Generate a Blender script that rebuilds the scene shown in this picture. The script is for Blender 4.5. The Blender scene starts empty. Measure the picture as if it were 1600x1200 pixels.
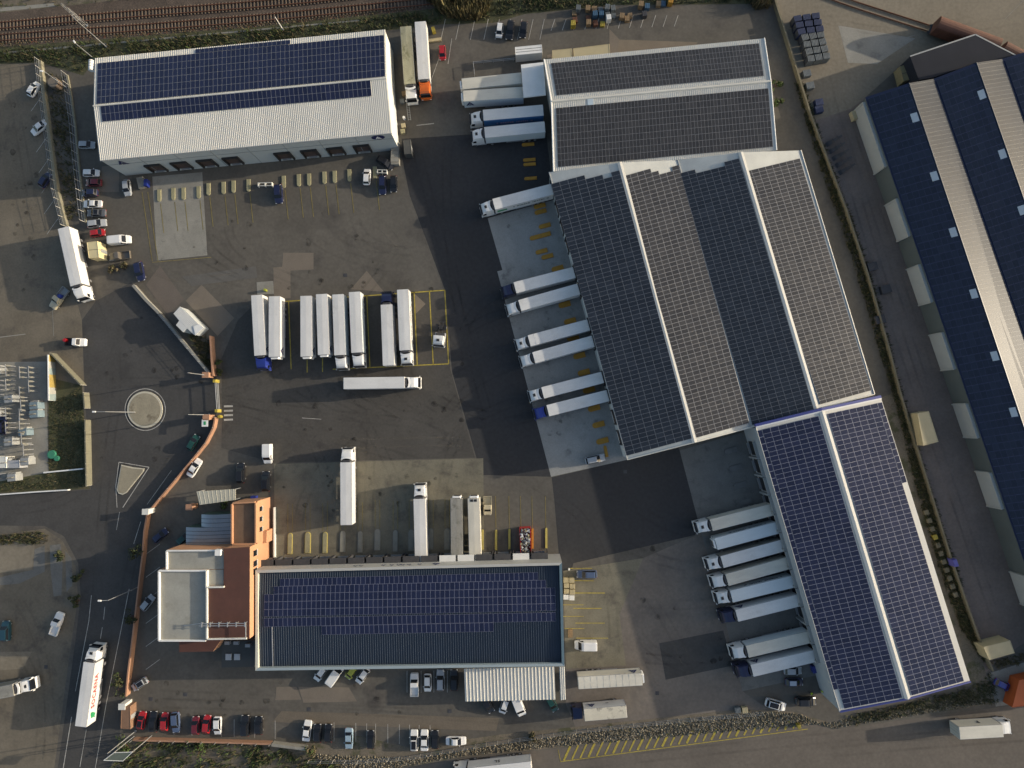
import bpy, bmesh, math, random
from mathutils import Vector, Matrix, Quaternion
RND = random.Random(11)
scene = bpy.context.scene
COL = scene.collection

# ------------------------------------------------------------------ camera
FPX, PCX, PCY = 932.0, 800.0, 600.0        # focal length and centre for a 1600x1200 frame
CAM_H = 135.0                              # drone height
NADIR = (822.0, 652.0)                     # where straight down falls in the frame
_n = Vector(((NADIR[0]-PCX)/FPX, -(NADIR[1]-PCY)/FPX, -1)).normalized()
CAM_Q = _n.rotation_difference(Vector((0, 0, -1)))
cd = bpy.data.cameras.new('camera'); cam = bpy.data.objects.new('camera', cd); COL.objects.link(cam)
cam.location = (0, 0, CAM_H); cam.rotation_mode = 'QUATERNION'; cam.rotation_quaternion = CAM_Q
cd.sensor_width = 36; cd.lens = FPX/1600*36; cd.clip_end = 3000; cd.clip_start = 1
scene.camera = cam

# ------------------------------------------------------------------ sky and sun
SUN_EL = math.radians(12.5)
SUN_TO = Vector((18.0, 3.0, 0)).normalized()          # towards the sun on the ground plane
wd = bpy.data.worlds.new('World'); scene.world = wd; wd.use_nodes = True
nt = wd.node_tree; bg = nt.nodes['Background']
sky = nt.nodes.new('ShaderNodeTexSky'); sky.sky_type = 'NISHITA'; sky.sun_disc = False
sky.sun_elevation = SUN_EL; sky.sun_rotation = math.atan2(SUN_TO.x, SUN_TO.y)
sky.air_density = 1.0; sky.dust_density = 3.0; sky.ozone_density = 1.0
nt.links.new(sky.outputs[0], bg.inputs[0]); bg.inputs[1].default_value = 0.15
sd = bpy.data.lights.new('sun', 'SUN'); sun = bpy.data.objects.new('sun', sd); COL.objects.link(sun)
sd.energy = 3.8; sd.angle = math.radians(0.5); sd.color = (1.0, 0.88, 0.70)
_d = Vector((SUN_TO.x*math.cos(SUN_EL), SUN_TO.y*math.cos(SUN_EL), math.sin(SUN_EL)))
sun.rotation_mode = 'QUATERNION'; sun.rotation_quaternion = _d.to_track_quat('Z', 'Y')
sun.location = (60, 10, 60)
vs = scene.view_settings
vs.view_transform = 'Standard'; vs.look = 'None'; vs.exposure = 0.5; vs.gamma = 1.0; vs.use_curve_mapping = False

# ------------------------------------------------------------------ helpers
def W(x, y, z=0.0):
    d = CAM_Q @ Vector(((x-PCX)/FPX, -(y-PCY)/FPX, -1))
    t = (CAM_H-z)/-d.z
    return Vector((d.x*t, d.y*t, z))

def WP(pts, z=0.0):
    return [W(x, y, z) for x, y in pts]

MATS = {}
def mat(name, col, rough=0.7, var=0.12, scale=1.5, metal=0.0, fine=0.0, spec=0.5, bump=0.0, streak=None, coat=0.0, stain=None):
    """Principled material whose colour varies with two noises (wear and grain)."""
    if name in MATS: return MATS[name]
    m = bpy.data.materials.new(name); m.use_nodes = True; MATS[name] = m
    t = m.node_tree; N = t.nodes; L = t.links
    p = N['Principled BSDF']
    p.inputs['Roughness'].default_value = rough; p.inputs['Metallic'].default_value = metal
    p.inputs['Specular IOR Level'].default_value = spec
    if coat: p.inputs['Coat Weight'].default_value = coat; p.inputs['Coat Roughness'].default_value = 0.08
    p.inputs['Base Color'].default_value = (*col, 1)
    if var <= 0 and fine <= 0: return m
    tc = N.new('ShaderNodeTexCoord'); oi = N.new('ShaderNodeObjectInfo')
    ad = N.new('ShaderNodeVectorMath'); ad.operation = 'MULTIPLY_ADD'
    cx = N.new('ShaderNodeCombineXYZ')
    for i in range(3): L.new(oi.outputs['Random'], cx.inputs[i])
    L.new(cx.outputs[0], ad.inputs[0]); ad.inputs[1].default_value = (91, 57, 33); L.new(tc.outputs['Object'], ad.inputs[2])
    vec = ad.outputs[0]
    if streak:
        mp = N.new('ShaderNodeMapping'); mp.inputs['Scale'].default_value = streak; L.new(vec, mp.inputs[0]); vs_ = mp.outputs[0]
    else: vs_ = vec
    n1 = N.new('ShaderNodeTexNoise'); n1.inputs['Scale'].default_value = scale; n1.inputs['Detail'].default_value = 6; n1.inputs['Roughness'].default_value = 0.62
    L.new(vs_, n1.inputs['Vector'])
    mr = N.new('ShaderNodeMapRange'); mr.inputs[1].default_value = 0.28; mr.inputs[2].default_value = 0.72
    mr.inputs[3].default_value = 1-var; mr.inputs[4].default_value = 1+var
    L.new(n1.outputs['Fac'], mr.inputs[0])
    out = mr.outputs[0]
    if fine > 0:
        n2 = N.new('ShaderNodeTexNoise'); n2.inputs['Scale'].default_value = scale*14; n2.inputs['Detail'].default_value = 4
        L.new(vec, n2.inputs['Vector'])
        m2 = N.new('ShaderNodeMapRange'); m2.inputs[1].default_value = 0.3; m2.inputs[2].default_value = 0.7
        m2.inputs[3].default_value = 1-fine; m2.inputs[4].default_value = 1+fine
        L.new(n2.outputs['Fac'], m2.inputs[0])
        mm = N.new('ShaderNodeMath'); mm.operation = 'MULTIPLY'; L.new(out, mm.inputs[0]); L.new(m2.outputs[0], mm.inputs[1]); out = mm.outputs[0]
        if bump:
            b = N.new('ShaderNodeBump'); b.inputs['Strength'].default_value = bump; b.inputs['Distance'].default_value = 0.04
            L.new(n2.outputs['Fac'], b.inputs['Height']); L.new(b.outputs[0], p.inputs['Normal'])
    sc = N.new('ShaderNodeVectorMath'); sc.operation = 'SCALE'; sc.inputs[0].default_value = col; L.new(out, sc.inputs['Scale'])
    res = sc.outputs[0]
    if stain:                                   # (colour, scale, low, high): blotches with a shape of their own
        n3 = N.new('ShaderNodeTexNoise'); n3.inputs['Scale'].default_value = stain[1]; n3.inputs['Detail'].default_value = 5; n3.inputs['Distortion'].default_value = 0.1; n3.inputs['Roughness'].default_value = 0.68
        L.new(vec, n3.inputs['Vector'])
        m3 = N.new('ShaderNodeMapRange'); m3.inputs[1].default_value = stain[2]; m3.inputs[2].default_value = stain[3]; m3.interpolation_type = 'SMOOTHSTEP'
        L.new(n3.outputs['Fac'], m3.inputs[0])
        mx = N.new('ShaderNodeMix'); mx.data_type = 'RGBA'; L.new(m3.outputs[0], mx.inputs['Factor'])
        L.new(res, mx.inputs['A']); mx.inputs['B'].default_value = (*stain[0], 1); res = mx.outputs['Result']
    L.new(res, p.inputs['Base Color'])
    return m

class MB:
    """Collects geometry for one mesh object."""
    def __init__(s): s.v = []; s.f = []; s.m = []
    def face(s, pts, m=0):
        b = len(s.v); s.v += [tuple(p) for p in pts]; s.f.append(tuple(range(b, b+len(pts)))); s.m.append(m)
    def box(s, c, d, m=0, rz=0.0, top=None, M=None):
        hx, hy, hz = d[0]/2, d[1]/2, d[2]/2
        P = [Vector((x, y, z)) for z in (-hz, hz) for x, y in ((-hx, -hy), (hx, -hy), (hx, hy), (-hx, hy))]
        if rz: q = Matrix.Rotation(rz, 3, 'Z'); P = [q @ p for p in P]
        P = [p+Vector(c) for p in P]
        if M: P = [M @ p for p in P]
        b = len(s.v); s.v += [tuple(p) for p in P]
        for i, q in enumerate(((3, 2, 1, 0), (4, 5, 6, 7), (0, 1, 5, 4), (1, 2, 6, 5), (2, 3, 7, 6), (3, 0, 4, 7))):
            s.f.append(tuple(b+k for k in q)); s.m.append(top if (i == 1 and top is not None) else m)
        return s
    def prism(s, pts, z0, z1, m=0, top=None, bottom=True):
        """Vertical prism over a 2D outline; z1 may be a list of heights."""
        P = [Vector((p[0], p[1])) for p in pts]
        a = sum(P[i].x*P[(i+1) % len(P)].y-P[(i+1) % len(P)].x*P[i].y for i in range(len(P)))
        zz = z1 if isinstance(z1, (list, tuple)) else [z1]*len(P)
        if a < 0: P = P[::-1]; zz = list(zz)[::-1]
        n = len(P); b = len(s.v)
        s.v += [(p.x, p.y, z0) for p in P]+[(p.x, p.y, z) for p, z in zip(P, zz)]
        for i in range(n):
            j = (i+1) % n; s.f.append((b+i, b+j, b+n+j, b+n+i)); s.m.append(m)
        s.f.append(tuple(b+n+i for i in range(n))); s.m.append(m if top is None else top)
        if bottom: s.f.append(tuple(b+i for i in reversed(range(n)))); s.m.append(m)
        return s
    def cyl(s, p0, p1, r0, r1=None, n=10, m=0, cap=True):
        p0, p1 = Vector(p0), Vector(p1); r1 = r0 if r1 is None else r1
        ax = (p1-p0).normalized(); t = ax.orthogonal().normalized(); u = ax.cross(t); b = len(s.v)
        for p, r in ((p0, r0), (p1, r1)):
            for k in range(n):
                a = 2*math.pi*k/n; s.v.append(tuple(p+(t*math.cos(a)+u*math.sin(a))*r))
        for k in range(n):
            j = (k+1) % n; s.f.append((b+k, b+j, b+n+j, b+n+k)); s.m.append(m)
        if cap:
            s.f.append(tuple(b+n+k for k in range(n))); s.m.append(m); s.f.append(tuple(b+k for k in reversed(range(n)))); s.m.append(m)
        return s
    def loft(s, rings, m=0, cap=True, fm=None):
        b = len(s.v); n = len(rings[0])
        for r in rings: s.v += [tuple(p) for p in r]
        for i in range(len(rings)-1):
            for k in range(n):
                j = (k+1) % n; s.f.append((b+i*n+k, b+i*n+j, b+(i+1)*n+j, b+(i+1)*n+k)); s.m.append(fm(i, k) if fm else m)
        if cap:
            s.f.append(tuple(b+k for k in reversed(range(n)))); s.m.append(m)
            e = b+(len(rings)-1)*n; s.f.append(tuple(e+k for k in range(n))); s.m.append(m)
        return s
    def mesh(s, name, mats, smooth=False, bevel=0.0, off=None):
        me = bpy.data.meshes.new(name)
        v = [(x-off[0], y-off[1], z-off[2]) for x, y, z in s.v] if off is not None else s.v
        me.from_pydata(v, [], s.f)
        for x in mats: me.materials.append(x)
        me.polygons.foreach_set('material_index', s.m)
        bm = bmesh.new(); bm.from_mesh(me)
        bmesh.ops.remove_doubles(bm, verts=bm.verts, dist=1e-4)
        bmesh.ops.recalc_face_normals(bm, faces=bm.faces)
        if bevel: bmesh.ops.bevel(bm, geom=bm.edges[:], offset=bevel, segments=1, affect='EDGES', clamp_overlap=True)
        bm.to_mesh(me); bm.free()
        if smooth: me.polygons.foreach_set('use_smooth', [True]*len(me.polygons))
        me.update(); return me
    def raw(s, name, mats, off=None):             # no clean-up: for leaves, stones, grass
        me = bpy.data.meshes.new(name)
        v = [(x-off[0], y-off[1], z-off[2]) for x, y, z in s.v] if off is not None else s.v
        me.from_pydata(v, [], s.f)
        for x in mats: me.materials.append(x)
        me.polygons.foreach_set('material_index', s.m); me.update(); return me
    def build(s, name, mats, parent=None, world=True, smooth=False, bevel=0.0, raw=False):
        mats = mats if isinstance(mats, (list, tuple)) else [mats]
        off = parent.location if (parent is not None and world) else None
        if off is not None and parent.parent is not None: off = off+parent.parent.location
        me = s.raw(name, mats, off) if raw else s.mesh(name, mats, smooth, bevel, off)
        return put(name, me, parent)

def put(name, me, parent=None, loc=(0, 0, 0), rz=0.0, mats=None):
    o = bpy.data.objects.new(name, me); COL.objects.link(o)
    o.location = loc
    if rz: o.rotation_euler = (0, 0, rz)
    if parent is not None: o.parent = parent
    if mats:
        for i, x in mats.items(): o.material_slots[i].link = 'OBJECT'; o.material_slots[i].material = x
    return o

def tag(o, label, cat, group=None, kind=None):
    if label: o['label'] = label
    if cat: o['category'] = cat
    if group: o['group'] = group
    if kind: o['kind'] = kind
    return o

def thing(name, label, cat, loc=(0, 0, 0), rz=0.0, group=None):
    o = bpy.data.objects.new(name, None); COL.objects.link(o); o.location = loc
    if rz: o.rotation_euler = (0, 0, rz)
    o.empty_display_size = 0.5
    return tag(o, label, cat, group)

ORD = ['first', 'second', 'third', 'fourth', 'fifth', 'sixth', 'seventh', 'eighth', 'ninth', 'tenth', 'eleventh', 'twelfth', 'thirteenth',
       'fourteenth', 'fifteenth', 'sixteenth', 'seventeenth', 'eighteenth', 'nineteenth', 'twentieth']

SHEETS = [0]
def sheet(name, pts, m, z=None, kind='structure'):
    """A flat piece of ground: its own thin sheet a few millimetres above the one before."""
    SHEETS[0] += 1
    zz = 0.004*SHEETS[0] if z is None else z
    b = MB(); P = WP(pts, 0)
    a = sum(P[i].x*P[(i+1) % len(P)].y-P[(i+1) % len(P)].x*P[i].y for i in range(len(P)))
    if a < 0: P = P[::-1]
    b.face([(p.x, p.y, zz) for p in P]); o = put(name, b.raw(name, [m])); o['kind'] = kind
    return o

def stripe_mb(mb, a, b, w, z, m=0):
    a, b = Vector(a[:2]), Vector(b[:2]); d = (b-a).normalized(); n = Vector((-d.y, d.x))*w/2
    mb.face([(*(a-n), z), (*(b-n), z), (*(b+n), z), (*(a+n), z)], m)

def inpoly(x, y, P):
    c = False; n = len(P); j = n-1
    for i in range(n):
        if (P[i][1] > y) != (P[j][1] > y) and x < (P[j][0]-P[i][0])*(y-P[i][1])/(P[j][1]-P[i][1])+P[i][0]: c = not c
        j = i
    return c

def rand_in(P):
    x0, x1 = min(p[0] for p in P), max(p[0] for p in P); y0, y1 = min(p[1] for p in P), max(p[1] for p in P)
    while True:
        x, y = RND.uniform(x0, x1), RND.uniform(y0, y1)
        if inpoly(x, y, P): return x, y

# ------------------------------------------------------------------ materials
ASPH = mat('old_asphalt', (0.108, 0.099, 0.085), 0.9, 0.16, 0.11, fine=0.10, spec=0.25, stain=((0.06, 0.055, 0.052), 0.12, 0.50, 0.82))
ASPH2 = mat('worn_asphalt', (0.15, 0.13, 0.10), 0.9, 0.16, 0.16, fine=0.10, spec=0.25, stain=((0.055, 0.052, 0.05), 0.2, 0.5, 0.85))
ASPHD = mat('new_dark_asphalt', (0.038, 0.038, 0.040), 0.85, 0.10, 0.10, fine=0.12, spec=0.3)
ROADM = mat('road_asphalt', (0.062, 0.060, 0.058), 0.88, 0.16, 0.14, fine=0.10, spec=0.3, stain=((0.042, 0.041, 0.041), 0.16, 0.48, 0.82))  # base colour lowered to hold the long shadows across the road
CONC = mat('pale_concrete', (0.25, 0.24, 0.21), 0.85, 0.14, 0.22, fine=0.08, spec=0.3, stain=((0.14, 0.13, 0.12), 0.35, 0.5, 0.85))
CONCD = mat('dock_concrete', (0.265, 0.265, 0.252), 0.85, 0.12, 0.22, fine=0.08, spec=0.3, stain=((0.10, 0.10, 0.10), 0.4, 0.52, 0.85))
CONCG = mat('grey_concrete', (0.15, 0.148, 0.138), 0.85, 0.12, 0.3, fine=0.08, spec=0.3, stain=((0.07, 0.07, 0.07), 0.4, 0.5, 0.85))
CONCO = mat('olive_concrete', (0.172, 0.158, 0.118), 0.87, 0.16, 0.25, fine=0.10, spec=0.3, stain=((0.075, 0.068, 0.058), 0.3, 0.45, 0.85))
PATCH = mat('tan_patch', (0.16, 0.135, 0.108), 0.9, 0.08, 0.4, fine=0.08)
EARTH = mat('bare_earth', (0.14, 0.118, 0.088), 0.95, 0.25, 0.25, fine=0.2, bump=0.3, stain=((0.07, 0.07, 0.035), 0.35, 0.5, 0.65))
SANDY = mat('sandy_ground', (0.19, 0.165, 0.125), 0.95, 0.14, 0.1, fine=0.12)
BALLAST = mat('ballast', (0.082, 0.062, 0.048), 0.95, 0.25, 0.3, fine=0.4, bump=0.5)
GRASSG = mat('grassy_soil', (0.060, 0.062, 0.030), 0.95, 0.3, 0.3, fine=0.3, bump=0.4, stain=((0.11, 0.09, 0.05), 0.4, 0.55, 0.7))
YEL = mat('yellow_paint', (0.34, 0.27, 0.04), 0.7, 0.35, 1.2, fine=0.25)
YELF = mat('faded_yellow_paint', (0.21, 0.17, 0.055), 0.8, 0.35, 0.8, fine=0.3)
WPAINT = mat('white_line_paint', (0.42, 0.40, 0.36), 0.7, 0.35, 0.8, fine=0.3)
WHITE = mat('white_panel', (0.72, 0.72, 0.70), 0.45, 0.06, 0.5, fine=0.03)
WROOF = mat('white_roof_sheet', (0.60, 0.585, 0.53), 0.5, 0.08, 0.25, fine=0.04, streak=(1, 0.12, 1), stain=((0.48, 0.46, 0.41), 0.1, 0.5, 0.9))
WALLW = mat('cream_wall', (0.60, 0.60, 0.56), 0.7, 0.07, 0.3, fine=0.04)
WALLG = mat('grey_green_wall', (0.45, 0.475, 0.47), 0.6, 0.06, 0.4, fine=0.03)
GREYM = mat('grey_metal', (0.30, 0.31, 0.31), 0.5, 0.1, 0.6, metal=0.2)
ALU = mat('aluminium_frame', (0.27, 0.275, 0.29), 0.5, 0.0, metal=0.2)
GLASS1 = mat('sky_glare_cells', (0.026, 0.031, 0.040), 0.22, 0.18, 0.35, spec=0.5)  # base raised to hold the sky glare on the left-facing central slopes
GLASS2 = mat('blue_cells', (0.013, 0.017, 0.046), 0.22, 0.15, 0.35, spec=0.5)
GLASS4 = mat('deep_blue_cells', (0.011, 0.018, 0.036), 0.24, 0.15, 0.35, spec=0.5)
GLASS3 = mat('grey_and_sunlit_cells', (0.036, 0.035, 0.036), 0.32, 0.15, 0.35, spec=0.5)  # own tone on the gable warehouse; sunlight painted in on central right-facing slopes
def per_panel(m, amt):                       # each module a slightly different tone
    N, L = m.node_tree.nodes, m.node_tree.links; P = N['Principled BSDF']; src = P.inputs['Base Color'].links[0].from_socket
    g_ = N.new('ShaderNodeNewGeometry'); oi = N.new('ShaderNodeObjectInfo'); ad = N.new('ShaderNodeMath'); ad.operation = 'ADD'
    L.new(g_.outputs['Random Per Island'], ad.inputs[0]); L.new(oi.outputs['Random'], ad.inputs[1])
    fr = N.new('ShaderNodeMath'); fr.operation = 'FRACT'; L.new(ad.outputs[0], fr.inputs[0])
    mr = N.new('ShaderNodeMapRange'); mr.inputs[3].default_value = 1-amt; mr.inputs[4].default_value = 1+amt; L.new(fr.outputs[0], mr.inputs[0])
    sc = N.new('ShaderNodeVectorMath'); sc.operation = 'SCALE'; L.new(src, sc.inputs[0]); L.new(mr.outputs[0], sc.inputs['Scale']); L.new(sc.outputs[0], P.inputs['Base Color'])
    m2 = N.new('ShaderNodeMapRange'); m2.inputs[3].default_value = .23; m2.inputs[4].default_value = .29; L.new(fr.outputs[0], m2.inputs[0]); L.new(m2.outputs[0], P.inputs['Roughness'])
for m_ in (GLASS1, GLASS2, GLASS3, GLASS4): per_panel(m_, 0.13)
DARKM = mat('black_rubber', (0.022, 0.022, 0.024), 0.8, 0.2, 2.0)
BLACK = mat('black_plastic', (0.016, 0.016, 0.018), 0.5, 0.0)
WINGL = mat('window_glass', (0.010, 0.012, 0.016), 0.08, 0.0, spec=0.4)
RIM = mat('wheel_rim', (0.30, 0.30, 0.31), 0.4, 0.0, metal=0.5)
CHASS = mat('chassis_grey', (0.05, 0.05, 0.055), 0.7, 0.2, 1.0)
STEEL = mat('galvanised_steel', (0.38, 0.39, 0.40), 0.45, 0.1, 1.0, metal=0.5)
WOOD = mat('pallet_wood', (0.24, 0.165, 0.09), 0.85, 0.25, 1.5, fine=0.2)
RUST = mat('rusty_steel', (0.13, 0.055, 0.032), 0.85, 0.3, 0.8, fine=0.2)
ORANGEW = mat('salmon_render', (0.44, 0.235, 0.132), 0.8, 0.08, 0.4, fine=0.05)
BRROOF = mat('red_brown_roof', (0.084, 0.034, 0.024), 0.75, 0.16, 0.4, fine=0.1, stain=((0.075, 0.035, 0.026), 0.35, 0.5, 0.8))
BRFLAT = mat('brown_felt', (0.15, 0.095, 0.06), 0.85, 0.18, 0.5, fine=0.1)
GRROOF = mat('grey_flat_roof', (0.29, 0.285, 0.25), 0.8, 0.14, 0.25, fine=0.06, stain=((0.20, 0.19, 0.155), 0.3, 0.5, 0.85))
CREAMC = mat('cream_metal', (0.58, 0.50, 0.29), 0.55, 0.06, 0.5)
BEIGEC = mat('beige_container', (0.42, 0.36, 0.22), 0.6, 0.08, 0.5)
BLUET = mat('blue_trim', (0.045, 0.06, 0.24), 0.5, 0.0)
SLATE = mat('dark_corrugated_roof', (0.022, 0.034, 0.054), 0.45, 0.10, 0.3, metal=0.1)
WALLB = mat('beige_block_wall', (0.165, 0.145, 0.095), 0.9, 0.2, 0.6, fine=0.1)
DEFN = mat('graphite_roof', (0.030, 0.032, 0.040), 0.92, 0.08, 0.3, spec=0.1)
LOGOB = mat('navy_logo', (0.012, 0.018, 0.085), 0.5, 0.0)
REDL = mat('red_lettering', (0.33, 0.03, 0.03), 0.5, 0.0)
GREENL = mat('green_logo', (0.03, 0.26, 0.10), 0.5, 0.0)
LAMPW = mat('lamp_head_white', (0.8, 0.8, 0.78), 0.3, 0.0)
def paint(name, c, rough=0.28): return mat('paint_'+name, c, rough, 0.05, 1.0, spec=0.5, coat=0.4)
CARC = {'white': paint('white', (0.70, 0.70, 0.69)), 'silver': paint('silver', (0.34, 0.36, 0.38)), 'black': paint('black', (0.012, 0.012, 0.014)),
        'navy': paint('navy', (0.014, 0.018, 0.055)), 'red': paint('red', (0.33, 0.016, 0.020)), 'darkred': paint('darkred', (0.13, 0.014, 0.022)),
        'grey': paint('grey', (0.11, 0.115, 0.125)), 'green': paint('green', (0.012, 0.055, 0.045)), 'lime': paint('lime', (0.33, 0.36, 0.045)),
        'lightblue': paint('lightblue', (0.28, 0.38, 0.46)), 'bluegrey': paint('bluegrey', (0.075, 0.105, 0.18)), 'beige': paint('beige', (0.42, 0.38, 0.27)),
        'brown': paint('brown', (0.13, 0.115, 0.095)), 'blue': paint('blue', (0.020, 0.036, 0.22)), 'orange': paint('orange', (0.62, 0.13, 0.018)),
        'teal': paint('teal', (0.015, 0.05, 0.07))}
# ------------------------------------------------------------------ ground
LV = [0]
def zone(name, pts, m, lv):
    LV[0] += 1
    return sheet(name, pts, m, z=0.004*lv+0.0002*LV[0])

b = MB(); b.face([(-900, -900, 0), (900, -900, 0), (900, 900, 0), (-900, 900, 0)])
g = put('ground', b.raw('ground', [ASPH])); g['kind'] = 'structure'
zone('left_yard', [(-500, 100), (57, 100), (66, 150), (75, 225), (84, 300), (100, 370), (112, 440), (128, 500), (132, 640), (-500, 640)], ASPH2, 1)
zone('railway_bed', [(-500, 45), (0, 20), (300, -12), (860, -80), (860, -12), (664, 15), (400, 42), (0, 74), (-500, 112)], BALLAST, 1)
zone('far_bank', [(-500, -200), (860, -200), (860, -80), (300, -12), (0, 20), (-500, 45)], EARTH, 1)
zone('embankment', [(-500, 112), (0, 74), (400, 42), (664, 15), (860, -12), (1210, -40), (1212, 6), (960, 8), (820, 22), (770, 36), (690, 38), (640, 44), (600, 48),
                    (380, 76), (147, 96), (130, 118), (62, 98), (0, 100), (-500, 135)], GRASSG, 1)
zone('road', [(128, 500), (150, 470), (205, 441), (232, 470), (338, 590), (338, 650), (322, 690), (292, 735), (236, 795), (224, 850), (214, 960), (200, 1070), (188, 1140), (160, 1420), (60, 1420),
              (118, 1000), (126, 930), (122, 880), (100, 838), (70, 822), (-500, 815), (-500, 775), (0, 772), (142, 765), (134, 640), (132, 600)], ROADM, 1)
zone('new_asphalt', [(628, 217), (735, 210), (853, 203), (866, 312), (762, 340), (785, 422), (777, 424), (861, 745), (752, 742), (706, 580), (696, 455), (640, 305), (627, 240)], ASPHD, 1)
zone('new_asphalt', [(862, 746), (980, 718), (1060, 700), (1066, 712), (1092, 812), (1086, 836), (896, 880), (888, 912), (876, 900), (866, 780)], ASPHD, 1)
zone('central_yard', [(346, 700), (347, 640), (346, 560), (372, 500), (392, 480), (395, 462), (446, 470), (696, 452), (704, 578), (742, 715), (428, 723)], mat('yard_asphalt', (0.074, 0.069, 0.062), 0.9, 0.16, 0.13, fine=0.1, spec=0.25, stain=((0.058, 0.054, 0.05), 0.25, 0.56, 0.7)), 2)
zone('loading_apron', [(762, 341), (866, 312), (986, 717), (861, 745), (777, 424), (785, 422)], CONCD, 2)
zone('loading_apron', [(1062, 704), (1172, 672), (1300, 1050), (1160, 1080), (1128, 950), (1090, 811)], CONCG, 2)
zone('loading_apron', [(428, 725), (755, 716), (757, 882), (430, 884)], CONCO, 2)
zone('loading_apron', [(238, 276), (316, 269), (324, 399), (245, 407)], CONC, 2)
zone('sandy_yard', [(1212, 0), (1200, -120), (1800, -120), (1800, 140), (1590, 95), (1520, 60), (1422, 90), (1352, 152), (1330, 170), (1268, 190), (1246, 110)], SANDY, 1)
zone('east_lane', [(1268, 190), (1330, 170), (1352, 152), (1640, 980), (1560, 1030), (1540, 1052), (1500, 930), (1400, 610), (1300, 280)], mat('reddish_asphalt', (0.155, 0.125, 0.108), 0.9, 0.16, 0.14, fine=0.1), 1)
zone('southeast_yard', [(884, 1045), (978, 1040), (968, 960), (1005, 872), (1086, 837), (1092, 813), (1128, 950), (1160, 1080), (1200, 1108), (1060, 1121), (900, 1138), (884, 1100)], mat('brown_yard', (0.15, 0.13, 0.112), 0.9, 0.14, 0.13, fine=0.1, stain=((0.10, 0.09, 0.082), 0.15, 0.45, 0.8)), 1)
zone('yard_slab', [(1310, 40), (1430, 60), (1370, 100), (1325, 98)], CONC, 2)
zone('south_road', [(-500, 1520), (560, 1215), (720, 1185), (870, 1170), (1262, 1128), (1300, 1140), (1560, 1105), (1800, 1075), (1800, 1700), (-500, 1700)], mat('brown_road', (0.118, 0.102, 0.086), 0.9, 0.14, 0.12, fine=0.1), 1)
zone('south_verge', [(187, 1156), (430, 1162), (560, 1150), (640, 1168), (780, 1148), (1160, 1108), (1240, 1112), (1300, 1130), (1520, 1078), (1546, 1100), (1300, 1138), (1262, 1127), (870, 1168), (720, 1183), (560, 1213), (300, 1290), (150, 1330), (172, 1200)], EARTH, 2)
zone('side_alley', [(1376, 622), (1398, 612), (1540, 1050), (1560, 1100), (1520, 1080), (1420, 800)], EARTH, 1)
zone('east_corner', [(1545, 1052), (1600, 1035), (1800, 1000), (1800, 1070), (1556, 1104)], CONC, 2)
zone('substation_yard', [(-500, 570), (72, 565), (76, 738), (0, 752), (-500, 800)], CONC, 2)
zone('grass_plot', [(76, 590), (128, 602), (140, 764), (0, 770), (-300, 790), (-300, 770), (0, 752), (76, 738)], GRASSG, 3)
zone('tarmac_lot', [(-500, 838), (0, 835), (70, 826), (98, 845), (118, 885), (122, 935), (112, 1000), (55, 1420), (-500, 1420)], ASPH2, 2)
zone('pale_slab', [(-200, 855), (55, 845), (50, 890), (0, 895), (-200, 900)], SANDY, 3)
zone('pale_patch', [(78, 852), (95, 850), (98, 880), (96, 930), (84, 932), (79, 890)], CONCG, 3)
zone('pale_patch', [(102, 860), (112, 872), (113, 915), (104, 925)], CONCG, 3)
zone('pale_patch', [(54, 858), (70, 852), (70, 893), (30, 912), (-200, 930), (-200, 908), (0, 902), (52, 890)], CONCG, 3)
zone('pale_slab', [(-200, 1022), (50, 1018), (36, 1045), (-200, 1060)], SANDY, 3)
zone('tan_patch', [(442, 395), (490, 395), (490, 421), (454, 423), (454, 466), (428, 466), (427, 418), (441, 417)], PATCH, 3)
zone('tan_patch', [(573, 423), (600, 456), (548, 452)], PATCH, 3)
zone('tan_patch', [(647, 458), (665, 475), (650, 490)], PATCH, 3)
zone('pale_patch', [(401, 441), (427, 439), (428, 459), (402, 460)], CONC, 3)
zone('tan_patch', [(315, 445), (366, 497), (340, 525), (290, 470)], PATCH, 3)
zone('tan_patch', [(228, 445), (250, 415), (288, 468), (262, 492)], mat('brown_patch', (0.125, 0.105, 0.088), 0.9, 0.1, 0.4, fine=0.1), 3)
zone('tan_patch', [(855, 86), (894, 77), (894, 100), (856, 100)], PATCH, 3)
zone('tan_patch', [(952, 45), (968, 62), (965, 90), (952, 90)], PATCH, 3)
zone('tan_patch', [(967, 62), (1090, 66), (1080, 80), (965, 90)], mat('sand_patch', (0.17, 0.14, 0.105), 0.9, 0.1, 0.4, fine=0.1), 3)
zone('grey_patch', [(285, 432), (400, 416), (402, 434), (300, 447)], mat('grey_patch', (0.105, 0.10, 0.092), 0.9, 0.1, 0.4, fine=0.1), 3)
zone('tan_patch', [(432, 1073), (463, 1073), (471, 1093), (430, 1094)], PATCH, 3)
zone('tan_patch', [(466, 1073), (545, 1074), (558, 1096), (474, 1098)], PATCH, 3)
zone('tan_patch', [(440, 1111), (540, 1114), (780, 1122), (775, 1142), (660, 1138), (425, 1128)], mat('warm_patch', (0.135, 0.112, 0.085), 0.9, 0.1, 0.3, fine=0.1), 3)
zone('yard_patch', [(880, 892), (1005, 872), (968, 960), (978, 1040), (884, 1045)], CONCO, 2)
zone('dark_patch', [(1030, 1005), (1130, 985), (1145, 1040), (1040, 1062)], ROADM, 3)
zone('pale_slab', [(0, 12), (84, 5), (86, 10), (0, 18)], CONC, 3)
zone('platform_strip', [(0, 82), (560, 31), (562, 33), (0, 85)], CONC, 3)
zone('footway', [(186, 300), (150, 300), (160, 260), (186, 258)], PATCH, 3)

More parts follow.
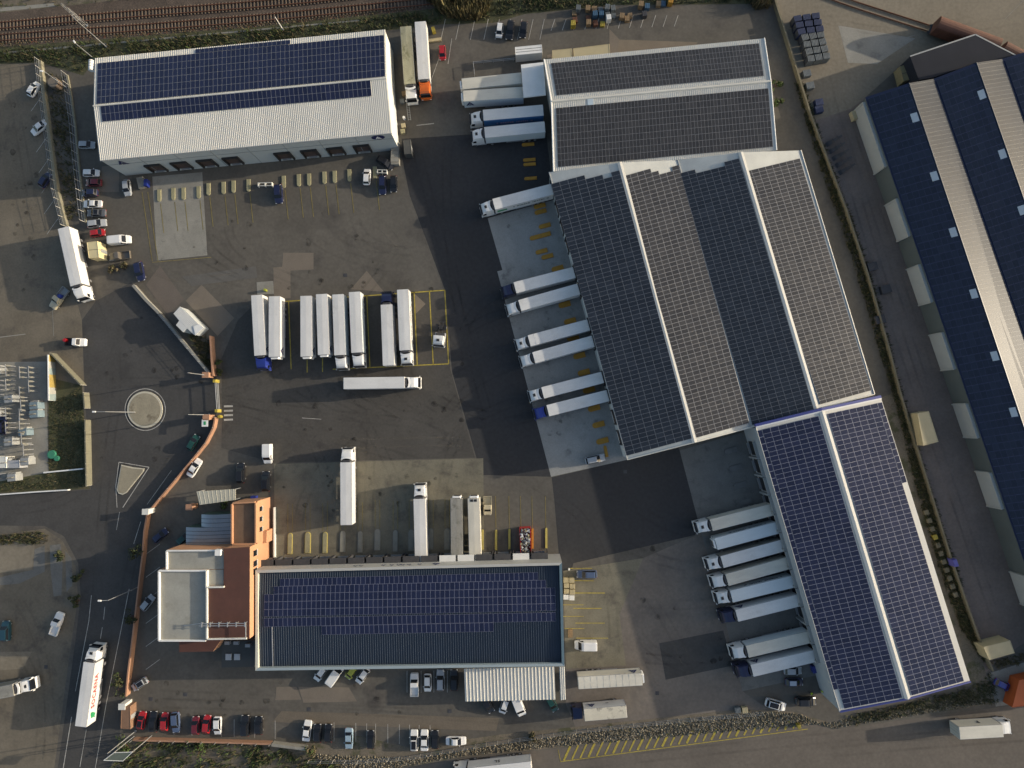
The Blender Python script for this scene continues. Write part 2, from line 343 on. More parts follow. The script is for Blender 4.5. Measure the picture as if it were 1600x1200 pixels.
# ------------------------------------------------------------------ roof and wall builders
def slab3(mb, q, th, m=0, edge=None):
    """A sheet of thickness th under the 3D quad q."""
    q = [Vector(p) for p in q]; lo = [p-Vector((0, 0, th)) for p in q]; n = len(q)
    mb.face(q, m); mb.face(lo[::-1], m if edge is None else edge)
    for i in range(n):
        j = (i+1) % n; mb.face([q[i], lo[i], lo[j], q[j]], m if edge is None else edge)

def walls_mb(mb, pts, zs, m=0):
    n = len(pts)
    for i in range(n):
        j = (i+1) % n; a, c = pts[i], pts[j]
        mb.face([(a.x, a.y, 0), (c.x, c.y, 0), (c.x, c.y, zs[j]), (a.x, a.y, zs[i])], m)

class WallF:
    """A frame on a vertical wall: metres along it, height, metres out."""
    def __init__(s, p0, p1, centre):
        s.p = Vector((p0.x, p0.y, 0)); d = Vector((p1.x-p0.x, p1.y-p0.y, 0)); s.L = d.length; s.d = d.normalized()
        s.n = Vector((s.d.y, -s.d.x, 0))
        if s.n.dot(Vector((centre.x, centre.y, 0))-s.p) > 0: s.n = -s.n
    def at(s, t, z, out=0): return s.p+s.d*t+s.n*out+Vector((0, 0, z))
    def t_of(s, px, py, z): w = W(px, py, z); w.z = 0; return (w-s.p).dot(s.d)
    def box(s, mb, t0, t1, z0, z1, o0, o1, m=0):
        P = [s.at(t, z, o) for z in (z0, z1) for t, o in ((t0, o0), (t1, o0), (t1, o1), (t0, o1))]
        bb = len(mb.v); mb.v += [tuple(p) for p in P]
        for q in ((3, 2, 1, 0), (4, 5, 6, 7), (0, 1, 5, 4), (1, 2, 6, 5), (2, 3, 7, 6), (3, 0, 4, 7)): mb.f.append(tuple(bb+k for k in q)); mb.m.append(m)
    def M(s, t, z, out):                       # matrix: local x along the wall as read from outside, local y up
        x = Vector((0, 0, 1)).cross(s.n); o = s.at(t, z, out)
        return Matrix(((x.x, 0, s.n.x, o.x), (x.y, 0, s.n.y, o.y), (x.z, 1, s.n.z, o.z), (0, 0, 0, 1)))

_pm = {}
def panel_mesh(glass, frame=ALU, fr=0.013):
    k = (glass.name, frame.name, fr)
    if k in _pm: return _pm[k]
    b = MB(); x, y, h = 0.5, 0.5, 0.04; fx, fy = fr*1.9, fr*1.05
    o = [(-x, -y, h), (x, -y, h), (x, y, h), (-x, y, h)]; i = [(-x+fx, -y+fy, h), (x-fx, -y+fy, h), (x-fx, y-fy, h), (-x+fx, y-fy, h)]
    b.face(i, 0)
    for a in range(4):
        c = (a+1) % 4; b.face([o[a], o[c], i[c], i[a]], 1)
        b.face([(o[a][0], o[a][1], 0), (o[c][0], o[c][1], 0), o[c], o[a]], 1)
    me = b.raw('solar_panel', [glass, frame]); _pm[k] = me
    return me

def panels(parent, quad, nu, nv, glass, mask=None, budget=150, gap=0.988, lift=0.10, frame=ALU, fr=0.013, skip=0.0):
    """A grid of modules on the roof quad (start eave, end eave, end ridge, start ridge): nu along, nv up the slope.
    The nearest ones to the camera are objects of their own, the rest one joined part."""
    A, B_, C, D = [Vector(p) for p in quad]; me = panel_mesh(glass, frame, fr); cells = []
    up = (B_-A).cross(D-A).normalized()
    if up.z < 0: up = -up
    for j in range(nv):
        for i in range(nu):
            if mask and not mask(i, j): continue
            u0, u1, v0, v1 = i/nu, (i+1)/nu, j/nv, (j+1)/nv
            P = lambda u, v: (A*(1-u)+B_*u)*(1-v)+(D*(1-u)+C*u)*v
            c = P((u0+u1)/2, (v0+v1)/2); X = P(u1, (v0+v1)/2)-P(u0, (v0+v1)/2); Y = P((u0+u1)/2, v1)-P((u0+u1)/2, v0)
            Z = X.cross(Y).normalized(); s = 1
            if Z.z < 0: Z = -Z
            X = X*gap; Y = Y*gap
            c = c+up*lift-Vector(parent.location)
            M = Matrix(((X.x, Y.x, Z.x, c.x), (X.y, Y.y, Z.y, c.y), (X.z, Y.z, Z.z, c.z), (0, 0, 0, 1)))
            w = c+Vector(parent.location)
            cells.append((math.hypot(w.x, w.y), M))
    cells.sort(key=lambda k: k[0])
    for _, M in cells[:budget]:
        o = put('solar_panel', me, parent); o.matrix_local = M
    rest = cells[budget:]
    if rest:
        mb = MB(); vv = [v.co.copy() for v in me.vertices]; ff = [(tuple(p.vertices), p.material_index) for p in me.polygons]
        for _, M in rest:
            bb = len(mb.v); mb.v += [tuple(M @ v) for v in vv]
            for f, mi in ff: mb.f.append(tuple(bb+k for k in f)); mb.m.append(mi)
        o = put('solar_panel_array', mb.raw('solar_panel_array', [glass, frame]), parent); o['kind'] = 'stuff'

def ribs(parent, quad, pitch, m, w=0.11, h=0.05, name='roof_ribs'):
    """Raised ribs of a metal roof sheet, running up the slope."""
    A, B_, C, D = [Vector(p) for p in quad]; L = (B_-A).length; n = max(2, int(L/pitch)); mb = MB()
    e = (B_-A).normalized(); up = Vector((0, 0, h))
    for i in range(n+1):
        u = (i+0.5)/(n+1); a = A*(1-u)+B_*u; d = D*(1-u)+C*u
        lo = [a-e*w/2, a+e*w/2, d+e*w/2, d-e*w/2]; t = [a-e*w/4+up, a+e*w/4+up, d+e*w/4+up, d-e*w/4+up]
        mb.face(t); mb.face([lo[1], lo[2], t[2], t[1]]); mb.face([lo[3], lo[0], t[0], t[3]]); mb.face([lo[0], lo[1], t[1], t[0]])
    o = mb.build(name, [m], parent, raw=True); o['kind'] = 'stuff'; return o

def lerp(a, c, t): return a+(c-a)*t

def sub(quad, u0, u1, v0, v1):
    A, B_, C, D = [Vector(p) for p in quad]
    P = lambda u, v: (A*(1-u)+B_*u)*(1-v)+(D*(1-u)+C*u)*v
    return [P(u0, v0), P(u1, v0), P(u1, v1), P(u0, v1)]

def logo_a(parent, M, size, m, name='emblem'):
    mb = MB(); d = 0.02
    for P in ([(-.62, 0), (-.30, 0), (.02, .62), (-.02, 1.0)], [(-.02, 1.0), (.02, .62), (.30, 0), (.62, 0)], [(-.22, 0), (.22, 0), (.0, .40)]):
        Q = [M @ Vector((x*size, y*size, 0)) for x, y in P]; n = (M.to_3x3() @ Vector((0, 0, 1)))*d
        mb.face([q+n for q in Q]); k = len(Q)
        for i in range(k): mb.face([Q[i], Q[(i+1) % k], Q[(i+1) % k]+n, Q[i]+n])
    return mb

def text_mesh(txt, size, m, name='lettering'):
    c = bpy.data.curves.new(name, 'FONT'); c.body = txt; c.size = size; c.extrude = 0.012; c.align_x = 'CENTER'; c.offset = 0.045*size/1.75; c.space_character = 1.15; c.resolution_u = 2
    o = bpy.data.objects.new(name, c); COL.objects.link(o)
    dg = bpy.context.evaluated_depsgraph_get(); me = bpy.data.meshes.new_from_object(o.evaluated_get(dg)); me.name = name
    bpy.data.objects.remove(o); me.materials.clear(); me.materials.append(m)
    return me

def dock(parent, wf, t, w, h, z0, depth, fm, im, name='dock_door', lip=True):
    """A loading dock: recessed dark door, black shelter posts and head, dock lip."""
    mb = MB(); wf.box(mb, t-w/2, t+w/2, z0, z0+h, 0.0, 0.03)
    d = mb.build(name, [im], parent)
    mb = MB(); e = 0.35
    wf.box(mb, t-w/2-e, t-w/2, z0-0.2, z0+h+e, 0.002, depth); wf.box(mb, t+w/2, t+w/2+e, z0-0.2, z0+h+e, 0.002, depth)
    wf.box(mb, t-w/2, t+w/2, z0+h, z0+h+e, 0.002, depth)
    mb.build('dock_shelter', [fm], d)
    if lip:
        mb = MB(); wf.box(mb, t-w*0.33, t+w*0.33, z0-0.12, z0+0.05, 0.032, 0.032+depth*0.8)
        mb.build('dock_leveller', [STEEL], d)

# ------------------------------------------------------------------ white-roofed warehouse (upper left)
def wh_nw():
    ze, zr = 8.3, 9.6
    SW, SE, NE, NW = W(156, 251, ze), W(612, 208, ze), W(602, 46, ze), W(148, 91, ze)
    RW, RE = W(146, 166, zr), W(604, 122, zr)
    c = (SW+NE)/2; T = thing('warehouse', 'white corrugated warehouse with eight dark dock doors beside the railway', 'warehouse', (c.x, c.y, 0))
    mb = MB(); ins = 0.15
    pts = [SW, SE, RE, NE, NW, RW]; cc = Vector((c.x, c.y, 0))
    P = [p+(Vector((c.x, c.y, p.z))-p).normalized()*ins for p in pts]
    mb.v = []; walls_mb(mb, P, [ze-.1, ze-.1, zr-.1, ze-.1, ze-.1, zr-.1])
    mb.build('wall', [WALLG], T)
    mb = MB(); walls_mb(mb, [P[1], P[2], P[3]], [ze-.1, zr-.1, ze-.1]); mb.f.pop(); mb.m.pop()
    for k in range(len(mb.v)): v = mb.v[k]; mb.v[k] = (v[0]+0.03, v[1], v[2])
    mb.build('end_cladding', [WALLW], T)
    S = [SW, SE, RE, RW]; Nq = [NW, NE, RE, RW]
    for q in (S, Nq):
        mb = MB(); slab3(mb, q, 0.12); ribs(mb.build('roof', [WROOF], T), q, 0.42, WROOF)
    mb = MB(); mb.cyl(RW+Vector((0, 0, .03)), RE+Vector((0, 0, .03)), 0.22, n=8); mb.build('ridge_cap', [WROOF], T)
    mb = MB(); mb.cyl(SW-Vector((0, 0, .1)), SE-Vector((0, 0, .1)), 0.12, n=6); mb.build('gutter', [GREYM], T)
    panels(T, sub(Nq, 0.012, 0.995, 0.12, 0.97), 64, 6, GLASS2, None, 190)
    panels(T, sub(Nq, 0.35, 0.675, 0.03, 0.115), 21, 1, GLASS2, None, 21)
    panels(T, sub(S, 0.025, 0.945, 0.70, 0.985), 60, 2, GLASS2, None, 85)
    wf = WallF(P[0], P[1], cc)
    for px, py in ((245, 265.5), (285, 262), (325, 258.5), (365, 254.5), (445, 247), (486, 242.5), (526, 239), (567, 234.5)):
        dock(T, wf, wf.t_of(px, py, 2.4), 3.0, 3.0, 1.0, 0.45, BLACK, mat('dock_curtain', (0.07, 0.045, 0.038), 0.8, 0.2, 1.5))
    for k in range(1, 8):
        mb = MB(); wf.box(mb, wf.L*k/8-.05, wf.L*k/8+.05, 0.1, ze-0.4, 0.002, 0.05); mb.build('cladding_joint', [mat('joint_grey', (0.25, 0.27, 0.27), 0.6, 0)], T)
    mb = MB(); wf.box(mb, 0.1, wf.L-0.1, 5.75, 5.87, 0.003, 0.055); mb.build('cladding_joint', [MATS['joint_grey']], T)
    lg = logo_a(T, wf.M(wf.t_of(188, 256, 7), 5.6, 0.06), 1.9, LOGOB); lg.build('emblem', [LOGOB], T)
    M = wf.M(wf.t_of(590.5, 214, 7), 6.9, 0.055); mb = MB()
    P2 = [M @ Vector((1.5*math.cos(a*math.pi/10), .95*math.sin(a*math.pi/10), 0)) for a in range(20)]; mb.face(P2); mb.build('sign_disc', [LOGOB], T, raw=True)
    M = wf.M(wf.t_of(590.5, 214, 7), 6.3, 0.07); lg = logo_a(T, M, 1.15, WHITE); lg.build('emblem', [WHITE], T)
    # side stair tower by the right corner and white tank on the left end
    mb = MB(); q = W(619, 243, 0); mb.box((q.x, q.y, 0.6), (1.9, 5.2, 1.2))
    for k in range(5): mb.box((q.x, q.y+1.8-k*0.9, 1.3+0.12*k), (1.7, 0.8, 0.1))
    mb.build('side_ramp', [CONC], T)
    return T
wh_nw()
TK = thing('water_tank', 'white banded tank against the left end of the white warehouse', 'tank', W(147.5, 108, 0))
q = W(147.5, 108, 0); t = W(143, 103, 8.2)
mb = MB(); mb.cyl(t+Vector((0, -1.1, 0)), t+Vector((0, 1.2, 0)), .58, n=16); mb.build('shell', [WHITE], TK)
for k in range(4):
    mb = MB(); mb.cyl(t+Vector((0, -.9+k*.6, 0)), t+Vector((0, -.82+k*.6, 0)), .61, n=16); mb.build('band', [GREYM], TK)
for k in (-.7, .7):
    mb = MB(); mb.box((t.x, t.y+k, 3.85), (.16, .16, 7.7)); mb.build('leg', [STEEL], TK)

# ------------------------------------------------------------------ gable warehouse with dark modules (upper right of centre)
def wh_ne():
    ze, zr = 6.9, 8.0
    NW, NE, SE, SW = W(850, 93, ze), W(1194, 60, ze), W(1213, 235, 6.6), W(865, 268, 6.6)
    RW, RE = W(861.5, 159, zr), W(1204, 127, zr)
    c = (NW+SE)/2; T = thing('warehouse', 'pale gable warehouse covered in dark modules with white ridge band', 'warehouse', (c.x, c.y, 0))
    P = [p+(Vector((c.x, c.y, p.z))-p).normalized()*0.25 for p in (SW, SE, RE, NE, NW, RW)]
    mb = MB(); walls_mb(mb, P, [6.4, 6.4, zr-.15, ze-.15, ze-.15, zr-.15]); mb.build('wall', [WALLW], T)
    S = [SW, SE, RE, RW]; Nq = [NW, NE, RE, RW]
    for q in (S, Nq):
        mb = MB(); slab3(mb, q, 0.14); ribs(mb.build('roof', [WROOF], T), q, 0.42, WROOF)
    mb = MB(); mb.cyl(RW+Vector((0, 0, .04)), RE+Vector((0, 0, .04)), 0.25, n=8); mb.build('ridge_cap', [WROOF], T)
    panels(T, sub(Nq, 0.028, 0.972, 0.11, 0.87), 62, 6, GLASS3, None, 90)
    panels(T, sub(S, 0.020, 0.985, 0.055, 0.90), 62, 9, GLASS3, None, 210)
    for q0, q1 in ((NW, RW), (RW, SW), (NE, RE), (RE, SE)):
        mb = MB(); d = (q1-q0); mb.cyl(q0+Vector((0, 0, .08)), q1+Vector((0, 0, .08)), 0.16, n=6); mb.build('verge_trim', [WHITE], T)
    wf = WallF(P[5], P[0], c)
    for px, py in ((850, 174), (852, 201), (858, 226), (862, 248)):
        dock(T, wf, wf.t_of(px, py, 2), 2.8, 3.0, 1.0, 0.2, BLACK, MATS['dock_curtain'], lip=False)
    mb = MB(); u = sub(S, 0.165, 0.192, 0.90, 0.985); slab3(mb, [p+Vector((0, 0, .12)) for p in u], 0.1); mb.build('roof_light', [mat('roof_light', (0.42, 0.50, 0.56), 0.3, 0.05)], T)
    # white dock canopy on the left side
    q = WP([(814, 101), (849, 97), (853, 148), (818, 152)], 5.2); mb = MB(); slab3(mb, q, 0.35); mb.build('dock_canopy', [WHITE], T)
    return T
wh_ne()

# ------------------------------------------------------------------ big four-slope warehouse in the centre
def wh_c():
    ze, zr, zv = 6.3, 8.3, 6.4
    WN, WS = W(858, 269, ze), W(980, 718, ze); R1N, R1S = W(968, 254, zr), W(1085, 691, zr)
    VN, VS = W(1059, 250, zv), W(1172, 668, zv); R2N, R2S = W(1157, 238, zr), W(1276, 640, zr); EN, ES = W(1251, 235, ze), W(1366, 616, ze)
    c = (WN+ES)/2; T = thing('warehouse', 'largest central warehouse with four striped slopes of dark modules', 'warehouse', (c.x, c.y, 0))
    pts = [WN, WS, R1S, VS, R2S, ES, EN, R2N, VN, R1N]
    P = [p+(Vector((c.x, c.y, p.z))-p).normalized()*0.3 for p in pts]
    mb = MB(); walls_mb(mb, P, [p.z-.2 for p in pts]); mb.build('wall', [WALLW], T)
    roofm = mat('weathered_white_sheet', (0.50, 0.51, 0.48), 0.5, 0.1, 0.3, fine=0.04)
    Q = [[WN, WS, R1S, R1N], [VN, VS, R1S, R1N], [VN, VS, R2S, R2N], [EN, ES, R2S, R2N]]
    for q in Q:
        mb = MB(); slab3(mb, q, 0.14); mb.build('roof', [roofm], T)
    for a, e in ((R1N, R1S), (R2N, R2S)):
        mb = MB(); d = (e-a).normalized(); n = Vector((-d.y, d.x, 0))*0.55
        for s in (1, -1): mb.face([a+Vector((0, 0, .2)), e+Vector((0, 0, .2)), e+n*s+Vector((0, 0, .09)), a+n*s+Vector((0, 0, .09))])
        mb.build('ridge_cap', [WROOF], T)
    for a, e in ((WN, WS), (EN, ES), (VN, VS)):
        mb = MB(); mb.cyl(a+Vector((0, 0, .06)), e+Vector((0, 0, .06)), 0.15, n=6); mb.build('gutter', [WROOF if a is EN else GREYM], T)
    for a, e in ((WS, R1S), (R1S, VS), (VS, R2S), (R2S, ES)):
        mb = MB(); mb.cyl(a+Vector((0, 0, .05)), e+Vector((0, 0, .05)), 0.14, n=6); mb.build('verge_trim', [WROOF], T)
    def onroof(px, ea, eb, ra, rb):                 # a point of the picture on the slope between eave and ridge
        z = (ea.z+ra.z)/2
        for _ in range(4):
            w = W(*px, z); de = (eb-ea).xy.normalized(); dr = (rb-ra).xy.normalized(); v1, v2 = w.xy-ea.xy, w.xy-ra.xy
            a1 = abs(v1.x*de.y-v1.y*de.x); a2 = abs(v2.x*dr.y-v2.y*dr.x); z = ea.z+(ra.z-ea.z)*a1/(a1+a2)
        return W(*px, z)
    def grid(e0, e1, r0, r1, L4, glass, stag, b, fr=0.013):  # slopes get separate cell colours, with sky glare and sun painted in
        q = [onroof(p, *L4) for p in (e0, e1, r1, r0)]
        panels(T, q, 64, 8, glass, lambda i, j: i >= stag[j], b, fr=fr, lift=0.16)
    grid((861, 288), (979, 712), (966, 260), (1081, 685), (WN, WS, R1N, R1S), GLASS1, (0, 0, 0, 0, 1, 1, 2, 1), 80)
    grid((1058, 252), (1170, 661), (973, 276), (1088, 684), (VN, VS, R1N, R1S), GLASS3, (1, 2, 2, 1, 0, 0, 0, 0), 80, 0.017)
    grid((1063, 271), (1175, 664), (1154, 248), (1271, 639), (VN, VS, R2N, R2S), GLASS1, (0, 0, 1, 1, 1, 1, 0, 0), 80)
    grid((1249, 248), (1361, 610), (1162, 269), (1281, 632), (EN, ES, R2N, R2S), GLASS3, (0, 0, 0, 0, 0, 0, 0, 0), 60, 0.017)
    wf = WallF(P[0], P[1], c)
    for k, (px, py) in enumerate(((862, 297), (870, 326), (878, 355), (886, 384), (896, 428), (904, 455), (918, 510), (926, 536), (940, 592), (948, 620), (958, 652), (966, 684))):
        dock(T, wf, wf.t_of(px, py, 2.5), 2.7, 2.9, 1.1, 0.2, BLACK, MATS['dock_curtain'], lip=False)
    return T
wh_c()

# ------------------------------------------------------------------ lower right warehouse with blue fascia
def wh_se():
    ze, zr = 7.8, 8.9
    WN, WS, EN, ES = W(1181, 668, ze), W(1312, 1112, ze), W(1377, 623, ze), W(1516, 1065, ze)
    RN, RS = W(1284, 643, zr), W(1418, 1092, zr)
    c = (WN+ES)/2; T = thing('warehouse', 'long warehouse of blue modules with blue fascia and a row of docked trailers', 'warehouse', (c.x, c.y, 0))
    pts = [WN, WS, RS, ES, EN, RN]; P = [p+(Vector((c.x, c.y, p.z))-p).normalized()*0.2 for p in pts]
    mb = MB(); walls_mb(mb, P, [p.z-.15 for p in pts]); mb.build('wall', [mat('light_grey_wall', (0.40, 0.41, 0.41), 0.7, 0.07, 0.3)], T)
    A = [WN, WS, RS, RN]; B2 = [EN, ES, RS, RN]
    for q in (A, B2):
        mb = MB(); slab3(mb, q, 0.14); mb.build('roof', [WROOF], T)
    mb = MB(); d = (RS-RN).normalized(); n = Vector((-d.y, d.x, 0))*0.6
    for s in (1, -1): mb.face([RN+Vector((0, 0, .22)), RS+Vector((0, 0, .22)), RS+n*s+Vector((0, 0, .1)), RN+n*s+Vector((0, 0, .1))])
    mb.build('ridge_cap', [WROOF], T)
    for a, e in ((WN, RN), (RN, EN)):
        mb = MB(); d = (e-a).normalized(); n = Vector((-d.y, d.x, 0)); n = n if n.y > 0 else -n
        slab3(mb, [a+n*.75+Vector((0, 0, .2)), e+n*.75+Vector((0, 0, .2)), e+n*.2+Vector((0, 0, .2)), a+n*.2+Vector((0, 0, .2))], 0.7); mb.build('fascia', [BLUET], T)
        mb = MB(); slab3(mb, [a+n*.198+Vector((0, 0, .14)), e+n*.198+Vector((0, 0, .14)), e-n*.1+Vector((0, 0, .14)), a-n*.1+Vector((0, 0, .14))], 0.1); mb.build('verge_trim', [WHITE], T)
    for a, e in ((WS, RS), (RS, ES)):
        mb = MB(); mb.cyl(a, e, 0.22, n=6); mb.build('fascia', [BLUET], T)
    mb = MB(); mb.cyl(WN, WS, 0.16, n=6); mb.build('gutter', [GREYM], T)
    fr = mat('pale_frame', (0.34, 0.35, 0.42), 0.5, 0.0, metal=0.2)
    panels(T, sub(A, 0.012, 0.992, 0.075, 0.93), 60, 7, GLASS2, None, 140, frame=fr, fr=0.013)
    panels(T, sub(A, 0.012, 0.925, 0.006, 0.07), 37, 1, GLASS2, None, 37, frame=fr, fr=0.013)
    panels(T, sub(B2, 0.012, 0.992, 0.095, 0.93), 60, 7, GLASS2, None, 90, frame=fr, fr=0.013)
    panels(T, sub(B2, 0.012, 0.30, 0.015, 0.09), 12, 1, GLASS2, None, 12, frame=fr, fr=0.013)
    wf = WallF(P[0], P[1], c); pm = mat('dock_grey', (0.28, 0.285, 0.28), 0.7, 0.05); t0 = wf.t_of(1176, 700, 2.0)
    for k in range(13):
        t = t0+k*4.02
        if t > wf.L-7: break
        mb = MB(); wf.box(mb, t-1.55, t+1.55, 0.9, 4.6, 0.0, 0.03); dd_ = mb.build('dock_door', [BLACK], T)
        mb = MB(); wf.box(mb, t+1.75, t+2.15, 0.5, 5.0, 0.002, 0.75); mb.build('dock_post', [pm], dd_)
        mb = MB(); wf.box(mb, t-1.7, t+1.7, 4.62, 5.0, 0.002, 0.6); mb.build('dock_hood', [pm], dd_)
        mb = MB(); wf.box(mb, t-1.2, t+1.2, 0.6, 0.88, 0.002, 0.5); mb.build('dock_leveller', [STEEL], dd_)
    return T
wh_se()

# ------------------------------------------------------------------ dark-roofed warehouse at the bottom
def wh_s():
    zp, zr, zi = 8.0, 7.9, 7.2
    NW, NE, SE, SW = W(399, 891, zp), W(878, 879, zp), W(882, 1041, zp), W(399, 1048, zp)
    c = (NW+SE)/2; T = thing('warehouse', 'dark corrugated warehouse with pale parapet below the olive loading apron', 'warehouse', (c.x, c.y, 0))
    pts = [NW, NE, SE, SW]; cv = Vector((c.x, c.y, zp))
    facm = mat('pale_grey_fascia', (0.40, 0.40, 0.38), 0.6, 0.06, 0.3)
    mb = MB(); walls_mb(mb, pts, [zp]*4); mb.build('wall', [facm], T)
    th = 0.55; inn = []
    for p in pts:
        d = Vector((1 if p.x < c.x else -1, 1 if p.y < c.y else -1, 0)); inn.append(p+d*th)
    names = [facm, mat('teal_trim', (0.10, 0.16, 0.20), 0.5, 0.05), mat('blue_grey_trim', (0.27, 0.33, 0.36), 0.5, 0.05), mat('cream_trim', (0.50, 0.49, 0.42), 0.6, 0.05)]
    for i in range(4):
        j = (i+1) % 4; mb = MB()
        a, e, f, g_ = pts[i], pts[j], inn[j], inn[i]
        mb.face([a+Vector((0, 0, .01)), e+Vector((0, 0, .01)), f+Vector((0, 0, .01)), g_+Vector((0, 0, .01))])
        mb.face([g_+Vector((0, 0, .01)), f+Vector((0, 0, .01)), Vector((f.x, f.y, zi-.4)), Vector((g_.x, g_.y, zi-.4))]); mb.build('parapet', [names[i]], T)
    iz = [Vector((p.x, p.y, zi)) for p in inn]; ym = 0.53
    RW = lerp(iz[3], iz[0], ym); RE = lerp(iz[2], iz[1], ym); RW.z = RE.z = zr-0.25
    Nq = [iz[0], iz[1], RE, RW]; S = [iz[3], iz[2], RE, RW]
    for q in (Nq, S):
        mb = MB(); slab3(mb, q, 0.1); ribs(mb.build('roof', [SLATE], T), q, 0.5, SLATE, 0.16, 0.07)
    dk = mat('blue_frame', (0.19, 0.20, 0.27), 0.5, 0.0, metal=0.2)
    pr = [(0.055, 0.955), (0.035, 0.975), (0.008, 0.975), (0.008, 0.985), (0.008, 0.99)]
    lim = ((0.16, 0.33), (0.33, 0.50), (0.50, 0.67), (0.67, 0.84), (0.84, 0.995))
    for (u0, u1), (v0, v1) in zip([(0.07, 0.93), (0.05, 0.955), (0.018, 0.985), (0.018, 0.985), (0.018, 0.985)], lim):
        panels(T, sub(Nq, u0, u1, v0, v1), int(round((u1-u0)*63)), 1, GLASS2, None, 45, frame=dk, fr=0.018)
    panels(T, sub(S, 0.018, 0.985, 0.80, 0.975), 61, 1, GLASS2, None, 45, frame=dk, fr=0.018)
    panels(T, sub(S, 0.21, 0.78, 0.62, 0.797), 36, 1, GLASS2, None, 25, frame=dk, fr=0.018)
    mb = MB(); q = sub(S, 0.043, 0.046, 0.0, 0.8); slab3(mb, [p+Vector((0, 0, .14)) for p in q], 0.1); mb.build('cable_tray', [STEEL], T)
    wf = WallF(NW, NE, c)
    t0 = wf.t_of(419, 880, 3)
    for k in range(16):
        t = t0+k*3.98
        if t > wf.L-1.6: break
        mb = MB(); wf.box(mb, t-1.6, t+1.6, 0.9, 4.2, 0.0, 0.03); dd_ = mb.build('dock_door', [BLACK], T)
        mb = MB(); wf.box(mb, t-1.75, t+1.75, 4.25, 4.55, 0.002, 1.3); mb.build('dock_hood', [WHITE if k in (10, 11, 14) else CHASS], dd_)
        for s in (-1, 1):
            mb = MB(); wf.box(mb, t+s*1.72-.1, t+s*1.72+.1, 0.6, 4.24, 0.002, 1.2); mb.build('dock_cheek', [CHASS], dd_)
        mb = MB(); wf.box(mb, t-1.2, t+1.2, 0.55, 0.9, 0.031, 0.9); mb.build('dock_leveller', [STEEL], dd_)
    # sign on the pale fascia (dark blue letters, unreadable in the photo beyond their rhythm)
    M = wf.M(wf.t_of(681, 886, 7), 5.9, 0.03); lg = logo_a(T, M, 1.5, LOGOB); lg.build('emblem', [LOGOB], T)
    for px_ in (655, 638.5, 628.5, 622, 611, 598, 563, 554):
        M = wf.M(wf.t_of(px_, 886, 7), 5.9, 0.02); mb = MB()
        for P_ in ([(-.42, 0), (-.22, 0), (-.02, 1.25), (-.22, 1.25)], [(-.2, .5), (.42, .5), (.42, .72), (-.15, .72)], [(.22, 0), (.42, 0), (.42, .5), (.22, .5)]): mb.face([M @ Vector((x_, y_, 0)) for x_, y_ in P_])
        mb.build('letter', [LOGOB], T, raw=True)
    return T
wh_s()

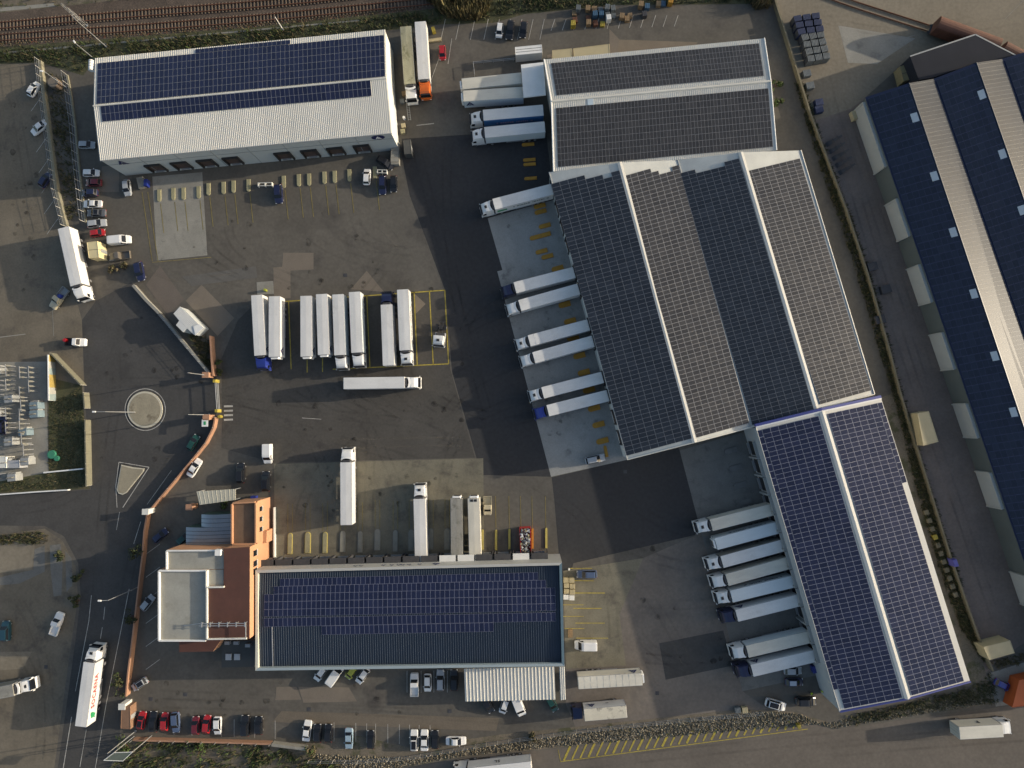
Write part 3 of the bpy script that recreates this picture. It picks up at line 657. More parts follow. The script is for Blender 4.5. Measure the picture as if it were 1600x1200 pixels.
# ------------------------------------------------------------------ far right saw-tooth warehouse
def wh_e():
    ze, zr = 5.2, 7.2
    E0, E1 = W(1352, 152, ze), W(1680, 1110, ze); R0, R1 = W(1420, 130, zr), W(1747, 1110, zr)
    V0, V1 = W(1459, 123, ze+.3), W(1800, 1101, ze+.3); Q0, Q1 = W(1525, 98, zr), W(1870, 1090, zr); U0, U1 = W(1566, 92, ze+.3), W(1910, 1080, ze+.3)
    X0, X1 = W(1640, 70, zr), W(1980, 1060, zr); Y0, Y1 = W(1680, 62, ze), W(2030, 1050, ze)
    c = (E0+Y1)/2; T = thing('warehouse', 'saw-tooth warehouse of deep blue and pale slopes along the right edge', 'warehouse', (c.x, c.y, 0))
    pts = [E0, E1, R1, V1, Q1, U1, X1, Y1, Y0, X0, U0, Q0, V0, R0]
    P = [p+(Vector((c.x, c.y, p.z))-p).normalized()*0.2 for p in pts]
    mb = MB(); walls_mb(mb, P, [p.z-.15 for p in pts]); mb.build('wall', [mat('slate_green_wall', (0.085, 0.10, 0.095), 0.7, 0.08, 0.3)], T)
    bl = mat('blue_roof_sheet', (0.012, 0.020, 0.055), 0.4, 0.1, 0.2); pale = mat('pale_zinc_sheet', (0.050, 0.055, 0.064), 0.42, 0.16, 0.3, fine=0.05, spec=0.18)
    blue_fr = mat('dark_blue_frame', (0.032, 0.042, 0.095), 0.5, 0.0)
    for q, m, n, bud in (([E0, E1, R1, R0], bl, 7, 180), ([V0, V1, Q1, Q0], bl, 7, 120), ([U0, U1, X1, X0], bl, 7, 0)):
        mb = MB(); slab3(mb, q, 0.14); mb.build('roof', [m], T)
        panels(T, sub(q, 0.004, 0.996, 0.03, 0.97), 84, n, GLASS4, None, bud, frame=blue_fr, fr=0.018)
    for q in ([V0, V1, R1, R0], [U0, U1, Q1, Q0], [Y0, Y1, X1, X0]):
        mb = MB(); slab3(mb, q, 0.14); ribs(mb.build('pale_roof', [pale], T), q, 0.95, GREYM, 0.035, 0.02, 'roof_seams')
    for a, e in ((R0, R1), (Q0, Q1)):
        mb = MB(); mb.cyl(a+Vector((0, 0, .05)), e+Vector((0, 0, .05)), 0.16, n=6); mb.build('ridge_cap', [SLATE], T)
    sk = mat('skylight_polycarbonate', (0.42, 0.48, 0.52), 0.35, 0.05)
    for qq, lst in (([E0, E1, R1, R0], ((1426, 182), (1457, 273), (1487, 360), (1520, 455), (1552, 552), (1585, 638))), ([V0, V1, Q1, Q0], ((1532, 150), (1563, 243), (1595, 330)))):
        A, B2, C, D = qq; d = (B2-A).normalized()
        for px, py in lst:
            w = W(px, py, 6.8); u = (w-A).dot(d)/(B2-A).length; s = 1.0/(B2-A).length
            q = sub(qq, u-s, u+s, 0.80, 0.95); mb = MB(); slab3(mb, [p+Vector((0, 0, .2)) for p in q], 0.15); mb.build('skylight', [sk], T)
    wf = WallF(P[0], P[1], c); wm = mat('white_roller_door', (0.36, 0.365, 0.34), 0.6, 0.06, 0.5)
    for (a, e) in (((1352, 165), (1384, 262)), ((1388, 318), (1410, 372)), ((1421, 420), (1444, 474)), ((1456, 525), (1480, 577)), ((1496, 634), (1520, 682)), ((1527, 742), (1556, 792)), ((1582, 902), (1600, 950))):
        t0, t1 = wf.t_of(*a, 2.6), wf.t_of(*e, 2.6)
        mb = MB(); wf.box(mb, t0, t1, 0.15, 4.3, 0.002, 0.3); rd_ = mb.build('roller_door', [wm], T)
        mb = MB(); wf.box(mb, t0-.2, t1+.2, 4.32, 4.6, 0.002, 0.6); mb.build('door_hood', [wm], rd_)
        for tt in (t0-.16, t1+.16):
            mb = MB(); wf.box(mb, tt-.14, tt+.14, 0.1, 4.3, 0.003, 0.45); mb.build('door_jamb', [wm], rd_)
    # graphite flat annex at its upper end
    A = thing('annex', 'graphite flat-roofed annex at the upper end of the saw-tooth warehouse', 'building', W(1500, 90, 0))
    q = WP([(1422, 88), (1524, 54), (1590, 88), (1640, 70), (1700, 95), (1640, 130), (1526, 97), (1459, 121), (1436, 125)], 4.9); mb = MB(); mb.prism(q, 0.0, 4.9); mb.build('block', [DEFN], A)
    mb = MB()
    for i in range(2): stripe_mb(mb, q[i], q[i+1], 0.3, 4.94)
    mb.build('roof_edge', [GREYM], A, raw=True)
    return T
wh_e()
# ------------------------------------------------------------------ vehicles
def wheel_mesh(r, w, name):
    b = MB(); n = 14
    rings = []
    for y, k in ((-w/2, .62), (-w/2, .9), (-w/2*.8, 1), (w/2*.8, 1), (w/2, .9), (w/2, .62)):
        rings.append([(r*k*math.cos(2*math.pi*i/n), y, r*k*math.sin(2*math.pi*i/n)) for i in range(n)])
    b.loft(rings, 0, cap=False)
    for s in (-1, 1):
        y = s*w/2*.85; b.face([(r*.62*math.cos(2*math.pi*i/n), y, r*.62*math.sin(2*math.pi*i/n)) for i in range(n)], 1)
        b.loft([[(r*.62*math.cos(2*math.pi*i/n), s*w/2, r*.62*math.sin(2*math.pi*i/n)) for i in range(n)], [(r*.62*math.cos(2*math.pi*i/n), y, r*.62*math.sin(2*math.pi*i/n)) for i in range(n)]], 1, cap=False)
    return b.mesh(name, [DARKM, RIM])
WH_T = wheel_mesh(0.5, 0.32, 'truck_wheel'); WH_D = wheel_mesh(0.5, 0.62, 'truck_wheel_pair'); WH_C = wheel_mesh(0.31, 0.2, 'car_wheel')

def boxm(name, specs, mats, bevel=0.0):
    b = MB()
    for c, d, m in specs: b.box(c, d, m)
    return b.mesh(name, mats, bevel=bevel)

def cargo_mesh(L, z0, z1, w, seams):
    """Trailer body with rounded roof edges, corner rails and, if asked, roof seams."""
    b = MB(); h = w/2; r = 0.07
    prof = [(-h, z0), (h, z0), (h, z1-r), (h-r*.4, z1-r*.35), (h-r, z1-.02), (0, z1+.012), (-h+r, z1-.02), (-h+r*.4, z1-r*.35), (-h, z1-r)]
    xs = [0, .03, L-.03, L]; ks = [.985, 1, 1, .985]
    rings = [[(x, y*k, (z-z0)*(1 if 0 < i < 3 else .993)+z0) for y, z in prof] for i, (x, k) in enumerate(zip(xs, ks))]
    b.loft(rings, 0, fm=lambda i, k: 1 if 3 <= k <= 6 else 0)
    for s in (-1, 1): b.box((L/2, s*(h+.006), z0+.06), (L-.1, .02, .12), 2); b.box((L/2, s*(h-.01), z1-.05), (L-.06, .05, .05), 2)
    for x in (.02, L-.02):
        for s in (-1, 1): b.box((x, s*(h-.03), (z0+z1)/2), (.06, .08, z1-z0-.1), 2)
    if seams:
        n = int(L/1.24)
        for i in range(1, n): b.box((L*i/n, 0, z1+.006), (.05, w-.2, .03), 1)
    return b
_tm = {}
def cargo(L, seams, z0=1.15, z1=4.0, w=2.55):
    k = (L, seams, z0, z1, w)
    if k not in _tm: _tm[k] = cargo_mesh(L, z0, z1, w, seams).mesh('cargo_box', [WHITE, WHITE, ALU])
    return _tm[k]
M_CHTR = boxm('trailer_chassis', [((6.8, s*.5, 1.02), (13.2, .14, .22), 0) for s in (-1, 1)]+[((x, 0, 1.0), (.12, 1.9, .16), 0) for x in (.4, 2, 3.6, 5.2, 6.8, 8.4, 10, 11.6, 13)], [CHASS])
M_UNDER = boxm('underrun_bar', [((.12, 0, .5), (.12, 2.3, .16), 0), ((.3, .7, .75), (.35, .1, .5), 0), ((.3, -.7, .75), (.35, .1, .5), 0)], [CHASS])
M_LEGS = boxm('landing_leg', [((0, 0, .55), (.14, .14, 1.0), 0), ((0, 0, .04), (.3, .3, .07), 0)], [CHASS])
M_GUARD = boxm('side_guard', [((6.6, 0, .62), (4.6, .06, .12), 0), ((6.6, 0, .92), (4.6, .06, .12), 0), ((4.5, 0, .8), (.08, .08, .6), 0), ((8.7, 0, .8), (.08, .08, .6), 0)], [ALU])
def reefer_mesh():
    b = MB(); 
    rings = [[(x, y*k, z) for y, z in ((-.98, 1.7), (.98, 1.7), (.98, 3.6), (.8, 3.85), (-.8, 3.85), (-.98, 3.6))] for x, k in ((0, 1), (.32, 1), (.48, .9))]
    b.loft(rings, 0); b.box((.49, 0, 3.2), (.04, 1.4, .55), 1); b.box((.49, 0, 2.3), (.04, 1.5, .8), 1)
    b.box((.06, 0, 3.85), (.1, 1.7, .03), 1)
    return b.mesh('refrigeration_unit', [WHITE, BLACK])
M_REEF = reefer_mesh()
M_DOOR = boxm('rear_door', [((-.03, 0, 2.57), (.05, 1.2, 2.7), 0), ((-.065, .42, 2.57), (.03, .05, 2.6), 1), ((-.065, -.2, 2.57), (.03, .05, 2.6), 1)], [WHITE, STEEL])
M_LAMP = boxm('tail_lamp', [((-.02, 0, 1.05), (.06, .42, .14), 0)], [mat('tail_red', (0.35, 0.01, 0.01), 0.3, 0)])

def cab_mesh(high, bonnet=0.0):
    b = MB(); zt = 3.72 if high else 3.1
    st = [(0, zt, 1.2, 1.22), (.55, zt+.03, 1.2, 1.23), (1.15, zt-.05, 1.14, 1.24), (1.65, zt-(.32 if high else .14), 1.06, 1.25), (1.98, 2.93, 1.1, 1.25), (2.30, 1.82, 1.2, 1.25), (2.36, 1.3, 1.2, 1.24), (2.33, .62, 1.15, 1.18)]
    rings = []
    for x, z, wt, wb in st:
        zm = min(2.85, z-.1) if z > 1.4 else z-.05
        rings.append([(x, -wb*.97, .62), (x, wb*.97, .62), (x, wb, zm*.5+.4), (x, wb*.98, zm), (x, wt*.9, z-.03), (x, wt*.55, z), (x, -wt*.55, z), (x, -wt*.9, z-.03), (x, -wb*.98, zm), (x, -wb, zm*.5+.4)])
    b.loft(rings, 0)
    for s in (-1, 1): b.box((1.7, s*1.27, .75), (.95, .04, .3), 1)                      # wheel arches / steps
    return b.mesh('cab', [CARC['white'], BLACK])
M_CABH, M_CABL = cab_mesh(True), cab_mesh(False)
def quadm(name, pts, m, th=0.02):
    b = MB(); P = [Vector(p) for p in pts]; n = (P[1]-P[0]).cross(P[2]-P[0]).normalized()*th
    b.face([p+n for p in P]); b.face(P[::-1])
    for i in range(len(P)): j = (i+1) % len(P); b.face([P[i], P[j], P[j]+n, P[i]+n])
    return b.mesh(name, [m])
M_WSH = quadm('windscreen', [(1.99, -1.06, 2.92), (2.315, -1.16, 1.84), (2.315, 1.16, 1.84), (1.99, 1.06, 2.92)], WINGL)
M_VISOR = boxm('sun_visor', [((2.17, 0, 3.0), (.34, 2.1, .05), 0)], [BLACK])
M_SW = {s: quadm('side_window', [(1.25, s*1.245, 2.75), (1.85, s*1.245, 2.7), (2.05, s*1.26, 1.95), (1.25, s*1.26, 1.9)], WINGL) for s in (1, -1)}
M_HATCH = boxm('roof_hatch', [((0, 0, 0), (.62, .72, .05), 0), ((0, 0, .02), (.5, .6, .05), 1)], [GREYM, BLACK])
M_DEFL = None
def deflector_mesh():
    b = MB()                                                                              # side fairings behind the cab
    for s in (-1, 1): b.box((-.28, s*1.16, 2.2), (.55, .06, 2.7), 0)
    n = 8; A = [(-.02-.30*abs(2*i/n-1)**2, -1.14+2.28*i/n) for i in range(n+1)]
    rings = [[(x, y, 3.45), (x+.45, y*.97, 3.70), (x+.42, y*.97, 3.78), (x, y, 3.86)] for x, y in A]
    b.loft(rings, 0); return b.mesh('roof_deflector', [CARC['white']])
M_DEFL = deflector_mesh()
M_CHTK = boxm('chassis', [((-1.55, .42, .85), (4.1, .1, .24), 0), ((-1.55, -.42, .85), (4.1, .1, .24), 0), ((-2.0, 0, .95), (.5, .95, .16), 0), ((-.55, 0, 1.1), (.6, 1.9, .5), 0), ((-3.5, 0, .8), (.12, 1.8, .2), 0)], [CHASS])
M_FIFTH = boxm('fifth_wheel', [((-2.3, 0, 1.12), (.95, .9, .1), 0)], [DARKM], 0.02)
M_TANK = boxm('fuel_tank', [((-.35, 0, .72), (1.25, .55, .58), 0)], [ALU], 0.08)
M_MIR = boxm('mirror', [((2.22, 0, 2.35), (.16, .2, .55), 0), ((2.1, 0, 2.65), (.3, .06, .05), 1)], [CARC['white'], BLACK])
M_FEND = boxm('mudguard', [((-2.3, 0, 1.08), (1.25, .6, .05), 0)], [BLACK])
M_HEAD = boxm('headlamp', [((2.33, 0, .95), (.1, .4, .2), 0)], [LAMPW])

def tractor(parent, x, col, hatch=True, high=True, yaw=0.0, fairing=True):
    """Cab-over tractor with its cab's rear wall at local x."""
    cm = CARC[col]
    def P(name, me, lx=0, ly=0, lz=0, mats=None):
        p = Vector((lx, ly, 0)); p.rotate(Quaternion((0, 0, 1), yaw))
        return put(name, me, parent, (x+p.x, p.y, lz), yaw, mats)
    cb = P('cab', M_CABH if high else M_CABL, mats={0: cm})
    put('windscreen', M_WSH, cb); put('sun_visor', M_VISOR, cb)
    for s in (1, -1):
        put('side_window', M_SW[s], cb); put('mirror', M_MIR, cb, (0, s*1.38, 0), 0, {0: cm}); put('headlamp', M_HEAD, cb, (0, s*.95, 0)); P('fuel_tank', M_TANK, 0, s*.95); P('mudguard', M_FEND, 0, s*.92)
        P('wheel', WH_T, 1.45, s*1.02, .5); P('wheel', WH_D, -2.3, s*.92, .5)
    P('chassis', M_CHTK); P('fifth_wheel', M_FIFTH)
    if fairing: put('roof_deflector', M_DEFL, cb, mats={0: cm})
    if hatch: put('roof_hatch', M_HATCH, cb, (1.05, 0, 3.72 if high else 3.06))

BODYC = {'white': mat('trailer_white', (0.63, 0.625, 0.61), 0.4, 0.10, 0.35, fine=0.05, streak=(.5, 1.4, 1), stain=((0.42, 0.40, 0.35), 0.3, 0.55, 0.95)), 'cream': mat('trailer_cream', (0.58, 0.55, 0.47), 0.5, 0.13, 0.35, fine=0.03, streak=(.5, 1.4, 1)),
         'grey': mat('trailer_grey_dirty', (0.26, 0.25, 0.22), 0.7, 0.25, 0.3, fine=0.08, streak=(.4, 1.6, 1), stain=((0.14, 0.135, 0.11), 0.5, 0.5, 0.7)),
         'mossy': mat('trailer_mossy', (0.30, 0.29, 0.20), 0.75, 0.3, 0.3, fine=0.1, streak=(.35, 1.8, 1), stain=((0.15, 0.15, 0.085), 0.5, 0.5, 0.68)),
         'pale': mat('trailer_pale_blue', (0.56, 0.61, 0.63), 0.4, 0.05, 0.35, fine=0.03, streak=(.5, 1.4, 1)), 'blue': mat('trailer_blue', (0.05, 0.16, 0.36), 0.4, 0.15, 0.4),
         'beige': mat('trailer_beige', (0.50, 0.46, 0.36), 0.55, 0.1, 0.35, fine=0.04, streak=(.5, 1.4, 1))}
BODYC['soot'] = mat('trailer_sooty', (0.56, 0.52, 0.42), 0.6, 0.12, 0.35, fine=0.05, stain=((0.12, 0.11, 0.095), 0.42, 0.54, 0.7))

def trailer(parent, col, side=None, L=13.6, seams=False, reefer=True, unit=None, vents=False):
    cm = BODYC[col]; sm = BODYC[side] if side else cm
    bx_ = put('cargo_box', cargo(L, seams), parent, mats={0: sm, 1: cm})
    put('chassis', M_CHTR, parent)
    for s in (1, -1):
        put('rear_door', M_DOOR, bx_, (0, s*.63, 0), 0, {0: sm}); put('side_guard', M_GUARD, parent, (0, s*1.18, 0)); put('tail_lamp', M_LAMP, parent, (0, s*.95, 0))
        for x in (2.3, 3.6, 4.9): put('wheel', WH_T, parent, (x, s*1.05, .5))
        put('landing_leg', M_LEGS, parent, (10.6, s*.75, 0))
    put('underrun_bar', M_UNDER, parent)
    if reefer: put('refrigeration_unit', M_REEF, bx_, (L, 0, 0), 0, {0: unit} if unit else None)
    if vents:
        for s in (-.4, .4): put('roof_vent', M_HATCH, bx_, (L-.45, s, 4.0))
    return bx_

def side_mark(parent, side, x, z, kind, size, m, txt='', L=13.6, half=1.3):
    """Lettering or emblem on the left (+1) or right (-1) flank, read from outside."""
    n = Vector((0, side, 0)); xx = Vector((0, 0, 1)).cross(n); o = Vector((x, side*half, z))
    M = Matrix(((xx.x, 0, n.x, o.x), (xx.y, 0, n.y, o.y), (xx.z, 1, n.z, o.z), (0, 0, 0, 1)))
    if kind == 'A':
        mb = logo_a(None, M, size, m); put('emblem', mb.mesh('emblem', [m]), parent)
    elif kind == 'T' and txt == '~':                     # lettering too small to read in the photo: only its rhythm
        mb = MB(); xx = -4.2; k = 0
        while xx < 4.2:
            w_ = (.28, .42, .2, .5, .34)[k % 5]; hh = size*(.55, .5, .6, .52)[k % 4]
            for px0, px1, y0, y1 in ((xx, xx+w_*.35, 0, hh), (xx+w_*.35, xx+w_, hh*.62, hh), (xx+w_*.5, xx+w_, 0, hh*.35)): mb.face([M @ Vector((a_, b_, .02)) for a_, b_ in ((px0, y0), (px1, y0), (px1, y1), (px0, y1))])
            xx += w_+(.16 if k % 6 else .6); k += 1
        put('lettering', mb.raw('lettering', [m]), parent)
    elif kind == 'T':
        q = put('lettering', text_mesh(txt, size, m), parent); q.matrix_local = M
    elif kind == 'leaf':
        mb = MB()
        for P in ([(-.55, -.5), (.1, -.62), (.6, .1), (.05, .62), (-.5, .35)], [(-.05, .62), (.6, .12), (.75, .75)], [(-.75, -.75), (-.5, -.48), (-.62, -.35)]): mb.face([M @ Vector((px*size, py*size, .02)) for px, py in P])
        put('emblem', mb.raw('emblem', [m]), parent)
    elif kind == 'bar':
        mb = MB(); mb.face([M @ Vector((px*size*1.6, py*size*.6, .015)) for px, py in ((-1, -1), (1, -1), (1, 1), (-1, 1))]); put('emblem', mb.raw('emblem', [m]), parent)

def place(rear, front, z=4.0, L=None):
    a, e = W(*rear, z), W(*front, z); ang = math.atan2(e.y-a.y, e.x-a.x)
    if L is not None:                                   # keep the real length, centred on the measured one
        mid = (a+e)/2; h = Vector((math.cos(ang), math.sin(ang), 0))*L/2; a = mid-h
    return Vector((a.x, a.y, 0)), ang

TG, AG = 'semi-trailers parked without a tractor', 'articulated trucks in the yard'
def semi(rear, front, cab, label, col='white', side=None, seams=False, hatch=True, high=True, yaw=0.0, marks=(), reefer=True, gap=0.85, keep=True, name='articulated_truck'):
    loc, a = place(rear, front, 4.0, 13.6 if keep else None)
    T = thing(name, label, 'truck', loc, a, AG)
    bx_ = trailer(T, col, side, seams=seams, reefer=reefer, unit=CHASS)  # unit coloured dark to paint the shade in the cab gap
    tractor(T, 13.6+gap, cab, hatch, high, yaw)
    for mk in marks: side_mark(bx_, *mk)
    return T
def lone(rear, front, label, col='white', side=None, seams=False, marks=(), reefer=True):
    loc, a = place(rear, front, 4.0, 13.6); T = thing('semi_trailer', label, 'trailer', loc, a, TG)
    bx_ = trailer(T, col, side, seams=seams, reefer=reefer, vents='vents' in label)
    for mk in marks: side_mark(bx_, *mk)
    return T
A_L = (1, 12.2, 2.2, 'A', 1.5, LOGOB); A_R = (-1, 12.2, 2.2, 'A', 1.5, LOGOB)
# middle row (rears at the top)
semi((401, 461.6), (406, 554.8), 'blue', 'truck with navy cab, leftmost of the middle parking row', yaw=-0.08, hatch=False, marks=(A_L,))
lone((428.5, 463), (428.5, 557.8), 'white trailer without cab, second from left in middle row', seams=True, side='white', marks=(A_L,))
lone((477.9, 462.7), (478.3, 557), 'white trailer without cab, first one right of the gap in middle row', marks=(A_L,))
lone((502.3, 460.3), (505.5, 553.5), 'white trailer without cab, fourth from left in middle row', marks=(A_L,))
semi((527.7, 460.4), (531, 554.5), 'white', 'white truck with light bar roof, fifth from left in middle row', seams=True, side='pale', hatch=False)
semi((553.8, 456.5), (557.7, 550.6), 'white', 'white truck with plain cab roof, sixth from left in middle row', col='white', side='pale', hatch=False)
semi((607, 570.8), (603.5, 475.6), 'navy', 'truck with dark navy cab facing up the picture in middle row', hatch=False)
semi((629, 452.8), (633, 547), 'white', 'white truck with dark roof hatch, rightmost trailer of the middle row', marks=((1, 7.6, 2.3, 'T', .9, mat('green_letters', (0.05, 0.10, 0.06), 0.5, 0), '~'),))
semi((536.5, 599), (632.5, 597.5), 'white', 'white truck driving right below the middle parking row', hatch=False, high=True)
# lower apron
semi((540.9, 820), (540.5, 722.7), 'white', 'white truck standing alone across the top of the olive apron', hatch=False)
semi((657.5, 878.2), (655, 779.6), 'white', 'white truck with hatch docked at the dark-roofed warehouse', seams=True, hatch=True)
lone((714, 876.7), (713, 780), 'dirty grey trailer docked at the dark-roofed warehouse', col='grey', side='beige')
lone((742.4, 877.5), (739.8, 779), 'cream trailer with two front vents docked beside the dirty grey one', col='cream')
# docks of the upper right gable warehouse
lone((814.4, 121.6), (722.5, 131), 'beige trailer under the white dock canopy, upper of the two', col='cream', seams=False)
lone((816, 144), (725, 150), 'beige trailer with dark emblem under the white dock canopy', col='cream', side='pale', marks=(A_L,))
semi((848.4, 171.9), (755.3, 180), 'white', 'white truck with blue printed flank docked below the canopy', side='blue', marks=((1, 6.5, 2.0, 'T', 1.1, mat('pink_letters', (0.5, 0.35, 0.42), 0.5, 0), '~'),))
semi((851, 198), (757.5, 207), 'white', 'white truck docked just below the blue-flanked truck', seams=True, side='pale')
# docks of the central warehouse
semi((862, 295.6), (772.8, 318.8), 'white', 'white truck with green emblem and black lettering, topmost at central docks', marks=((1, 12.0, 2.5, 'bar', .7, GREENL), (1, 5.2, 2.6, 'T', 1.0, BLACK, '~')))
semi((895.3, 426), (806.6, 449), 'navy', 'truck with navy cab, second from top at central docks', hatch=False)
semi((903, 451.8), (813.5, 477), 'white', 'white truck with plain cab below the navy-cabbed one at central docks', hatch=False)
semi((917.5, 508), (829, 532), 'white', 'white truck with square hatch, fourth from top at central docks', seams=True, hatch=True)
semi((925, 533.5), (836, 558.5), 'white', 'white truck with dark cab front, fifth from top at central docks', hatch=False)
semi((939.7, 590), (849.8, 613.4), 'white', 'white truck with dark hatch just above the bright blue cab at central docks')
semi((948, 618.5), (858, 641.3), 'blue', 'truck with bright blue cab, lowest at the central docks', hatch=False)
# docks of the lower right warehouse
semi((1208, 796), (1111.3, 820.8), 'white', 'white truck with small hatch, topmost at lower right docks', col='cream')
lone((1214, 824.8), (1120, 850), 'pale trailer with lettering and no cab at lower right docks', col='pale', marks=((-1, 6.0, 2.7, 'T', .95, LOGOB, '~'),))
semi((1224.7, 852), (1127.8, 878.5), 'white', 'greyish truck with big dark hatch, third at lower right docks', seams=True, col='white', side='grey')
semi((1232.8, 879.7), (1135.3, 906.7), 'white', 'cream white truck with plain cab roof, fourth at lower right docks', col='cream', hatch=False)
semi((1240.8, 908.5), (1142.2, 932.5), 'white', 'pale lettered truck directly above the navy cab at lower right docks', col='pale', marks=((-1, 6.0, 2.7, 'T', .95, LOGOB, '~'),))
semi((1249, 938), (1150.8, 962.5), 'navy', 'navy-cabbed truck above the empty dock at lower right warehouse', hatch=False, marks=(A_R,))
semi((1267, 995), (1166.7, 1018.8), 'white', 'white-cabbed truck below the empty dock at lower right warehouse', seams=True, col='cream', side='pale', hatch=False)
semi((1273.7, 1025), (1175, 1048.3), 'navy', 'navy-cabbed truck, lowest at the lower right docks', hatch=False, marks=(A_R,))
# elsewhere
semi((633.7, 42), (640, 130), 'white', 'mossy grey trailer with white cab beside the white warehouse', col='mossy', side='mossy', hatch=False, high=False)
semi((656.5, 34), (662, 123), 'orange', 'white trailer with bright orange cab near the railway', hatch=False, marks=())
lone((904, 1067.5), (1003, 1061.5), 'white trailer with roof seams and emblem beside the striped canopy', seams=True, col='cream', marks=((1, 12.0, 2.2, 'A', 1.5, LOGOB),))
semi((125.8, 1136), (139.3, 1035), 'white', 'white truck with red lettering driving up the left road', marks=((-1, 7.2, 2.35, 'T', 1.45, REDL, 'SOCAENA'), (-1, 1.9, 2.4, 'leaf', 1.15, GREENL)))
semi((98.8, 356.6), (118, 444), 'white', 'white truck turning out of the left yard by the cream hut', hatch=False)
semi((-72, 1097), (18.7, 1078.7), 'white', 'grey sided truck cut by the left edge of the picture', col='grey', hatch=True, high=False)
semi((829, 1199.5), (732, 1210), 'white', 'white truck cut by the bottom edge on the south road', marks=((-1, 7.2, 2.2, 'T', 1.2, CHASS, 'SL'),))

def rigid(rear, front, cab, label, col='white', side=None, L=9.0, marks=(), hi=3.9):
    loc, a = place(rear, front, hi, L); T = thing('box_truck', label, 'truck', loc, a, 'box trucks')
    put('cargo_box', cargo(L, False, 0.95, hi), T, mats={0: BODYC[side or col], 1: BODYC[col]})
    for s in (1, -1):
        put('wheel', WH_D, T, (2.0, s*.9, .5)); put('rear_door', M_DOOR, T, (0, s*.63, -.12), 0, {0: BODYC[side or col]})
    mb = MB()
    for s in (1, -1): mb.box((L/2+.4, s*.45, .82), (L+.6, .12, .22))
    put('chassis', mb.mesh('chassis', [CHASS]), T)
    x = L+.35; cm = CARC[cab]
    put('cab', M_CABL, T, (x, 0, 0), 0, {0: cm}); put('windscreen', M_WSH, T, (x, 0, 0))
    for s in (1, -1):
        put('side_window', M_SW[s], T, (x, 0, 0)); put('mirror', M_MIR, T, (x, s*1.38, 0), 0, {0: cm}); put('headlamp', M_HEAD, T, (x, s*.95, 0)); put('wheel', WH_T, T, (x+1.2, s*1.02, .5))
    for mk in marks: side_mark(T, *mk)
rigid((978, 1112), (914, 1117.5), 'navy', 'dirty white box truck with navy cab below the striped canopy', col='soot', side='white', marks=((-1, 7.2, 2.0, 'A', 1.3, LOGOB), (-1, 3.8, 2.1, 'bar', .2, CHASS)))
rigid((1499, 1146), (1568, 1142), 'white', 'white box truck on the south road at lower right', col='cream', marks=((1, 5.0, 1.9, 'T', 1.3, CHASS, 'P'),))
# tractor without trailer
loc, a = place((688, 505), (684.5, 545), 3.0)
loc = W(687.5, 522, 1.5); loc.z = 0
T = thing('tractor_unit', 'white tractor unit without trailer in the rightmost yellow bay', 'truck', loc, a)
tractor(T, 0.6, 'white', True, True, fairing=False)

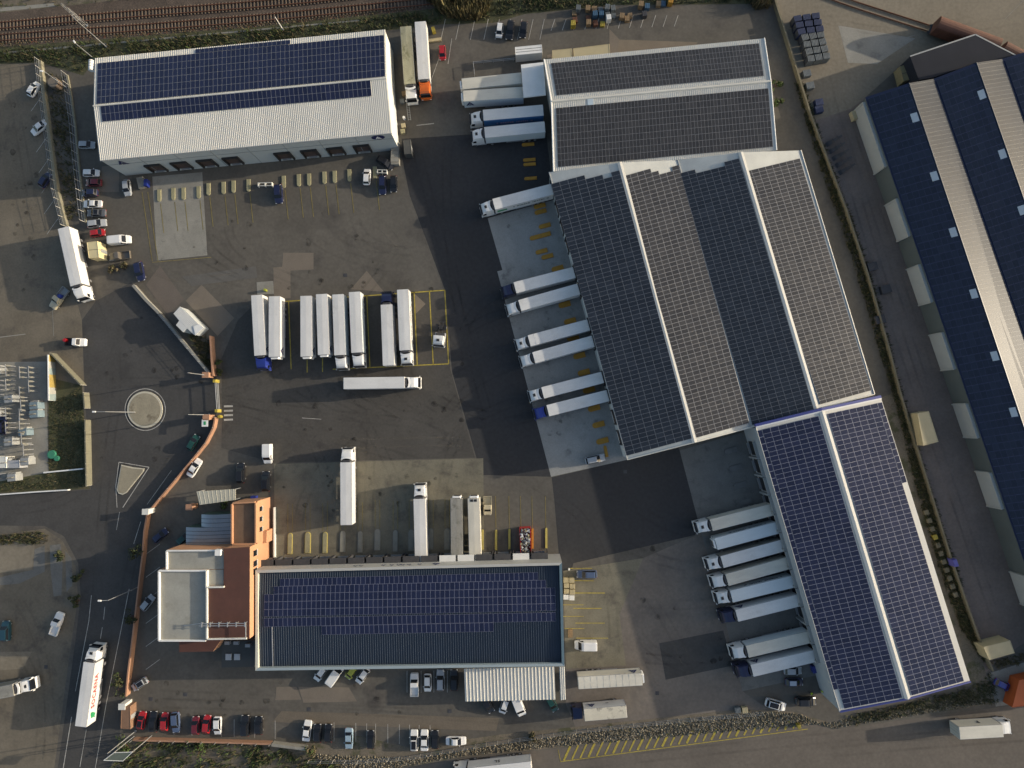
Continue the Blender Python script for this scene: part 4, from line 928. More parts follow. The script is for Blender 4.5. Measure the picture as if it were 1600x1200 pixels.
# ---- cars
CS = {'hatch': (3.9, 1.68, 1.46, .92, (-1.75, -1.35, .35, 1.1), .8), 'sedan': (4.5, 1.76, 1.43, .92, (-1.45, -.85, .35, 1.15), .85),
      'wagon': (4.5, 1.76, 1.5, .95, (-2.1, -1.75, .3, 1.1), .85), 'suv': (4.5, 1.85, 1.72, 1.08, (-2.1, -1.75, .45, 1.15), .92),
      'small': (3.5, 1.6, 1.5, .95, (-1.6, -1.3, .5, 1.15), .8)}
_cm = {}
def car_meshes(k):
    if k in _cm: return _cm[k]
    L, w, H, zb, (r0, r1, f1, f0), hood = CS[k]; h = w/2; b = MB(); xr, xf = -L/2, L/2
    st = [(xr, .55, zb*.86, .80), (xr+.12, .42, zb*.97, .93), (xr+.55, .25, zb, 1), (0, .22, zb, 1), (f0, .24, zb, 1), (f0+.35, .25, zb*.97*(hood+.1), .985), (xf-.35, .28, hood*.92, .95), (xf-.08, .36, hood*.8, .84), (xf, .45, hood*.66, .70)]
    rings = []
    for x, z0, z1, kk in st:
        y = h*kk; rings.append([(x, -y*.9, z0), (x, y*.9, z0), (x, y, z0+.18), (x, y*1.0, (z0+z1)/2), (x, y*.95, z1-.06), (x, y*.82, z1), (x, -y*.82, z1), (x, -y*.95, z1-.06), (x, -y, (z0+z1)/2), (x, -y, z0+.18)])
    b.loft(rings, 0)
    # greenhouse: pillars and roof in paint
    cz = lambda x, t: x
    base = [(r0, zb-.02, h*.90), (r1, H-.05, h*.70), (r1+.25, H, h*.70), (f1-.3, H, h*.70), (f1, H-.05, h*.69), (f0, zb-.02, h*.88)]
    ring = []
    for x, z, y in base: ring.append((x, z, y))
    b.loft([[(x, -y, z), (x, -y*.93, z+.015), (x, y*.93, z+.015), (x, y, z), (x, y*.9, zb-.05), (x, -y*.9, zb-.05)] for x, z, y in base], 0)
    body = b.mesh('body', [CARC['white']], bevel=0)
    e = .012; gl = []
    def Q(name, pts): return quadm(name, pts, WINGL, 0.015)
    ws = Q('windscreen', [(f0-.03, -h*.84, zb+.03), (f0-.03, h*.84, zb+.03), (f1+.05, h*.66, H-.07), (f1+.05, -h*.66, H-.07)])
    rw = Q('rear_window', [(r0+.03, h*.84, zb+.04), (r0+.03, -h*.84, zb+.04), (r1-.04, -h*.66, H-.08), (r1-.04, h*.66, H-.08)])
    sw = {}
    for s in (1, -1):
        P = [(r0+.25, s*(h*.915), zb+.02), (f0-.25, s*(h*.905), zb+.02), (f1-.08, s*(h*.735), H-.09), (r1+.12, s*(h*.735), H-.09)]
        sw[s] = quadm('side_window', P if s < 0 else P[::-1], WINGL, 0.015)
    hl = boxm('headlamp', [((xf-.14, 0, hood*.72), (.2, .34, .13), 0)], [LAMPW]); tl = boxm('tail_lamp', [((xr+.06, 0, zb*.78), (.12, .3, .16), 0)], [MATS['tail_red']])
    mi = boxm('mirror', [((f0-.35, 0, zb+.08), (.14, .2, .13), 0)], [CARC['white']])
    _cm[k] = (body, ws, rw, sw, hl, tl, mi, L, w); return _cm[k]
ROOFG = mat('dark_glass_roof', (0.012, 0.012, 0.015), 0.15, 0.0)
def car(kind, px, py, hd, col, label, roof=None, group='parked cars', z=.8):
    body, ws, rw, sw, hl, tl, mi, L, w = car_meshes(kind)
    loc = W(px, py, z); a0, a1 = W(px, py, z), W(px+hd[0], py+hd[1], z); a = math.atan2(a1.y-a0.y, a1.x-a0.x); loc.z = 0
    T = thing('car', label, 'car', loc, a, group); cm = CARC[col]
    bd_ = put('body', body, T, mats={0: cm}); put('windscreen', ws, bd_); put('rear_window', rw, bd_)
    for s in (1, -1):
        put('side_window', sw[s], bd_); put('headlamp', hl, bd_, (0, s*w*.33, 0)); put('tail_lamp', tl, bd_, (0, s*w*.34, 0)); put('mirror', mi, bd_, (0, s*(w/2+.06), 0), 0, {0: cm})
        put('wheel', WH_C, T, (L*.31, s*(w/2-.12), .31)); put('wheel', WH_C, T, (-L*.30, s*(w/2-.12), .31))
    if roof:
        H = CS[kind][2]; r1, f1 = CS[kind][4][1], CS[kind][4][2]
        put('roof_panel', boxm('roof_panel', [(((r1+f1)/2, 0, H+.012), (f1-r1-.3, w*.58, .03), 0)], [roof]), T)
    return T
_vm = {}
def van_meshes(L, H, w=2.0):
    if (L, H) in _vm: return _vm[(L, H)]
    b = MB(); h = w/2; xr, xf = -L/2, L/2
    st = [(xr, .45, H-.12, .93), (xr+.1, .35, H-.03, .98), (xr+.5, .3, H, 1), (xf-1.9, .3, H, 1), (xf-1.45, .3, H-.12, .99), (xf-.75, .3, 1.22, .97), (xf-.2, .35, .98, .9), (xf, .42, .75, .78)]
    rings = []
    for x, z0, z1, k in st:
        y = h*k; rings.append([(x, -y*.93, z0), (x, y*.93, z0), (x, y, z0+.25), (x, y, min(1.15, z1-.08)), (x, y*.93, z1-.08), (x, y*.82, z1), (x, -y*.82, z1), (x, -y*.93, z1-.08), (x, -y, min(1.15, z1-.08)), (x, -y, z0+.25)])
    b.loft(rings, 0); body = b.mesh('body', [CARC['white']])
    ws = quadm('windscreen', [(xf-.80, -h*.82, 1.27), (xf-.80, h*.82, 1.27), (xf-1.42, h*.76, H-.13), (xf-1.42, -h*.76, H-.13)], WINGL, .02)
    sw = {s: quadm('side_window', ([(xf-1.9, s*h*.985, 1.25), (xf-1.0, s*h*.975, 1.25), (xf-1.45, s*h*.945, H-.3), (xf-1.9, s*h*.945, H-.3)])[::(1 if s < 0 else -1)], WINGL, .02) for s in (1, -1)}
    hl = boxm('headlamp', [((xf-.14, 0, .8), (.2, .3, .2), 0)], [LAMPW]); mi = boxm('mirror', [((xf-1.0, 0, 1.35), (.15, .22, .3), 0)], [BLACK])
    tl = boxm('tail_lamp', [((xr+.03, 0, 1.0), (.08, .16, .4), 0)], [MATS['tail_red']])
    _vm[(L, H)] = (body, ws, sw, hl, mi, tl); return _vm[(L, H)]
def van(px, py, hd, col, label, L=4.9, H=2.0, w=2.0, z=1.0):
    body, ws, sw, hl, mi, tl = van_meshes(L, H, w)
    loc = W(px, py, z); a1 = W(px+hd[0], py+hd[1], z); a = math.atan2(a1.y-loc.y, a1.x-loc.x); loc.z = 0
    T = thing('van', label, 'van', loc, a, 'vans'); cm = CARC[col]
    put('body', body, T, mats={0: cm}); put('windscreen', ws, T)
    for s in (1, -1):
        put('side_window', sw[s], T); put('headlamp', hl, T, (0, s*w*.33, 0)); put('mirror', mi, T, (0, s*(w/2+.1), 0)); put('tail_lamp', tl, T, (0, s*w*.42, 0))
        put('wheel', WH_C, T, (L*.32, s*(w/2-.12), .31)); put('wheel', WH_C, T, (-L*.30, s*(w/2-.12), .31))
def pickup(px, py, hd, col, label, bed, L=5.0, load=None):
    loc = W(px, py, .9); a1 = W(px+hd[0], py+hd[1], .9); a = math.atan2(a1.y-loc.y, a1.x-loc.x); loc.z = 0
    T = thing('pickup_truck', label, 'pickup', loc, a, 'pickup trucks'); cm = CARC[col]; w = 1.85; h = w/2
    k = ('pk', L)
    if k not in _vm:
        b = MB(); xf = L/2; x0 = -.25
        st = [(x0, .35, 1.75, .96), (x0+.15, .3, 1.82, 1), (x0+.95, .3, 1.80, 1), (x0+1.5, .3, 1.12, 1), (xf-.2, .35, .98, .93), (xf, .42, .75, .8)]
        b.loft([[(x, -h*q*.93, z0), (x, h*q*.93, z0), (x, h*q, z0+.25), (x, h*q, min(1.1, z1-.05)), (x, h*q*.8, z1), (x, -h*q*.8, z1), (x, -h*q, min(1.1, z1-.05)), (x, -h*q, z0+.25)] for x, z0, z1, q in st], 0)
        ws = quadm('windscreen', [(x0+1.48, -h*.78, 1.18), (x0+1.48, h*.78, 1.18), (x0+1.0, h*.72, 1.76), (x0+1.0, -h*.72, 1.76)], WINGL, .02)
        c = -(L/2-.3)/2-.3; l = L/2-.35
        bd = boxm('cargo_bed', [((c, 0, .62), (l, w-.1, .12), 0), ((c, h-.05, .88), (l, .07, .5), 0), ((c, -h+.05, .88), (l, .07, .5), 0), ((c-l/2+.03, 0, .88), (.07, w-.16, .5), 0)], [GREYM])
        _vm[k] = (b.mesh('cab', [CARC['white']]), ws, bd, boxm('headlamp', [((xf-.1, 0, .75), (.14, .3, .18), 0)], [LAMPW]))
    cb, ws, bd, hl = _vm[k]
    put('cab', cb, T, mats={0: cm}); put('windscreen', ws, T); put('cargo_bed', bd, T, mats={0: bed})
    for s in (1, -1):
        put('headlamp', hl, T, (0, s*.6, 0)); put('wheel', WH_C, T, (L*.32, s*(h-.12), .31)); put('wheel', WH_C, T, (-L*.3, s*(h-.12), .31))
    return T

U, D_, LF, RT = (0, -1), (0, 1), (-1, 0), (1, 0)
car('hatch', 52, 139, (.5, -.85), 'white', 'white car by the left fence, nearer the railway')
car('sedan', 61, 199, (-.75, .6), 'white', 'white car angled by the left fence, below another white car')
car('hatch', 70, 281, (.5, -.8), 'navy', 'dark blue car in the shade at the left fence')
car('hatch', 135, 226, RT, 'silver', 'silver car alone beside the left end of the white warehouse')
car('hatch', 142, 270, RT, 'white', 'white car at the top of the column left of the white warehouse')
car('hatch', 146, 285, LF, 'darkred', 'dark red car in the column left of the white warehouse')
car('hatch', 140, 301, LF, 'navy', 'dark blue car below the dark red one in the left column')
car('sedan', 144.5, 318.5, LF, 'white', 'white sedan in the left column below the dark blue car')
car('sedan', 150.5, 332.5, LF, 'grey', 'grey car with dark roof in the left column', roof=ROOFG)
car('wagon', 151, 349, (1, -.12), 'silver', 'silver wagon above the bright red car in the left column')
car('small', 152, 364, (1, -.15), 'red', 'bright red car above the cream hut')
van(187, 375, (1, -.1), 'white', 'white van right of the cream hut')
pickup(187, 400, (-1, .15), 'brown', 'brown pickup with white tailgate boxes beside the cream hut', CARC['brown'])
car('suv', 218, 424, (.18, 1), 'navy', 'dark blue car near the grey boundary wall')
car('hatch', 198, 293, (.1, 1), 'silver', 'silver car tucked by the left corner of the white warehouse docks')
car('suv', 435, 303, (.05, 1), 'navy', 'dark blue car among the yellow kerb islands with long shadow')
car('hatch', 573, 276, (.05, -1), 'white', 'white car parked at the docks of the white warehouse')
car('wagon', 597.5, 289, D_, 'navy', 'dark blue car beside a black one near the warehouse stair')
car('hatch', 615, 287, D_, 'black', 'black car next to the dark blue one near the warehouse stair')
car('suv', 602, 254, (.85, .5), 'black', 'black car slanted at the right corner of the white warehouse')
car('small', 691, 82, (.05, 1), 'red', 'red car standing alone right of the orange truck')
car('small', 780.5, 47, (-.12, 1), 'white', 'white car in the upper marked bays')
car('suv', 797, 47, (-.12, 1), 'black', 'black car next to the white one in the upper bays')
car('hatch', 818, 46, (-.12, 1), 'black', 'black car furthest right in the upper bays')
car('hatch', 301.5, 692, (.45, -.8), 'green', 'dark green car on the road outside the salmon wall')
car('sedan', 303.5, 731, (.5, -.8), 'white', 'white car inside the salmon wall')
car('suv', 376, 739, U, 'black', 'black car above the office canopy')
van(418, 709, D_, 'white', 'white van above the left end of the olive apron', L=4.4, H=1.95)
car('suv', 415.5, 752, U, 'black', 'black car beside the olive apron above the office', roof=ROOFG)
car('hatch', 250, 837, (.7, -.6), 'navy', 'dark blue car slanted in the bay along the salmon wall')
car('hatch', 287, 841, (.7, -.6), 'green', 'dark green car half under the vaulted office roof')
car('hatch', 230, 942, (.6, -.75), 'silver', 'silver car in the slanted bays left of the office')
car('hatch', 218, 1069, (-.85, .55), 'silver', 'silver car with black roof at the lower left wall', roof=ROOFG)
pickup(88.5, 975, (.35, -1), 'white', 'white pickup facing up in the lower left lot', WHITE, 5.2)
car('suv', 9, 986, U, 'teal', 'dark teal car at the left edge of the lower left lot')
row = 'cars along the bottom left wall'
car('hatch', 221, 1126, (.15, -1), 'red', 'red car with black roof, leftmost along the bottom salmon wall', roof=ROOFG, group=row)
car('wagon', 239.5, 1128, U, 'black', 'black car between two red ones along the bottom salmon wall', group=row)
car('hatch', 257, 1128, (.05, -1), 'red', 'red car second of its colour from the left along the bottom wall', group=row)
car('wagon', 274, 1129, (.05, 1), 'bluegrey', 'blue grey car along the bottom salmon wall', group=row)
car('hatch', 305.5, 1134, U, 'darkred', 'dark red car after the empty bay along the bottom wall', group=row)
car('hatch', 322.5, 1132, (.1, -1), 'red', 'red car directly left of the white one along the bottom wall', group=row)
car('hatch', 339.5, 1134, D_, 'white', 'white car beside a red one along the bottom wall', group=row)
car('suv', 383, 1134, U, 'black', 'large black car, left of the pair along the bottom wall', group=row)
car('hatch', 404, 1134, U, 'black', 'black car, right of the pair along the bottom wall', group=row)
r2 = 'cars in the bottom bays'
car('sedan', 479.5, 1142, (.12, -1), 'white', 'white car at the left of the bottom bays beside two black ones', group=r2)
car('hatch', 496, 1146, U, 'black', 'black car right beside the white one in the bottom bays', group=r2)
car('hatch', 513, 1146, U, 'black', 'second black car from the left in the bottom bays', group=r2)
car('sedan', 545, 1154, D_, 'lightblue', 'light blue car in the bottom bays', group=r2)
car('hatch', 579, 1156, U, 'black', 'black car with a red lamp alone in the bottom bays', group=r2)
car('wagon', 647, 1157, U, 'white', 'white car with dark roof bars in the bottom bays', roof=ROOFG, group=r2)
car('sedan', 663, 1157, U, 'white', 'white sedan beside a black car in the bottom bays', group=r2)
car('hatch', 679.5, 1156, U, 'black', 'black car right of the white sedan in the bottom bays', group=r2)
car('sedan', 712.5, 1158, RT, 'white', 'white car parked lengthwise at the end of the bottom bays', group=r2)
r3 = 'vehicles behind the dark-roofed warehouse'
car('hatch', 501, 1052, (-.6, .85), 'white', 'white car slanted below the dark roof, leftmost there', group=r3)
van(524, 1054, (.6, -.85), 'white', 'white van slanted below the dark roof')
car('small', 549, 1050, (-.6, .85), 'lime', 'lime yellow car slanted below the dark roof', group=r3)
car('hatch', 566.5, 1056, (-.6, .85), 'white', 'white car right of the lime one below the dark roof', group=r3)
pickup(647.5, 1070, U, 'white', 'white pickup parked below the dark roof', WHITE, 5.0)
car('hatch', 668, 1067, D_, 'white', 'white car right of the white pickup', group=r3)
car('wagon', 688, 1063, U, 'silver', 'silver car left of the black one near the striped canopy', group=r3)
car('wagon', 709.5, 1063, U, 'black', 'black car against the striped canopy', group=r3)
car('hatch', 762, 1101, (.5, .9), 'black', 'black car poking out below the striped canopy', group=r3)
car('small', 788, 1103, (-.3, .9), 'white', 'small white car poking out below the striped canopy', group=r3)
van(811, 1104, (.35, .9), 'white', 'white van poking out below the striped canopy', L=4.3, H=1.9)
car('hatch', 862, 1099, (.5, .9), 'green', 'dark green car at the right end of the striped canopy', group=r3)
car('wagon', 917, 897.5, LF, 'bluegrey', 'blue grey car in the yellow bays right of the dark roof')
van(915, 1008, LF, 'white', 'white van in the yellow bays right of the dark roof', L=4.8, H=2.2)
pickup(762, 790, D_, 'beige', 'small beige pickup beside the docked cream trailer', CARC['beige'], 4.2)
car('wagon', 930, 717.5, (1, -.22), 'silver', 'silver car on the central dock apron')
car('hatch', 1239, 1048, RT, 'silver', 'silver car close below the lowest docked truck at right')
car('hatch', 1241, 1066, RT, 'navy', 'dark car with pale roof below the silver one at right', roof=mat('pale_car_roof', (0.42, 0.45, 0.5), 0.3, 0))
car('suv', 1259, 1096, RT, 'black', 'black car near the two workers')
car('suv', 1212, 1101, (1, .28), 'white', 'white car with black roof on the verge at right', roof=ROOFG)
car('small', 1566, 1070, (1, .5), 'blue', 'small blue car at the right edge corner')
pickup(118, 534.5, (1, .03), 'white', 'white pickup with red drum leaving the left yard', DARKM, 4.8)
T = pickup(92, 466, (-.6, .8), 'beige', 'battered flatbed with blue drum in the left yard', GREYM, 5.6)
# ------------------------------------------------------------------ office complex at lower left
def office():
    c = W(360, 930, 0); T = thing('office_building', 'salmon office block with grey flat roofs and red-brown roof', 'building', (c.x, c.y, 0))
    def blk(name, px, z, wall, top, base=0.0):
        q = WP(px, z); mb = MB(); mb.prism(q, base, z, 0, 1); return mb.build(name, [wall, top], T)
    def par(px, z, h, th, m, closed=True):
        q = WP(px, z); n = len(q)
        for i in range(n if closed else n-1):
            a, e = q[i], q[(i+1) % n]; d = Vector((e.x-a.x, e.y-a.y, 0)); L = d.length; ang = math.atan2(d.y, d.x); mid = (a+e)/2
            mb = MB(); mb.box((mid.x, mid.y, z+h/2), (L-th if closed else L, th, h), 0, ang); mb.build('parapet', [m], T)
    zt, zm = 6.6, 9.8
    blk('upper_wing', [(363, 785), (402, 783), (402, 850), (363, 851)], zt, ORANGEW, BRFLAT); par([(364, 786), (401, 784), (401, 849), (364, 850)], zt+.001, .6, .3, ORANGEW)
    blk('main_block', [(350, 857), (390.5, 854.5), (390, 998), (324, 998.5), (324, 917), (350, 916)], zm, ORANGEW, BRROOF)
    blk('grey_wing', [(261, 859), (349.6, 858.4), (349.6, 889), (261, 889.6)], zm-.5, ORANGEW, GRROOF); par([(262, 860), (349, 859.5)], zm-.5, .5, .25, WHITE, False); par([(262, 860), (262, 889)], zm-.5, .5, .25, WHITE, False)
    blk('grey_wing', [(249, 890), (323.5, 890), (323.5, 1000), (249, 1001)], zm-.4, ORANGEW, GRROOF); par([(250, 891), (250, 1000)], zm-.4, .5, .3, WHITE, False); par([(250, 891), (323, 891)], zm-.4, .5, .3, WHITE, False); par([(250, 1000), (323, 1000)], zm-.4, .5, .3, WHITE, False)
    blk('grey_wing', [(326, 890), (349.4, 890), (349.4, 915), (326, 915.5)], zm-.45, ORANGEW, GRROOF); par([(325.5, 890), (325.5, 916.5)], zm-.45, .9, .25, WALLW, False); par([(325, 917), (351, 916.5)], zm, .45, .3, WALLW, False)
    par([(324.5, 918), (324.5, 997)], zm, .45, .28, WALLW, False); par([(325, 998), (386, 997)], zm, .35, .28, WALLW, False)
    blk('rear_wing', [(280, 1000), (346, 999), (333, 1018), (280, 1019)], 6.2, ORANGEW, BRROOF)
    blk('low_annex', [(347, 1001), (398, 1001), (398, 1042), (346, 1043)], 3.4, GREYM, mat('dark_felt', (0.055, 0.06, 0.06), 0.85, 0.15, 0.4))
    for px in ((357.5, 1026), (371, 1026)):
        q = W(*px, 3.4); mb = MB(); mb.box((q.x, q.y, 3.52), (1.25, 1.3, .22)); mb.build('skylight', [mat('skylight_grey', (0.40, 0.41, 0.42), 0.4, 0.05)], T)
    for px in ((357, 1003), (371, 1003), (389, 1007)):
        q = W(*px, 3.4); mb = MB(); mb.box((q.x, q.y, 3.75), (1.1, .7, .7)); mb.build('roof_unit', [GREYM], T)
    q = W(341.5, 863, zm); mb = MB(); mb.box((q.x, q.y, zm-.05), (1.2, 1.25, .9)); mb.build('roof_unit', [WHITE], T)
    # rooftop rail with brackets
    a, e = W(311, 974.5, zm+1.0), W(384, 974, zm+1.0); mb = MB(); mb.cyl(a, e, .09, n=6); mb.cyl(a-Vector((0, .45, 0)), e-Vector((0, .45, 0)), .09, n=6); mb.build('roof_rail', [STEEL], T)
    a2 = W(384, 996, zm+1.0); mb = MB(); mb.cyl(e, a2, .09, n=6); mb.build('roof_rail', [STEEL], T)
    for k in range(6):
        p = lerp(a, e, (k+.3)/5.4); mb = MB(); mb.cyl(Vector((p.x, p.y, zm-.4)), p, .06, n=6); mb.box((p.x, p.y-.2, p.z+.05), (.22, 1.0, .12)); mb.build('rail_bracket', [STEEL], T)
    a3 = W(287, 978, zm+.1); mb = MB(); mb.cyl(a3, a-Vector((0, 0, .1)), .08, n=6); mb.build('roof_rail', [STEEL], T)
    # windows on the sunlit right-hand walls
    wf = WallF(W(402, 783, zt), W(402, 850, zt), Vector((c.x, c.y, 0)))
    for t in (1.4, 3.6, 5.8):
        mb = MB(); wf.box(mb, t, t+1.0, 4.3, 5.5, .0, .03); wn = mb.build('window', [WINGL], T)
        mb = MB(); wf.box(mb, t-.1, t+1.1, 4.15, 4.28, .0, .15); mb.build('window_sill', [WALLW], wn)
    q = W(414, 838, 3.0); mb = MB(); mb.box((q.x, q.y, 1.9), (1.4, 2.6, 3.8)); mb.build('porch', [ORANGEW], T)
    wf = WallF(W(390.5, 854.5, zm), W(390.3, 998, zm), Vector((c.x, c.y, 0)))
    for t in (1.2, 3.4, 5.0):
        mb = MB(); wf.box(mb, t, t+1.2, 6.6, 8.2, .0, .03); wn = mb.build('window', [WINGL], T)
        mb = MB(); wf.box(mb, t-.1, t+1.3, 6.45, 6.58, .0, .15); mb.build('window_sill', [WALLW], wn)
    # vaulted metal roof
    def vault(x0, x1, y0, y1, z, rise):
        a, e, f, g_ = W(x0, y0, z), W(x1, y0, z), W(x1, y1, z), W(x0, y1, z); n = 12; mb = MB(); P = []
        for i in range(n+1):
            u = i/n; zz = z+rise*math.sin(math.pi*(0.18+0.82*u))
            p, q_ = lerp(a, e, u), lerp(g_, f, u); P.append((Vector((p.x, p.y, zz)), Vector((q_.x, q_.y, zz))))
        for i in range(n):
            mb.face([P[i][0], P[i+1][0], P[i+1][1], P[i][1]]); lo = Vector((0, 0, .12)); mb.face([P[i][1]-lo, P[i+1][1]-lo, P[i+1][0]-lo, P[i][0]-lo])
            mb.face([P[i][0], P[i][0]-lo, P[i+1][0]-lo, P[i+1][0]]); mb.face([P[i][1], P[i+1][1], P[i+1][1]-lo, P[i][1]-lo])
        mb.build('vault_roof', [mat('vault_metal', (0.30, 0.33, 0.35), 0.32, 0.08, 0.4, metal=0.6)], T, smooth=False)
        k = int((a-g_).length/0.75)
        for s in range(1, k):
            v = s/k; mb = MB()
            for i in range(n): mb.cyl(lerp(P[i][0], P[i][1], v)+Vector((0, 0, .02)), lerp(P[i+1][0], P[i+1][1], v)+Vector((0, 0, .02)), .05, n=4, cap=False)
            mb.build('vault_seam', [CHASS], T)
        mb = MB(); mb.prism([(P[0][0].x, P[0][0].y), (P[-1][0].x, P[-1][0].y), (P[-1][1].x, P[-1][1].y), (P[0][1].x, P[0][1].y)], 0, z-.1); mb.build('glazed_hall', [mat('hall_green', (0.05, 0.09, 0.075), 0.4, 0.05)], T)
    vault(293, 361.5, 823, 852.5, 3.6, 1.1); vault(317, 361.5, 803, 822.6, 3.6, 1.1)
    return T
office()
def canopy_box(name, label, cat, px, z, m, ribm=None, pitch=.6, th=.12, posts=True):
    q = WP(px, z); c = sum(q, Vector())/len(q); T = thing(name, label, cat, (c.x, c.y, 0)); mb = MB(); slab3(mb, q, th); mb.build('roof', [m], T)
    if ribm: ribs(T, [q[3], q[2], q[1], q[0]], pitch, ribm, .2, .03 if 'ribbed' in ribm.name else .08)
    if posts:
        for p in q:
            d = (c-p)*.06; mb = MB(); mb.cyl((p.x+d.x, p.y+d.y, 0), (p.x+d.x, p.y+d.y, z-th), .09, n=8); mb.build('post', [STEEL], T)
    return T
canopy_box('car_canopy', 'cream striped metal canopy below the dark-roofed warehouse', 'canopy', [(725, 1045), (866, 1042), (868, 1093), (727, 1096)], 4.0, WROOF, WROOF, .75)
canopy_box('car_canopy', 'narrow strip of striped canopy at the warehouse corner', 'canopy', [(874, 1042), (882.5, 1042), (884, 1093), (876, 1094)], 4.0, WROOF, WROOF, .75)
canopy_box('entrance_canopy', 'pale ribbed canopy above the vaulted office roof', 'canopy', [(307, 768), (368, 764), (368, 781), (312, 789)], 3.0, mat('pale_ribbed', (0.42, 0.41, 0.34), 0.6, 0.08), MATS['pale_ribbed'], .9, posts=True)
# gatehouse
q = WP([(271, 490), (281, 479), (289, 485), (315, 511), (303, 523), (292, 513), (286, 519), (275, 508), (280, 501)], 3.2)
c = sum(q, Vector())/len(q); T = thing('gatehouse', 'small white-roofed gatehouse by the grey boundary wall', 'hut', (c.x, c.y, 0))
mb = MB(); mb.prism([p.xy*.985+c.xy*.015 for p in q], 0, 3.0); mb.build('wall', [WALLG], T)
mb = MB(); mb.prism(q, 3.0, 3.2); mb.build('roof', [mat('ridged_white', (0.55, 0.56, 0.55), 0.5, 0.06)], T)
a, e = W(281, 479, 3.2), W(315, 511, 3.2); f, g_ = W(303, 523, 3.2), W(271, 490, 3.2)
ribs(T, [a, e, f, g_], .35, MATS['ridged_white'], .1, .05)
mb = MB(); q2 = WP([(302, 510), (311, 506), (318, 512), (305, 524)], 3.35); slab3(mb, q2, .12); mb.build('porch_roof', [WHITE], T)

def cabin(name, label, cat, px, z, m, split=0, extra=None):
    q = WP(px, z); c = sum(q, Vector())/len(q); T = thing(name, label, cat, (c.x, c.y, 0)); mb = MB(); mb.prism(q, 0.0, z); mb.build('body', [m], T, bevel=.04)
    mb = MB()
    n = len(q)
    for i in range(n):
        a, e = q[i], q[(i+1) % n]; mb.cyl(Vector((a.x, a.y, z)), Vector((e.x, e.y, z)), .06, n=5)
        mb.cyl(Vector((a.x, a.y, 0)), Vector((a.x, a.y, z)), .06, n=5)
    mb.build('corner_frame', [extra or m], T)
    for k in range(1, split+1):
        u = k/(split+1); a, e = lerp(q[0], q[3], u), lerp(q[1], q[2], u); mb = MB(); mb.cyl(Vector((a.x, a.y, z+.01)), Vector((e.x, e.y, z+.01)), .05, n=4); mb.cyl(Vector((e.x, e.y, .1)), Vector((e.x, e.y, z)), .05, n=4); mb.build('seam', [CHASS], T)
    a, e = q[1], q[2]; d = (e-a).normalized(); n_ = Vector((d.y, -d.x, 0)); mid = lerp(a, e, .5)
    if n_.dot(mid-c) < 0: n_ = -n_
    ang = math.atan2(d.y, d.x); mb = MB(); mb.box((mid.x+n_.x*.02, mid.y+n_.y*.02, 1.05), (.9, .06, 2.0), 0, ang); mb.build('door', [GREYM], T)
    return T
cabin('site_cabin', 'cream twin cabin beside the white turning truck', 'cabin', [(136, 379), (152, 377), (154.5, 402), (139, 403)], 2.9, CREAMC, 1)
cabin('storage_container', 'beige container beside the beige wall on the right lane', 'container', [(1434, 646), (1451, 643), (1466, 690), (1443, 696)], 3.4, BEIGEC, 0)
cabin('storage_container', 'beige container in the lower right corner', 'container', [(1537, 1011), (1578, 1001), (1585, 1020), (1546, 1031)], 3.2, BEIGEC, 0)
cabin('storage_container', 'orange container at the lower right edge', 'container', [(1593, 1063), (1616, 1058), (1607, 1102), (1582, 1105)], 2.6, mat('orange_container', (0.42, 0.09, 0.02), 0.6, 0.1, 0.5), 0)
cabin('storage_container', 'dark grey container at the right foot of the white warehouse', 'container', [(630.5, 219), (641, 218), (643, 240), (632, 241)], 2.2, mat('dark_container', (0.06, 0.062, 0.06), 0.6, 0.1), 0)
cabin('store_shed', 'flat tan shed behind the gable warehouse, wider one', 'shed', [(896, 76), (952, 69), (953, 92), (897, 92)], 2.6, BEIGEC, 0)
cabin('store_shed', 'flat tan shed behind the gable warehouse, narrower one', 'shed', [(863, 79), (893, 76), (894, 95), (864, 96)], 2.6, BEIGEC, 0)
cabin('site_cabin', 'white cabin with two rust spots left of the gable warehouse', 'cabin', [(805, 74), (846, 70), (847, 82), (806, 86)], 2.8, WHITE, 2)
cabin('pump_house', 'brown gated shelter between the salmon gate posts', 'shelter', [(190, 1104), (203, 1104), (204, 1139), (189, 1138)], 2.2, mat('brown_sheet', (0.20, 0.115, 0.07), 0.8, 0.1), 0)
cabin('bin_store', 'tan brick store behind the saw-tooth warehouse', 'shed', [(1406, 104), (1426, 98), (1434, 121), (1412, 127)], 2.4, mat('tan_brick', (0.26, 0.21, 0.11), 0.9, 0.15), 1)
# low weathered tank
q = W(91, 134, 0); T = thing('round_tank', 'brown round tank between the two left fences', 'tank', q); mb = MB(); mb.cyl(q, q+Vector((0, 0, 1.6)), 1.25, n=20); mb.build('shell', [mat('brown_tank', (0.14, 0.10, 0.07), 0.8, 0.15)], T); mb = MB(); mb.cyl(q+Vector((0, 0, 1.6)), q+Vector((0, 0, 1.72)), 1.32, 1.15, n=20); mb.build('lid', [PATCH], T)
